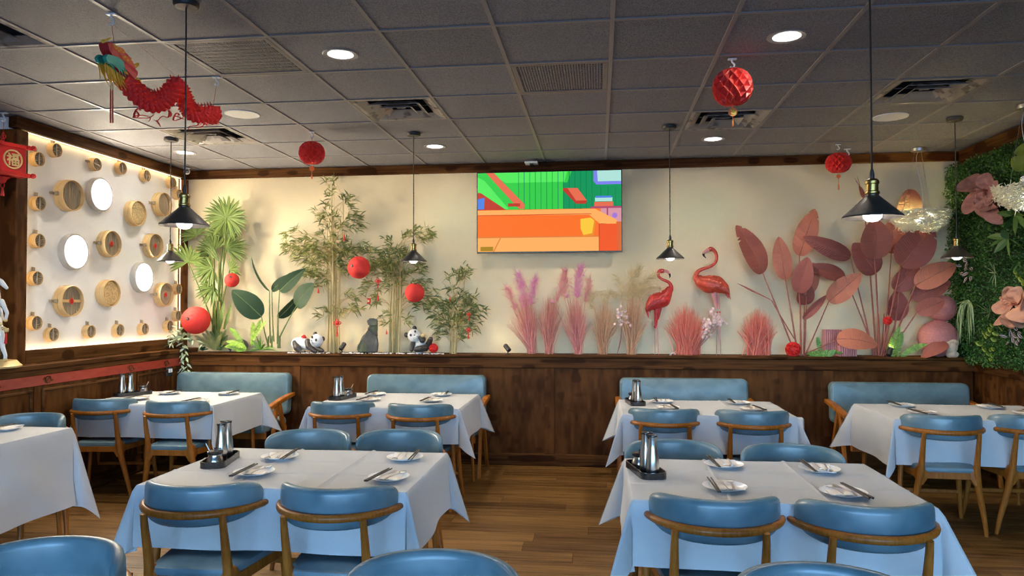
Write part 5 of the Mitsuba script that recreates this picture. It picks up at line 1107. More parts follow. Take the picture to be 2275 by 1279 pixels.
bamboo('middle bamboo clump behind the small pendant lamp', c6, [(580, 1220, 590, 640, .012), (600, 1220, 605, 560, .012), (618, 1220, 625, 640, .011), (632, 1220, 645, 480, .012), (645, 1220, 655, 560, .010), (590, 1220, 570, 480, .007), (625, 1220, 690, 420, .006)],
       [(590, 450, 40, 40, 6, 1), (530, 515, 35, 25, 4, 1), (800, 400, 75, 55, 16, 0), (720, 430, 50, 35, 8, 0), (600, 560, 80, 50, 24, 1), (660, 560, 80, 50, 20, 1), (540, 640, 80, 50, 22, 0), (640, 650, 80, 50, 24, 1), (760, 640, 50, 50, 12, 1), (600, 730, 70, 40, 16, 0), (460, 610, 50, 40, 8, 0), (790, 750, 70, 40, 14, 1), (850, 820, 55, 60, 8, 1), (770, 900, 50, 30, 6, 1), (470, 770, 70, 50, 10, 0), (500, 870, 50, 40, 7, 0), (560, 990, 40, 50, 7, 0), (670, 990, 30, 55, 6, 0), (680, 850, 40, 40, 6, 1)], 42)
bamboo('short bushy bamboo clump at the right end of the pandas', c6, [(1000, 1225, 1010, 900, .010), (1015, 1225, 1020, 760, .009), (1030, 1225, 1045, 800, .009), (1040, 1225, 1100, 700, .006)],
       [(1040, 690, 60, 50, 10, 1), (1100, 680, 50, 45, 8, 1), (1000, 760, 40, 40, 5, 1), (1060, 850, 70, 50, 14, 1), (1150, 880, 70, 50, 12, 1), (1000, 930, 60, 50, 18, 1), (910, 930, 60, 50, 14, 1), (930, 1010, 60, 40, 10, 1), (1100, 960, 70, 50, 16, 1), (1040, 1020, 70, 50, 20, 1), (1150, 1040, 50, 35, 7, 1), (960, 1090, 50, 60, 8, 1), (1060, 1090, 40, 40, 7, 1), (1190, 930, 40, 50, 5, 1)], 43)
# lantern-like paper balls and small red charms
def ribbed(px, py, rpx, y, axis, label, name='paper_lantern'):
    c = at(px, py, y); R = rpx * y / FOCAL * 0.99; t = thing(name, label, 'lantern'); a = np.linspace(-1.46, 1.46, 89)
    prof = [(R * math.cos(q) * (1 - 0.030 * abs(math.cos(a_ * PI / 4)) ** 3), R * math.sin(q) * 0.97) for a_, q in enumerate(a)]
    fr = frame(c, np.cross(axis, [0.2, 0.1, 1.0]), axis)
    obj('paper', mikit.ply(lathe(prof, 40), M_LAMPRED, smooth=True), None, t, to_world=fr)
    obj('wire_end', mikit.ply(cat(lathe([(0.0, -0.004), (0.010, -0.004), (0.010, 0.006), (0.0, 0.006)], 10, (0, 0, R * 0.965)), *[tube([(0, 0, R * 0.975), (R * 0.13 * math.cos(q), R * 0.13 * math.sin(q), R * 0.955)], 0.0022, 4) for q in np.arange(6) * 1.05]), M_BLACKM), None, t, to_world=fr)
ribbed(435, 711, 33, 6.88, (-0.05, -1, 0.12), 'large round red paper lantern on the left corner of the ledge')
ribbed(515, 622, 17, 6.93, (0.25, -0.8, 0.4), 'small round red paper lantern hanging in the fan palm')
ribbed(797, 594, 26, 6.88, (-0.30, -0.9, 0.10), 'round red paper lantern in the tallest bamboo')
ribbed(921, 650, 22.5, 6.90, (0.2, -0.35, 0.9), 'round red paper lantern hanging in the middle bamboo')
def pom(px, py, rpx, y, label, seed, on=True):
    r = np.random.default_rng(seed); c = at(px, py, y); R = rpx * y / FOCAL
    if on: c[2] = max(c[2], LEDGE + R * 0.93)
    parts = [ball(R * 0.72, 2, c)]
    for _ in range(170):
        d = r.normal(size=3); d /= np.linalg.norm(d); s = np.cross(d, r.normal(size=3)); s /= np.linalg.norm(s); u = np.cross(d, s)
        o = c + d * R * 0.68; q = R * 0.30
        parts.append((np.array([o - s * q * .3, o + s * q * .3, c + d * R + s * q * .75, c + d * R * 0.98 - s * q * .75, c + d * R * 1.02 + u * q * .3]), np.array([[0, 1, 2], [0, 2, 3], [3, 2, 4]])))
    obj('red_flower_ball', cat(*parts), M_REDPAPER, label=label, cat='flower ball')
pom(963, 773, 10.5, 7.0, 'small red flower ball beside the sitting panda', 51)
pom(1762, 779, 16, 7.0, 'red flower ball at the foot of the smaller pink leaf plant', 52)
pom(1972, 712, 9, 6.98, 'red flower ball among the stems of the larger pink leaf plant', 53, False)
def charm(px, py, y, h, kind, label):
    p = at(px, py, y); t = thing('red_charm', label, 'charm')
    s = h * y / FOCAL
    if kind == 'knot':
        obj('knot', cat(*[tube([p + s * 0.22 * np.array([math.cos(q) * abs(math.cos(2 * q)) ** 0.6, 0, math.sin(q) * abs(math.cos(2 * q)) ** 0.6]) for q in np.linspace(a, a + 1.5, 10)], 0.004, 5) for a in (0.8, 2.36, 3.93, 5.5)], ball(s * 0.12, 1, p)), M_LAMPRED, t)
        obj('tassel', cat(*[tube([p - [0, 0, s * 0.2], p + [dx * s, 0, -s * 0.75]], 0.003, 4) for dx in (-0.05, 0, 0.05)]), M_LAMPRED, t)
    elif kind == 'lantern':
        obj('body', cat(cbox(p, (s * 0.4, s * 0.4, s * 0.6), s * 0.06), cbox(p + [0, 0, s * 0.34], (s * 0.5, s * 0.5, s * 0.08), 0.002), cbox(p - [0, 0, s * 0.34], (s * 0.5, s * 0.5, s * 0.08), 0.002)), M_REDDARK, t)
        obj('character', mv(glyph(s * 0.3, s * 0.04, 0.001), p[0], p[1] - s * 0.2 - 0.001, p[2]), M_GOLD, t)
    else:
        obj('tassel', cat(tube([p + [0, 0, s * 0.5], p + [0, 0, s * 0.1]], 0.0015, 4), tube([p + [0, 0, s * 0.15], p - [0, 0, s * 0.5]], [0.005, 0.010], 7)), M_LAMPRED, t)
for x, y, h, k, l in ((215, 1020, 130, 'knot', 'red knotted charm with tassel on the tallest bamboo stems'), (435, 868, 52, 'lantern', 'small dark red lantern charm on a twig above the black rock'), (498, 730, 100, 'knot', 'red knot charm on the left twigs of the middle bamboo'), (497, 840, 60, 'tassel', 'thin red tassel on the left twigs of the middle bamboo'),
                      (558, 1080, 40, 'tassel', 'little red tassel at the foot of the middle bamboo'), (84, 790, 50, 'tassel', 'pink-red tassel at the left of the tallest bamboo'), (1128, 962, 60, 'knot', 'red knot charm in the short bamboo, upper one'), (1125, 1070, 80, 'knot', 'red knot charm in the short bamboo, lower one'), (265, 420, 80, 'tassel', 'red tassel high in the tallest bamboo'), (997, 855, 55, 'tassel', 'red tassel at the left of the short bamboo')):
    charm(*c6(x, y), 6.95, h / 3.119, k, l)
# rock, pandas, pebbles
def rockmesh(pts, seed, amp):
    parts = [manifold3d.Manifold.hull_points(np.array(g)) for g in pts]; m = manifold3d.Manifold.batch_boolean(parts, manifold3d.OpType.Add).refine_to_length(0.012)
    v, f = man(m); t = trimesh.Trimesh(v, f); trimesh.smoothing.filter_taubin(t, iterations=10); v = np.array(t.vertices)
    n = np.array(t.vertex_normals); return v + n * ((meshkit.fbm(v * [22, 22, 12], 4, seed) - 0.5) * amp)[:, None], np.array(t.faces)
def slab(pts, y0, y1, conv): return [q for x, y, in pts for q in (at(*conv(x, y), y0), at(*conv(x, y), y1))]
obj('black_rock', rockmesh([slab([(355, 1185), (358, 1160), (385, 1110), (430, 1050), (490, 1090), (497, 1150), (490, 1200), (370, 1205)], 6.99, 7.13, c6), slab([(428, 1060), (492, 1090), (496, 985), (470, 968), (445, 990)], 7.02, 7.10, c6), slab([(424, 985), (440, 967), (470, 966), (494, 975), (494, 1020), (450, 1020), (428, 1012)], 7.01, 7.11, c6)], 3, 0.035), M_ROCK, smooth=True, label='tall black rock standing on the ledge between two bamboo clumps', cat='rock')
settle('black_rock', LEDGE)
cp = lambda x, y: (640 + x / 6.32, 680 + y / 6.32)
def P3(x, y, yy): return at(*cp(x, y), yy)
def blobp(chains, edge=0.008): return blob([[(*P3(x, y, yy), rad * 0.0007) for x, y, yy, rad in ch] for ch in chains], edge, 6)
SC = 0.0007
p1 = thing('panda_figurine', 'panda figurine crawling on white pebbles with a red cloth on its back', 'panda figurine')
obj('body', blobp([[(130, 500, 7.06, 88), (210, 490, 7.06, 92), (290, 520, 7.05, 80)]]), M_FURW, p1, smooth=True)
hd = obj('head', blobp([[(400, 465, 6.99, 92), (405, 455, 6.985, 95)], [(345, 478, 6.945, 38)]]), M_FURW, p1, smooth=True)
for x, y, yy, q in ((382, 362, 7.01, 27), (485, 430, 7.0, 30)): obj('ear', blobp([[(x, y, yy, q), (x + 3, y + 8, yy, q)]], 0.006), M_FURB, hd, smooth=True)
for x, y, yy in ((338, 410, 6.925), (392, 450, 6.920)): obj('eye_patch', ball(1.0, 2, P3(x, y, yy), (14 * SC, 8 * SC, 20 * SC)), M_FURB, hd, smooth=True)
obj('nose', cat(ball(8 * SC, 2, P3(328, 458, 6.912)), tube([P3(330, 470, 6.914), P3(345, 492, 6.918), P3(360, 492, 6.922)], 0.002, 5)), M_FURB, hd, smooth=True)
obj('hind_leg', blobp([[(100, 490, 7.02, 40), (130, 560, 7.0, 52), (170, 605, 6.99, 30)], [(150, 612, 6.99, 26), (230, 618, 6.98, 22)]]), M_FURB, p1, smooth=True)
obj('front_leg', blobp([[(275, 470, 7.0, 40), (290, 540, 6.985, 44), (370, 605, 6.97, 30), (390, 612, 6.97, 22)]]), M_FURB, p1, smooth=True)
obj('front_leg', blobp([[(400, 560, 7.0, 40), (460, 590, 6.98, 30), (485, 600, 6.97, 22)]]), M_FURB, p1, smooth=True)
obj('cloth', blobp([[(195, 405, 7.03, 12), (225, 400, 7.0, 24), (250, 418, 7.0, 10)]], 0.006), M_LAMPRED, p1, smooth=True)
p2 = thing('panda_figurine', 'sitting panda figurine with one foot raised, holding a small bun', 'panda figurine')
obj('body', blobp([[(1850, 520, 7.05, 95), (1850, 560, 7.05, 100)]]), M_FURW, p2, smooth=True)
hd = obj('head', blobp([[(1765, 400, 7.0, 90), (1772, 405, 7.0, 92)], [(1790, 420, 6.955, 40)]]), M_FURW, p2, smooth=True)
for x, y, q in ((1775, 295, 30), (1660, 392, 32)): obj('ear', blobp([[(x, y, 7.02, q), (x + 4, y + 6, 7.02, q)]], 0.006), M_FURB, hd, smooth=True)
for x, y, yy in ((1785, 345, 6.938), (1722, 397, 6.935)): obj('eye_patch', ball(1.0, 2, P3(x, y, yy), (15 * SC, 8 * SC, 18 * SC)), M_FURB, hd, smooth=True)
obj('nose', cat(ball(9 * SC, 2, P3(1772, 396, 6.925)), tube([P3(1775, 405, 6.93), P3(1790, 425, 6.932), P3(1825, 412, 6.938)], 0.002, 5)), M_FURB, hd, smooth=True)
obj('arm', blobp([[(1760, 500, 7.0, 34), (1740, 560, 6.98, 36), (1735, 605, 6.97, 28)]]), M_FURB, p2, smooth=True)
obj('arm', blobp([[(1900, 455, 7.0, 36), (1885, 470, 6.96, 38), (1850, 430, 6.95, 24)]]), M_FURB, p2, smooth=True)
obj('hind_leg', blobp([[(1930, 580, 7.0, 46), (1840, 590, 6.95, 46), (1800, 600, 6.94, 36)]]), M_FURB, p2, smooth=True)
obj('hind_leg', blobp([[(1940, 570, 7.03, 44), (1975, 520, 7.0, 44), (2000, 460, 6.97, 34), (2003, 450, 6.96, 30)]]), M_FURB, p2, smooth=True)
obj('bun', blobp([[(1890, 405, 6.95, 28), (1900, 400, 6.95, 28)]], 0.006), M_GOLD, p2, smooth=True)
settle(p1, LEDGE); settle(p2, LEDGE); settle('dark_stone', LEDGE)
r = np.random.default_rng(61); pb = []
for _ in range(260):
    px = r.choice([r.uniform(640, 735), r.uniform(752, 870), r.uniform(880, 985)]); a, b = at(px, 780, YL), r.uniform(6.955, 7.05); q = r.uniform(0.006, 0.013)
    pb.append(mv((ball(q, 1)[0] * [1, 0.8, 0.6], ball(q, 1)[1]), a[0] * b / YL, b, LEDGE + q * 0.4, rz=r.uniform(0, 3)))
obj('white_pebbles', cat(*pb), M_PEBBLE, smooth=True, label='white pebbles scattered along the ledge under the pandas and bamboo', cat='pebbles', kind='stuff')
# ------------------------------------------------------------------ pink grasses
def tuft(label, conv, base, tips_box, top, n, col, seed, y=7.1, plumes=(), heads=(), balls=(), w=0.0045, spread=0.035):
    """base: foot in crop pixels; tips_box: left and right end of the tips; top: (highest, lowest) tip."""
    r = np.random.default_rng(seed); t = thing('grass_tuft', label, 'grass tuft'); parts, cols = [], []
    b0 = at(*conv(*base), y); b0[2] = LEDGE + 0.002
    for _ in range(n):
        u = r.beta(1.6, 1.6); tx = tips_box[0] + (tips_box[1] - tips_box[0]) * u
        edge = abs(u - 0.5) * 2; ty_ = top[0] + (top[1] - top[0]) * min(1, 0.9 * edge ** 1.6 + r.uniform(0, 0.45))
        tip = at(*conv(tx, ty_), y + r.uniform(-0.12, 0.08)); b = b0 + [r.normal() * spread * 0.5, r.normal() * 0.02, 0]
        mid = b * 0.5 + tip * 0.5 + [(b[0] - tip[0]) * 0.10, 0, 0.03 * np.linalg.norm(tip - b)]
        s = np.linspace(0, 1, 6)[:, None]; p = (1 - s) ** 2 * b + 2 * s * (1 - s) * mid + s ** 2 * tip
        parts.append(strip(p, w / 2 * np.array([.8, 1, 1, .8, .5, .08]), [r.normal(), r.normal() * 0.6, 0.1], 0.2)); cols.append(vary(r, *col))
    colored('blades', parts, cols, M_DRYV, t, kind='stuff')
    def plume(pts, rad, col2, nh, hl):
        cur = bez(*[at(*conv(*q), y + 0.0) for q in pts], n=20); parts, cols = [], []
        parts.append(tube(bez(b0, b0 * 0.4 + cur[0] * 0.6, cur[0], n=6), 0.0022, 4)); cols.append(vary(r, *col))
        tn = np.gradient(cur, axis=0)
        for _ in range(nh):
            i = r.integers(20); o = cur[i] + r.normal(size=3) * rad * 0.5 * math.sin(PI * (i + 2) / 23); d = tn[i] / np.linalg.norm(tn[i]) * 0.9 + r.normal(size=3) * 0.6
            parts.append(strip(o + d * hl * np.linspace(0, 1, 3)[:, None] + np.array([0, 0, -0.25]) * hl * np.linspace(0, 1, 3)[:, None] ** 2, np.array([0.0011, 0.0013, 0.0003]) * 1.4, r.normal(size=3))); cols.append(vary(r, *col2))
        colored('plume', parts, cols, M_DRYV, t, kind='stuff')
    for p in plumes: plume(*p)
    for p in heads: plume(*p)
    for x, yy, q in balls:
        c = at(*conv(x, yy), y - 0.08); obj('flower_ball', mikit.ply(ball(q * 0.00155, 2, c), M_DRYV, smooth=True, color=np.tile([0.62, 0.27, 0.30], (162, 1))), None, t)
        obj('stem', tube(bez(b0, c, n=6), 0.002, 4), M_DRYV2, t)
M_DRYV2 = pm('pink_stem', (0.42, 0.15, 0.13), 0.8)
PINK, ROSE, BEIGE, CORAL = (F((.48, .15, .13)), F((.74, .33, .28))), (F((.44, .15, .12)), F((.68, .30, .24))), (F((.44, .22, .12)), F((.68, .42, .25))), (F((.58, .12, .085)), F((.85, .30, .21)))
HOT, PALEP, STRAW = (F((.62, .16, .36)), F((.80, .34, .55))), (F((.62, .20, .22)), F((.78, .36, .36))), (F((.55, .42, .20)), F((.75, .62, .36)))
tuft('pink grass tuft with two magenta plumes, leftmost of the tufts', c7, (400, 1203), (225, 470), (800, 1020), 190, PINK, 71, plumes=[([(365, 930), (345, 830), (320, 715)], 0.05, HOT, 420, 0.045), ([(395, 900), (410, 800), (425, 740)], 0.04, HOT, 300, 0.045), ([(300, 930), (275, 860), (250, 800)], 0.035, PALEP, 240, 0.04)])
tuft('slim rose grass tuft, second from the left', c7, (510, 1206), (410, 630), (810, 980), 180, ROSE, 72, plumes=[([(560, 880), (580, 800), (600, 690)], 0.03, PALEP, 220, 0.04)])
tuft('pink grass tuft with a tall magenta plume and two pink balls', c7, (697, 1205), (570, 790), (800, 1020), 200, PINK, 73, plumes=[([(690, 850), (690, 760), (710, 670)], 0.05, HOT, 420, 0.045), ([(740, 880), (755, 800), (765, 740)], 0.03, PALEP, 200, 0.04), ([(610, 860), (612, 780), (615, 700)], 0.03, PALEP, 200, 0.04)], balls=[(535, 882, 15), (622, 842, 13), (615, 682, 11)])
tuft('beige grass tuft with drooping straw seed heads', c7, (850, 1205), (760, 975), (840, 1030), 190, BEIGE, 74, heads=[([(800, 930), (790, 840), (830, 830), (855, 880)], 0.025, STRAW, 220, 0.035), ([(870, 900), (900, 820), (930, 850)], 0.02, STRAW, 160, 0.035), ([(790, 900), (775, 850), (770, 810)], 0.02, STRAW, 120, 0.03)])
tuft('tall beige grass tuft with yellow plumes left of the smaller flamingo', c7, (1030, 1205), (950, 1150), (800, 1000), 220, BEIGE, 75, heads=[([(1040, 860), (1050, 760), (1075, 670)], 0.04, STRAW, 360, 0.045), ([(1080, 860), (1110, 760), (1180, 720)], 0.04, STRAW, 320, 0.045), ([(1000, 880), (1020, 780), (1030, 700)], 0.03, STRAW, 260, 0.045), ([(1090, 880), (1140, 800), (1210, 790)], 0.03, STRAW, 200, 0.045), ([(960, 860), (965, 780), (935, 720)], 0.02, STRAW, 150, 0.04)])
tuft('wide coral grass tuft between the two flamingos', c7, (1385, 1218), (1215, 1530), (880, 1040), 330, CORAL, 76, w=0.0055, spread=0.10)
tuft('wide coral grass tuft beside the smaller pink leaf plant', c8, (238, 1168), (95, 385), (850, 1010), 330, CORAL, 77, w=0.0055, spread=0.10)
# pink blossom sprays
def blossoms(label, conv, pts, foot, seed):
    r = np.random.default_rng(seed); t = thing('blossom_branch', label, 'blossom'); f0 = at(*conv(*foot), 7.12); f0[2] = LEDGE
    top = at(*conv(*pts[0]), 7.05); obj('branch', cat(*[tube(bez(f0, f0 * 0.5 + at(*conv(*q), 7.08) * 0.5 + [0.02, 0, 0], at(*conv(*q), 7.06), n=8), [0.003] * 4 + [0.002] * 4, 5) for q in pts]), M_DRYV2, t)
    parts, cols = [], []
    for q in pts:
        for _ in range(16):
            c = at(*conv(q[0] + r.normal() * 22, q[1] + r.normal() * 22), 7.03 + r.uniform(-.05, .05)); nrm = np.array([r.normal() * .6, -1, r.normal() * .6]); nrm /= np.linalg.norm(nrm)
            a = np.cross(nrm, [0, 0, 1]); a /= np.linalg.norm(a); b = np.cross(nrm, a)
            for k in range(5):
                d = a * math.cos(k * 1.257) + b * math.sin(k * 1.257); s = np.cross(d, nrm)
                parts.append(strip(c + (d + nrm * 0.35) * 0.015 * np.linspace(0, 1, 4)[:, None], [0.002, 0.006, 0.0065, 0.002], s, 0.2)); cols.append(vary(r, (.80, .52, .46), (.86, .68, .60)))
    colored('blossoms', parts, cols, M_DRYV, t, kind='stuff')
cf = lambda x, y: (1410 + x / 4.739, 530 + y / 4.739)
blossoms('pale pink blossom branch below the larger flamingo', cf, [(800, 760), (860, 830), (770, 890), (730, 1000), (900, 880), (830, 900), (760, 920)], (590, 1230), 81)
blossoms('small pale blossom branch between the straw grass tufts', c7, [(965, 950), (968, 1000)], (940, 1205), 82)
# flamingos
M_FLAM = pm('flamingo_red', lambda p, n, uv: mix((0.30, 0.012, 0.014), (0.58, 0.045, 0.035), fbm(p.x * 40, p.y * 40, p.z * 40, 3)), 0.38)
M_FLAM2 = pm('flamingo_copper', lambda p, n, uv: mix((0.33, 0.016, 0.014), (0.56, 0.085, 0.038), fbm(p.x * 40, p.y * 40, p.z * 40, 3)), 0.38)
M_FPINK = pm('flamingo_pink', (0.62, 0.26, 0.24), 0.45)
def flamingo(label, body, neck, beak, tip, feet, legs, tail, m, seed, facing, y=7.12):
    r = np.random.default_rng(seed); t = thing('flamingo', label, 'flamingo'); q = 1 / 4.739 * y / FOCAL
    def P(x, yy, dy=0.0): return at(*cf(x, yy), y + dy)
    obj('body', blob([[(*P(x, yy), rad * q) for x, yy, rad in ch] for ch in body], 0.010, 8), m, t, smooth=True)
    cur = bez(*[P(x, yy) for x, yy, _ in neck], n=40); rad = np.interp(np.linspace(0, 1, 40), np.linspace(0, 1, len(neck)), [k[2] * q for k in neck])
    obj('neck', tube(cur, rad, 14), m, t, smooth=True)
    hx, hy, hr = neck[-1]
    h = obj('head', ball(hr * q * 1.12, 3, P(hx, hy), (1.25, 0.95, 0.95)), m, t, smooth=True)
    for s in (-1, 1): obj('eye', ball(hr * q * 0.22, 1, P(hx + facing * 4, hy - 4, s * hr * q * 0.95)), M_WHITEP, h, smooth=True)
    b = bez(*[P(*k[:2]) for k in beak], n=12); br = np.interp(np.linspace(0, 1, 12), np.linspace(0, 1, len(beak)), [k[2] * q for k in beak])
    k = obj('beak', tube(b[:8], br[:8], 10), M_FPINK, h, smooth=50); obj('beak_tip', tube(b[7:], br[7:] * 1.02, 10), M_BLACK, h, smooth=50)
    for lg in legs:
        for (x0, y0, r0), (x1, y1, r1), part, mm in lg: obj(part, tube([P(x0, y0), P(x1, y1)], [r0 * q, r1 * q], 9), mm, t, smooth=50)
    fl = []
    bx0 = np.array([[x, yy, rad] for ch in body for x, yy, rad in ch])
    for _ in range(260):
        i = r.integers(len(bx0) - 1); s = r.uniform(); x, yy, rad = bx0[i] * (1 - s) + bx0[i + 1] * s
        a = r.uniform(0, PI); dz, dyy = math.cos(a), -math.sin(a); c = P(x, yy) + np.array([r.normal() * 0.01, dyy, dz]) * rad * q * 0.99
        nrm = np.array([0, dyy, dz]); d = np.array([-facing * 1.0, 0, -0.5]); d -= nrm * (d @ nrm); d /= np.linalg.norm(d); sd = np.cross(d, nrm)
        s4 = np.linspace(0, 1, 4)[:, None]; fl.append(strip(c + d * 0.024 * s4 + nrm * (0.001 + 0.004 * s4), [0.004, 0.008, 0.007, 0.001], sd, 0.15))
    obj('feathers', cat(*fl), m, t, kind='stuff')
    for (a, b_) in tail:
        p0, p1 = P(*a), P(*b_); d = p1 - p0; obj('tail_feather', strip(p0 + d * np.linspace(0, 1, 6)[:, None], [0.006, 0.010, 0.010, 0.008, 0.005, 0.001], np.cross(d, [0, 1, 0]), 0.25), m, t)
flamingo('smaller red flamingo wall figure facing right above the straw grass', [[(170, 700, 52), (220, 660, 82), (290, 640, 84), (335, 590, 56), (365, 535, 34)], [(170, 700, 52), (140, 745, 22)]],
         [(360, 560, 34), (384, 505, 22), (362, 462, 17), (305, 435, 15), (262, 408, 14), (248, 370, 14), (262, 342, 17), (288, 340, 22)], [(300, 342, 20), (340, 345, 14), (366, 370, 11), (367, 412, 3)], None, None,
         [[((235, 735, 30), (220, 920, 11), 'thigh', M_FLAM), ((216, 915, 13), (216, 940, 12), 'knee', M_FLAM), ((216, 935, 5), (214, 1225, 4), 'leg', M_FPINK)], [((262, 730, 26), (240, 850, 12), 'thigh', M_FLAM), ((240, 850, 6), (250, 1225, 4), 'leg', M_FPINK)]],
         [((128, 740), (145, 838)), ((120, 720), (128, 790)), ((150, 740), (165, 780))], M_FLAM, 5, 1)
flamingo('larger coppery red flamingo wall figure facing left beside the pink leaves', [[(660, 420, 36), (700, 460, 62), (780, 480, 92), (860, 480, 88), (930, 515, 58), (975, 560, 24)]],
         [(668, 440, 38), (645, 395, 24), (665, 350, 19), (720, 318, 17), (800, 290, 16), (855, 240, 15), (862, 180, 15), (835, 125, 17), (800, 110, 23)], [(785, 112, 21), (752, 130, 16), (730, 150, 13), (750, 202, 3)], None, None,
         [[((835, 560, 36), (860, 740, 10), 'thigh', M_FPINK), ((868, 768, 10), (870, 780, 9), 'knee', M_FLAM), ((870, 775, 5), (862, 1230, 4), 'leg', M_FPINK)], [((875, 590, 14), (885, 740, 8), 'thigh', M_FPINK), ((895, 765, 9), (897, 778, 8), 'knee', M_FLAM), ((896, 770, 5), (905, 1230, 4), 'leg', M_FPINK)]],
         [((960, 540), (1012, 640)), ((955, 560), (990, 630)), ((965, 530), (1000, 600)), ((930, 560), (985, 590))], M_FLAM2, 6, -1)
# large pink leaf plants
M_PL = pm('pink_leaf', (0.37, 0.100, 0.064), 0.62)
M_PL2 = pm('dark_pink_leaf', (0.245, 0.060, 0.043), 0.6)
M_PL3 = pm('orange_pink_leaf', (0.47, 0.150, 0.085), 0.62)
M_PSTEM = pm('pink_leaf_stem', (0.30, 0.085, 0.060), 0.55)
S8 = 7.1 / FOCAL / 2.843
pk1 = thing('pink_leaf_plant', 'smaller plant of large dusty pink leaves right of the coral grass', 'plant')
pk2 = thing('pink_leaf_plant', 'larger plant of large dusty pink leaves under the nest lamp', 'plant')
def pleaf(pt, base, tip, W, m, stem=None, y0=7.06, y1=7.0, face=(0, -1, 0.1), fold=0.14, bend=0.06, **kw):
    leaf(pt, c8, base, tip, W, y0, y1, m, stem, M_PSTEM, sr=0.0062, ys=7.08, scale=S8, face=face, fold=fold, bend=bend, rip=0.0034, veins=24, nl=112, prof=kw.pop('prof', (0.72, 0.62)), **kw)
pleaf(pk1, (268, 645), (118, 340), 150, M_PL, (478, 1165), face=(0.25, -1, 0.2), y1=6.96, tear=((0.78, 1), (0.72, 1), (0.9, -1)))
pleaf(pk1, (412, 685), (368, 416), 112, M_PL3, (490, 1165), face=(-0.3, -1, 0.1), y0=7.1, y1=7.06)
pleaf(pk1, (500, 535), (597, 238), 130, M_PL3, (508, 1165), face=(-0.2, -1, 0.2), bend=0.10, y0=7.12, y1=7.04, tear=((0.8, -1), (0.88, 1)))
pleaf(pk1, (500, 770), (550, 545), 120, M_PL2, (512, 1165), face=(-0.35, -1, 0.1), y0=7.0, y1=6.94)
pleaf(pk1, (545, 785), (600, 580), 100, M_PL3, (530, 1165), face=(0.4, -1, 0.1), y0=7.05)
pleaf(pk1, (530, 845), (545, 700), 105, M_PL2, (528, 1165), face=(0, -1, 0.1), y0=7.1)
pleaf(pk1, (685, 822), (888, 648), 128, M_PL3, (535, 1165), face=(0.1, -1, 0.35), y1=6.95, tear=((0.7, 1),))
pleaf(pk1, (525, 935), (672, 785), 50, M_PL2, None, face=(0.5, -0.35, 0.6), fold=0.4, y0=7.04)
obj('bud', strip(at(*c8(325, 815), 7.05) + (at(*c8(108, 708), 7.0) - at(*c8(325, 815), 7.05)) * np.linspace(0, 1, 10)[:, None], 0.008 * np.array([.3, .5, .6, .7, .8, 1, 1, .8, .5, .1]), (0.3, 0, 1), 0.4), M_PL, pk1)
obj('stem', tube(bez(at(*c8(470, 1060), 7.08), at(*c8(390, 930), 7.07), at(*c8(325, 815), 7.05), n=10), 0.005, 6), M_PSTEM, pk1, smooth=50)
pleaf(pk1, (735, 1062), (1000, 1082), 150, M_PL3, (545, 1150), y0=6.98, y1=6.92, face=(0, -1, 0.75), fold=0.12, bend=0.08)
pleaf(pk2, (975, 556), (985, 300), 185, M_PL, (1005, 1165), y0=6.98, y1=6.92, face=(0.05, -1, 0.15))
pleaf(pk2, (1080, 520), (1092, 303), 140, M_PL3, (1030, 1165), y0=7.08, y1=7.04)
pleaf(pk2, (1140, 600), (1345, 343), 205, M_PL2, (1015, 1165), y0=6.96, y1=6.88, face=(0.1, -1, 0.25), tear=((0.86, 1), (0.93, 1), (0.8, -1)))
pleaf(pk2, (985, 645), (848, 455), 155, M_PL2, (1000, 1165), y0=7.04, y1=7.0, face=(-0.1, -1, 0.15))
pleaf(pk2, (822, 545), (532, 418), 105, M_PL2, (970, 1165), y0=7.02, y1=6.94, face=(0.1, -1, -0.25), fold=0.22)
pleaf(pk2, (790, 672), (545, 598), 100, M_PL2, (985, 1165), y0=7.06, y1=6.98, face=(0.05, -1, 0.3))
pleaf(pk2, (1100, 752), (1258, 585), 120, M_PL2, (1030, 1165), y0=7.05, y1=7.0)
pleaf(pk2, (1232, 722), (1492, 583), 138, M_PL3, (1045, 1165), y0=6.98, y1=6.92, face=(0, -1, 0.35))
pleaf(pk2, (1205, 800), (1462, 696), 115, M_PL2, (1050, 1165), y0=7.06, y1=7.0, face=(0, -1, 0.2))
pleaf(pk2, (1242, 892), (1422, 812), 100, M_PL, (1060, 1150), y0=6.94, y1=6.90, face=(0, -1, 0.2))
pleaf(pk2, (1110, 945), (1128, 750), 122, M_PL2, (1030, 1165), y0=7.10, y1=7.08)
pleaf(pk2, (1180, 330), (1212, 112), 150, M_PL, (1080, 1150), y0=7.12, y1=7.10, face=(-0.1, -1, 0.1), prof=(0.5, 0.4))
pleaf(pk2, (1270, 400), (1120, 330), 70, M_PL3, None, y0=7.06, y1=7.05, face=(0, -1, 0.4))
pleaf(pk2, (905, 170), (880, 90), 26, M_PL, (985, 1150), y0=7.12, y1=7.14, fold=0.3)
obj('dry_twig', cat(*[tube(bez(at(*c8(885, 100), 7.13), at(*c8(*p), 7.12), n=4), [0.003, 0.002, 0.002, 0.001], 5) for p in ((845, 40), (866, 30), (858, 62))]), M_PSTEM, pk2)
obj('floor_leaf', bigleaf(at(*c8(1440, 1090), 6.885), (at(*c8(1262, 1175), 6.95)[0], 6.945, LEDGE + 0.012), 85 * S8, face=(0, -0.7, 0.7), bend=0.08, fold=0.1, prof=(0.7, 0.6)), M_PL2, smooth=True, label='single fallen dusty pink leaf leaning on the large pink ball', cat='leaf')
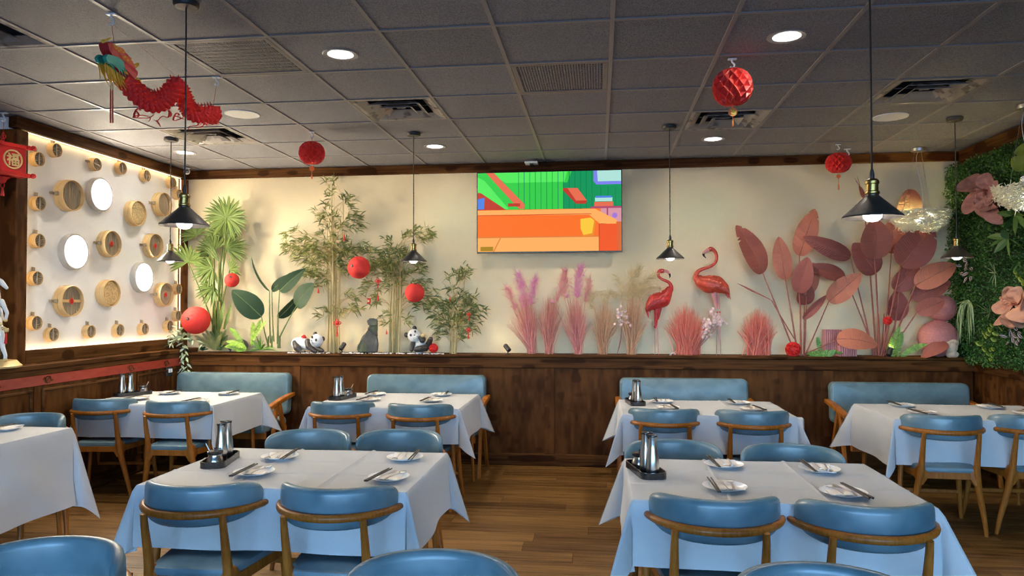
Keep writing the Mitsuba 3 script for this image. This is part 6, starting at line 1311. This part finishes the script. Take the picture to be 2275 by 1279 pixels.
obj('stem', cat(*[tube(bez((at(*c8(x, 1165), 7.10)[0], 7.10, LEDGE), at(*c8(x + dx, 900), 7.09), n=6), [0.009, 0.008, 0.007, 0.006, 0.005, 0.004], 6) for x, dx in ((1010, -10), (1020, 15), (1030, 40))]), M_PSTEM, pk2)
# pink props on the ledge
M_PBALL = pm('pink_plaster', lambda p, n, uv: mix((0.40, 0.13, 0.12), (0.56, 0.22, 0.20), fbm(p.x * 90, p.y * 90, p.z * 90, 2)), 0.85)
def textured_ball(px, py, rpx, y, z0, label, seed):
    R = rpx * y / FOCAL; c = at(px, py, y); c[2] = z0 + R; v, f = ball(R, 5); n = v / R
    obj('pink_ball', (v + n * ((meshkit.noise(v * 160, seed) - 0.5) * 0.004)[:, None] + c, f), M_PBALL, smooth=True, label=label, cat='ball'); return c[2] + R
zt1 = textured_ball(2084, 768, 38, 7.075, LEDGE, 'large rough pink ball standing on the ledge beside the foliage wall', 1)
textured_ball(2093, 706, 27.5, 7.10, zt1 - 0.012, 'smaller rough pink ball resting on top of the large one', 2)
M_PCOL = pm('pink_pedestal', (0.60, 0.25, 0.24), 0.6)
ca = lambda x, y: (1740 + x / 5.6875, 680 + y / 5.6875)
for x0, x1, yt, y, l, nr in ((525, 740, 296, 7.14, 'taller fluted pink pedestal standing behind the fallen leaf', 9), (705, 930, 500, 7.05, 'lower fluted pink pedestal under the horizontal pink leaf', 8)):
    a, b = at(*ca(x0, 600), y), at(*ca(x1, yt), y); w = b[0] - a[0]; pts = []
    for k in range(nr):
        c = a[0] + w * (k + 0.5) / nr
        pts += [(c + w / nr * 0.5 * math.cos(q), -0.012 * abs(math.sin(q))) for q in np.linspace(PI, 0, 7)[:-1]]
    pts = [(a[0], 0.08), (a[0], 0.0), *[(x, yy) for x, yy in pts[1:]], (b[0], 0.0), (b[0], 0.08)]
    cs = manifold3d.CrossSection([np.array(pts)], manifold3d.FillRule.NonZero); v, f = man(manifold3d.Manifold.extrude(cs, b[2] - LEDGE))
    obj('pink_pedestal', (v + [0, y - 0.0, LEDGE], f), M_PCOL, label=l, cat='pedestal', smooth=40)
M_BUST = pm('bust_plaster', (0.70, 0.50, 0.34), 0.7)
bt = thing('bust_figurine', 'small cream classical bust in front of the large pink ball', 'figurine'); bp = at(*ca(2125, 560), 6.98); k = 6.98 / FOCAL / 5.6875
def B(x, y, dy=0): return (*at(*ca(x, y), 6.95 + dy), )
obj('head', blob([[(*B(2118, 535), 64 * k), (*B(2116, 572, -0.004), 53 * k), (*B(2110, 592, -0.008), 33 * k)], [(*B(2098, 560, -0.034), 15 * k), (*B(2094, 572, -0.040), 14 * k)]], 0.004, 2), M_BUST, bt, smooth=True)
obj('hair', blob([[(*B(2074 + 15 * i, 492 - 16 * math.sin(i * 0.42), -0.020 + 0.008 * (i % 2)), 32 * k)] for i in range(8)] + [[(*B(2085 + 22 * i, 500, 0.012), 40 * k)] for i in range(5)] + [[(*B(2172, 515 + 18 * i, 0.0), 30 * k)] for i in range(4)], 0.004, 1), M_BUST, bt, smooth=True)
obj('neck', blob([[(*B(2130, 590), 43 * k), (*B(2136, 630), 48 * k)], [(*B(2100, 640, 0), 38 * k), (*B(2176, 640, 0), 38 * k)]], 0.005, 2), M_BUST, bt, smooth=True)
settle(bt, LEDGE)
fern('green sword fern lit from below beside the larger pink leaf plant', [((1360, 650), (1470, 255)), ((1390, 650), (1375, 390)), ((1380, 650), (1330, 480)), ((1440, 650), (1500, 330)), ((1480, 650), (1810, 480))], ca, (F((.09, .20, .03)), F((.20, .32, .06))), 91, n=24, pw=0.011, W=0.034, name='sword_fern')
fern('small leafy green plant in front of the pink pedestals', [((480, 640), (310, 600)), ((480, 640), (740, 590)), ((480, 640), (400, 570)), ((490, 640), (560, 560)), ((480, 640), (430, 400)), ((560, 640), (650, 560)), ((500, 640), (330, 640)), ((500, 650), (620, 640))], ca, (F((.06, .16, .03)), F((.14, .28, .06))), 92, n=12, pw=0.016, W=0.026, name='small_green_plant')
st_ = obj('wire_stand', cat(*[tube(bez((at(*cf(370, 1215), 6.97)[0] + 0.01 * i, 6.97, LEDGE + 0.004), at(*cf(390 + 15 * i, 1200), 6.97), at(*cf(430, 1218), 6.97), n=8), 0.0025, 5) for i in range(2)]), M_WHITEP, label='small bent white wire lying before the coral grass', cat='wire')
# ------------------------------------------------------------------ green foliage wall
XF = XR - 0.085
GW = thing('foliage_wall', 'green artificial foliage wall covering the right wall above the wainscot', 'foliage wall')
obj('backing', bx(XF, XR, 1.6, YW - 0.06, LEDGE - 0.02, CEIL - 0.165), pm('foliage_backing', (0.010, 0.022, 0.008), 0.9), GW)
r = np.random.default_rng(101); n = 38000
P = np.stack([XF - 0.055 * r.uniform(size=n) ** 1.2, np.where(r.uniform(size=n) < 0.72, r.uniform(5.6, YW - 0.03, n), r.uniform(1.6, 5.6, n)), r.uniform(LEDGE - 0.045, CEIL - 0.15, n)], 1)
edge = 1500; P[:edge, 0] = r.uniform(XF - 0.055, XR, edge); P[:edge, 1] = YW - 0.05 + r.uniform(0, 0.045, edge)
lump = meshkit.fbm(P * [6, 6, 6], 3, 7); P[:, 0] -= 0.17 * np.maximum(lump - 0.45, 0) * (P[:, 1] > 5.0); P[:, 2] += (P[:, 1] > 5.6) * 0.0
d = r.normal(size=(n, 3)) * [0.5, 1, 1] + [-0.55, 0.0, 0.15]; d /= np.linalg.norm(d, axis=1, keepdims=True)
sd = np.cross(d, r.normal(size=(n, 3))); sd /= np.linalg.norm(sd, axis=1, keepdims=True); L = r.uniform(0.014, 0.028, (n, 1)); W = L * 0.28
nn = np.cross(d, sd)
V = np.stack([P - sd * W * 0.3, P + sd * W * 0.3, P + d * L * 0.55 - sd * W + nn * L * 0.12, P + d * L * 0.55 + sd * W + nn * L * 0.12, P + d * L], 1).reshape(-1, 3)
Fc = (np.array([[0, 1, 3], [0, 3, 2], [2, 3, 4]])[None] + 5 * np.arange(n)[:, None, None]).reshape(-1, 3)
g = np.clip(meshkit.fbm(P * 5 + 3, 3, 9) * 1.5 - 0.35 + r.normal(size=n) * 0.15, 0, 1)[:, None]
C = np.repeat(np.array([0.012, 0.052, 0.010]) * (1 - g) + np.array([0.050, 0.145, 0.022]) * g, 5, 0)
obj('leaves', mikit.ply((V, Fc), M_LEAFV, color=C), None, GW, kind='stuff')
def wx(px, py, dx=0.09): p = atx(px, py, XF - dx); return p
M_FLW, M_FLW2 = pm('dusty_flower', lambda p, n, uv: mix((0.25, 0.105, 0.095), (0.40, 0.19, 0.17), fbm(p.x * 30, p.y * 30, p.z * 30, 2)), 0.75), pm('peach_flower', lambda p, n, uv: mix((0.40, 0.17, 0.11), (0.56, 0.28, 0.19), fbm(p.x * 30, p.y * 30, p.z * 30, 2)), 0.75)
def flower(label, petals, m, seed):
    """petals: (centre, tip, width share) in pixels on the foliage."""
    r = np.random.default_rng(seed); t = thing('wall_flower', label, 'flower')
    for k, (ctr, tip, w) in enumerate(petals):
        c, e = wx(*ctr, 0.11 + 0.012 * (k % 3)), wx(*tip, 0.13 + 0.02 * (k % 2)); d = e - c; L = np.linalg.norm(d)
        fc = np.array([-0.75, -0.65, 0.15]) + r.normal(size=3) * 0.30
        obj('petal', bigleaf(c, e, L * w, face=fc, bend=0.14 * (1 if k % 2 else -0.6), fold=0.28, rip=0.010, veins=2.5, nl=22, nw=6, prof=(1.1, 0.55), twist=r.normal() * 0.5), m, t, smooth=True)
    c = wx(*petals[0][0], 0.15); obj('stamens', cat(*[tube([c + [0.04, 0, 0], c + np.array([-0.02, r.normal() * 0.018, r.normal() * 0.018])], [0.003, 0.002], 4) for _ in range(10)]), M_PL2, t)
flower('large dusty pink flower high on the foliage wall', [((2190, 424), (2150, 402), 1.05), ((2190, 422), (2191, 386), 1.0), ((2192, 420), (2222, 428), 0.85), ((2190, 428), (2160, 432), 0.7), ((2196, 440), (2150, 452), 0.85), ((2196, 442), (2182, 488), 1.05), ((2198, 440), (2224, 466), 1.0), ((2200, 450), (2214, 494), 0.6), ((2192, 436), (2214, 446), 0.8), ((2190, 432), (2176, 466), 0.9)], M_FLW, 3)
flower('large peach flower lower on the foliage wall at the photo right edge', [((2252, 676), (2240, 636), 0.8), ((2252, 676), (2260, 640), 0.7), ((2250, 680), (2220, 674), 1.0), ((2250, 682), (2226, 700), 1.0), ((2254, 678), (2282, 662), 0.9), ((2250, 690), (2236, 730), 0.8), ((2256, 690), (2262, 732), 0.8), ((2256, 684), (2285, 702), 0.9), ((2246, 690), (2216, 720), 0.45), ((2244, 668), (2216, 666), 0.6), ((2250, 684), (2244, 706), 0.9)], M_FLW2, 4)
def wallplant(label, name, ctr, tips, w, col, seed, droop=0.3, dx=0.08, n=7, kindp='leaf'):
    r = np.random.default_rng(seed); t = thing(name, label, 'plant'); c = wx(*ctr, dx)
    for tp in tips:
        e = wx(*tp, dx + 0.02 + r.uniform(0, 0.08)); d = e - c; L = np.linalg.norm(d)
        colored(kindp, [blade(c, d / L + [-0.2, 0, droop * 0.7], L * 1.05, w, r, droop, n, 0.3)], [vary(r, *col)], M_LEAFV, t)
GREY, YG, DP, MG = (F((.16, .22, .10)), F((.34, .40, .20))), (F((.20, .28, .03)), F((.40, .44, .06))), (F((.030, .022, .026)), F((.09, .06, .07))), (F((.030, .085, .018)), F((.075, .16, .035)))
cg = lambda x, y: (2080 + x / 4.738, 560 + y / 4.738)
def CG(*pts): return [cg(*p) for p in pts]
wallplant('spiky grey-green air plant in the middle of the foliage wall', 'air_plant', cg(620, 220), CG((580, 90), (610, 70), (640, 90), (670, 100), (540, 130), (480, 110), (710, 240), (690, 200), (680, 350), (620, 340), (580, 320), (650, 330), (560, 210), (600, 120)), 0.009, GREY, 111, 0.15)
wallplant('small spiky green air plant left of the peach flower', 'air_plant', cg(565, 640), CG((440, 530), (440, 600), (450, 635), (530, 540), (600, 520), (630, 500), (560, 700), (590, 690), (540, 690)), 0.009, GREY, 112, 0.1)
hp_ = thing('hanging_air_plant', 'pale trailing air plant hanging on the foliage wall beside the pink balls', 'plant'); r = np.random.default_rng(113); c0 = wx(*cg(340, 510), 0.09)
for k in range(62):
    ex, ey = r.uniform(190, 400), r.uniform(640, 980); e = wx(*cg(ex, ey), 0.10 + r.uniform(-.02, .04)); md = wx(*cg((340 + ex) / 2 - 70 * (ex < 300) + 20, 520 + r.uniform(0, 60)), 0.13)
    s = np.linspace(0, 1, 10)[:, None]; p = (1 - s) ** 2 * c0 + 2 * s * (1 - s) * md + s ** 2 * e; p[:, 1:] += 0.008 * np.sin(s * 9 + k)
    colored('strand', [strip(p, 0.0050 * np.sin(np.linspace(0.6, PI - 0.05, 10)), r.normal(size=3) + [1, 0, 0], 0.2)], [vary(r, *GREY) * 1.35], M_LEAFV, hp_)
for tp in CG((250, 460), (200, 520), (400, 560), (360, 610)): colored('strand', [blade(c0, (wx(*tp, 0.14) - c0), np.linalg.norm(wx(*tp, 0.14) - c0), 0.008, r, 0.2, 6)], [vary(r, *GREY)], M_LEAFV, hp_)
def rings(label, pts, seed, col=YG):
    r = np.random.default_rng(seed); t = thing('ring_plant', label, 'plant')
    for x, y, q in pts:
        c = wx(*cg(x, y), 0.10 + r.uniform(0, .03)); R = q * 0.00092; a = np.linspace(0, 2 * PI, 13)[:-1]; u, v = np.array([0.25 * r.normal(), 1, 0]), np.array([-0.3, 0.25 * r.normal(), 0.75])
        V = np.array([c + u * R * math.cos(k) + v * R * math.sin(k) + np.array([-0.012, 0, 0]) for k in a] + [c + (u * math.cos(k) + v * math.sin(k)) * R * 0.72 for k in a] + [c + [0.006, 0, 0]])
        f = [[i, (i + 1) % 12, 12 + (i + 1) % 12, 12 + i] for i in range(12)]; f = np.vstack([tri(f), [[12 + i, 12 + (i + 1) % 12, 24] for i in range(12)]])
        cc = np.vstack([np.tile(vary(r, *col), (12, 1)), np.tile(np.array([0.05, 0.10, 0.015]), (13, 1))]); obj('leaf', mikit.ply((V, f), M_LEAFV, color=cc), None, t)
rings('yellow-green round-leaved succulent below the small air plant', [(575, 815, 32), (600, 770, 26), (610, 845, 34), (560, 860, 28), (690, 805, 30), (510, 850, 30), (640, 860, 26), (530, 890, 26), (620, 920, 28)], 114)
rings('yellow-green round-leaved succulent low on the foliage wall', [(468, 962, 32), (520, 1022, 36), (590, 1025, 28), (610, 1020, 26), (560, 1075, 24), (600, 1090, 26), (580, 1130, 22)], 115)
rings('yellow-green round-leaved succulent at the photo right edge above the peach flower', [(905, 290, 32), (860, 245, 24), (845, 215, 20), (885, 250, 20), (925, 330, 26)], 116)
def dark_rosette(label, pts, seed):
    r = np.random.default_rng(seed); t = thing('dark_rosette_plant', label, 'plant')
    for x, y in pts:
        o = wx(*cg(x, y), 0.09); d = np.array([-0.3, r.normal(), r.normal()]); obj('leaf', vls_dark, None, t, to_world=frame(o, d, np.array([-0.9, -0.4, 0.2]) + r.normal(size=3) * 0.2) @ T().scale(float(r.uniform(0.05, 0.07))))
def darkleaf():
    n, m = 8, 4; v, c = [], []
    for i in range(n + 1):
        s = i / n; hw = 0.5 * 0.42 * math.sin(PI * s ** 0.8) ** 0.8 + 0.002
        for j in range(-m, m + 1):
            u = j / m; v.append([s, u * hw, 0.06 * u * u - 0.2 * s * s + 0.08 * s]); c.append(F((.34, .27, .27)) if abs(u) in (0.5, 0.75) and 0 < i < n else F((.035, .026, .03)))
    w = 2 * m + 1
    return mikit.ply((np.array(v), tri([[i * w + j, i * w + j + 1, (i + 1) * w + j + 1, (i + 1) * w + j] for i in range(n) for j in range(w - 1)])), M_LEAFV, smooth=True, color=np.array(c))
vls_dark = darkleaf()
dark_rosette('dark purple striped plant under the pendant lamp on the foliage wall', [(300, 110), (330, 100), (270, 150), (310, 165), (360, 160), (340, 215), (290, 215), (370, 250), (390, 280), (330, 260), (350, 190), (300, 190)], 117)
dark_rosette('dark striped plant below the peach flower', [(780, 840), (820, 880), (860, 830), (900, 860), (740, 960), (840, 930), (880, 950), (790, 900), (860, 900), (910, 910), (820, 960), (750, 900), (890, 800)], 118)
gl = thing('wall_fan_plant', 'green broad fan-leaved plant on the foliage wall right of the dusty pink flower', 'plant'); r = np.random.default_rng(119)
for ctr, tips in (((2252, 478), ((2215, 470), (2225, 492), (2240, 455), (2262, 452), (2285, 465), (2236, 510), (2262, 515), (2290, 500))), ((2240, 530), ((2195, 520), (2200, 545), (2215, 560), (2250, 562), (2285, 540), (2225, 505)))):
    c = wx(*ctr, 0.09)
    for tp in tips:
        e = wx(*tp, 0.12 + r.uniform(0, .04)); d = e - c; L = np.linalg.norm(d); colored('leaf', [blade(c, d + [-0.02, 0, 0.02], L, 0.055, r, 0.2, 8, 0.25)], [vary(r, *MG)], M_LEAFV, gl)
ml = thing('wall_leaf_plant', 'bright green split leaf near the crown trim on the foliage wall', 'plant')
for b, tp, w in (((2285, 372), (2245, 350), 0.13), ((2290, 330), (2250, 338), 0.10)): obj('leaf', bigleaf(wx(*b, 0.08), wx(*tp, 0.14), w, face=(-1, -0.5, 0.3), fold=0.2), M_PALM, ml, smooth=True)
wallplant('dark spiky plant on the foliage wall at the photo right edge', 'spiky_plant', cg(870, 100), CG((760, 130), (800, 180), (840, 200), (930, 180), (950, 110), (870, 40), (800, 90), (910, 60)), 0.020, MG, 120, 0.25)
# ------------------------------------------------------------------ nest lamps
def nest(x, y, z, R, label, seed, canopy, wires, power):
    r = np.random.default_rng(seed); t = thing('nest_lamp', label, 'pendant lamp'); c = np.array([x, y, z])
    obj('ceiling_rose', lathe([(0.0, -0.03), (0.062, -0.028), (0.065, -0.01), (0.065, 0.0), (0.0, 0.0)], 28, (*canopy, CEIL)), M_BRUSH, t, smooth=40)
    tw = []
    for _ in range(1150):
        a = r.uniform(0, 2 * PI); ph = r.uniform(0.12, 1.0) ** 0.75 * 1.72; q = R * r.uniform(0.80, 1.08)
        o = c + np.array([q * math.sin(ph) * math.cos(a), q * math.sin(ph) * math.sin(a), -0.72 * q * math.cos(ph) + 0.16 * R]); d = np.array([-math.sin(a), math.cos(a), 0]) + r.normal(size=3) * [0.5, 0.5, 0.4]; d /= np.linalg.norm(d); L = r.uniform(0.4, 0.85) * R * 0.6
        inn = -np.array([math.cos(a), math.sin(a), 0]) * L * L / R * 0.5
        s = np.linspace(-0.5, 0.5, 5)[:, None]; tw.append(tube(o + d * L * s + inn * (4 * s * s) + r.normal(size=3) * 0.006 * np.sin(s * 9), [0.0014, 0.0028, 0.0030, 0.0028, 0.0012], 4, caps=False))
    obj('twig_bowl', cat(*tw), M_NEST, t, kind='stuff')
    k = obj('bulb', lathe([(0.0, -0.24 * R), (0.12 * R, -0.21 * R), (0.17 * R, -0.10 * R), (0.12 * R, 0.0), (0.0, 0.03 * R)], 14, c), M_WHITEP, t, smooth=True); scene[k]['emitter'] = lamp(np.array([1.0, 0.80, 0.32]), power)
    for w in wires: obj('wire', tube([c + [w[0] * R, w[1] * R, 0.1 * R], (canopy[0] + w[0] * 0.05, canopy[1] + w[1] * 0.05, CEIL - 0.02)], 0.0012, 4), M_BRUSH, t)
    obj('cord', tube(bez(c + [0, 0, 0.05], c + [0.02, 0, 0.35 * (CEIL - z)], c + [-0.01, 0, 0.6 * (CEIL - z)], (*canopy, CEIL - 0.02), n=20), 0.0022, 5), M_WHITEP, t, smooth=50)
    return c
M_BRUSH, M_NEST, M_BIRD = pm('brushed_metal', (0.55, 0.53, 0.50), 0.35, metallic=1.0), pm('nest_twig', (0.78, 0.72, 0.52), 0.6), pm('bird_white', (0.76, 0.76, 0.78), 0.5)
def bird(x, y, z, L, ang, label):
    t = thing('bird_figurine', label, 'bird figurine'); m = tr(x, y, z, ang)
    obj('body', place(blob([[(-0.35 * L, 0, 0.14 * L, 0.12 * L), (0, 0, 0.16 * L, 0.22 * L), (0.25 * L, 0, 0.24 * L, 0.14 * L)], [(0.25 * L, 0, 0.26 * L, 0.13 * L), (0.36 * L, 0, 0.34 * L, 0.12 * L)]], 0.008, 6), m), M_BIRD, t, smooth=True)
    obj('tail', place(man(manifold3d.Manifold.hull_points(np.vstack([cbox((-0.40 * L, 0, 0.15 * L), (0.02, 0.10 * L, 0.02), 0.002)[0], cbox((-0.68 * L, 0, 0.22 * L), (0.01, 0.20 * L, 0.005), 0.001)[0]]))), m), M_BIRD, t)
    for s in (-1, 1): obj('wing', place(man(manifold3d.Manifold.hull_points(np.vstack([ball(0.10 * L, 1, (0.05 * L, s * 0.20 * L, 0.22 * L), (1, .4, .9))[0], ball(0.03 * L, 1, (-0.42 * L, s * 0.12 * L, 0.20 * L))[0]]))), m), M_BIRD, t, smooth=40)
    obj('beak', place(mv(lathe([(0.035 * L, 0.0), (0.0, 0.11 * L)], 8), 0.46 * L, 0, 0.33 * L, ry=PI / 2), m), M_GOLD, t)
cn = at(2045, 485, 6.93)
nest(cn[0], 6.93, cn[2], 0.235, 'lit white bird nest lamp above the larger pink leaf plant', 131, (2.945, 7.06), ((0.55, 0.3), (-0.6, 0.2), (0.1, -0.6)), NEST_L * 0.3)
bird(cn[0] + 0.11, 6.90, cn[2] + 0.02, 0.17, 2.6, 'white bird figurine on the right rim of the lit nest lamp')
bird(cn[0] - 0.15, 6.88, cn[2] + 0.02, 0.10, 0.3, 'small white bird figurine on the left rim of the lit nest lamp')
cn2 = at(2280, 428, 5.55)
nest(cn2[0], 5.55, cn2[2], 0.20, 'lit white bird nest lamp cut off by the photo right edge', 132, (cn2[0] + 0.04, 5.6), ((0.5, 0.35), (-0.62, -0.1), (0.1, -0.6)), NEST_L * 0.3)
bird(cn2[0] + 0.02, 5.50, cn2[2] + 0.02, 0.2, 3.4, 'white bird figurine in the nest lamp at the photo right edge')
# ------------------------------------------------------------------ white horse figure on the left ledge
hs = thing('horse_figurine', 'white and gold prancing horse figurine at the left photo edge', 'horse figurine'); ch = lambda x, y: (x / 5.325, 590 + y / 5.325)
YH = 4.72
def H(x, y, dy=0.0): return at(*ch(x, y), YH + dy)
kq = YH * 1.06 / FOCAL / 5.325
M_PORC = pm('white_porcelain', (0.78, 0.77, 0.74), 0.2)
obj('body', blob([[(*H(-330, 480), 110 * kq), (*H(-200, 450), 105 * kq), (*H(-90, 420), 95 * kq)], [(*H(-80, 400), 80 * kq), (*H(-70, 250), 58 * kq), (*H(-50, 160), 48 * kq)], [(*H(-55, 170), 46 * kq), (*H(10, 190), 34 * kq), (*H(78, 262), 20 * kq)]], 0.008, 8), M_PORC, hs, smooth=True)
for lg in ([(-60, 470, -.03, 50), (20, 420, -.03, 30), (85, 560, -.03, 20), (68, 630, -.03, 18)], [(-60, 490, .05, 50), (0, 520, .05, 26), (30, 640, .05, 18), (0, 660, .05, 16)]):
    obj('front_leg', blob([[(*H(x, y, d), q * kq) for x, y, d, q in lg]], 0.006, 5), M_PORC, hs, smooth=True)
for d, o in ((-.03, 0), (.05, -160)):
    obj('hind_leg', blob([[(*H(-60 + o, 640, d), 70 * kq), (*H(10 + o, 820, d), 42 * kq), (*H(30 + o, 960, d), 26 * kq), (*H(65 + o, 1060, d), 20 * kq), (*H(60 + o, 1110, d), 20 * kq)]], 0.006, 5), M_PORC, hs, smooth=True)
obj('haunch', blob([[(*H(-330, 500), 110 * kq), (*H(-150, 640), 100 * kq), (*H(-80, 680), 80 * kq)]], 0.008, 6), M_PORC, hs, smooth=True)
obj('hoof', cat(ball(22 * kq, 2, H(66, 645, -.03)), ball(26 * kq, 2, H(62, 1112, -.03)), ball(24 * kq, 2, H(-100, 1112, .05))), M_GOLD, hs, kind='stuff')
obj('harness', cat(*[ball(q * kq, 2, H(x, y, -.07)) for x, y, q in ((5, 690, 24), (35, 740, 24), (75, 765, 26), (60, 745, 18), (90, 750, 14))]), M_GOLD, hs, kind='stuff')
obj('tassel', tube([H(74, 800, -.07), H(66, 920, -.06)], [10 * kq, 17 * kq], 8), M_LAMPRED, hs, smooth=50)
bz = H(-60, 1150); obj('base', mv(lathe([(0.0, 0.0), (0.19, 0.0), (0.195, 0.012), (0.18, 0.025), (0.16, 0.05), (0.0, 0.06)], 30), bz[0] - 0.055, YH + 0.02, LEDGEL, s=1.0), M_GOLD, hs, smooth=40)
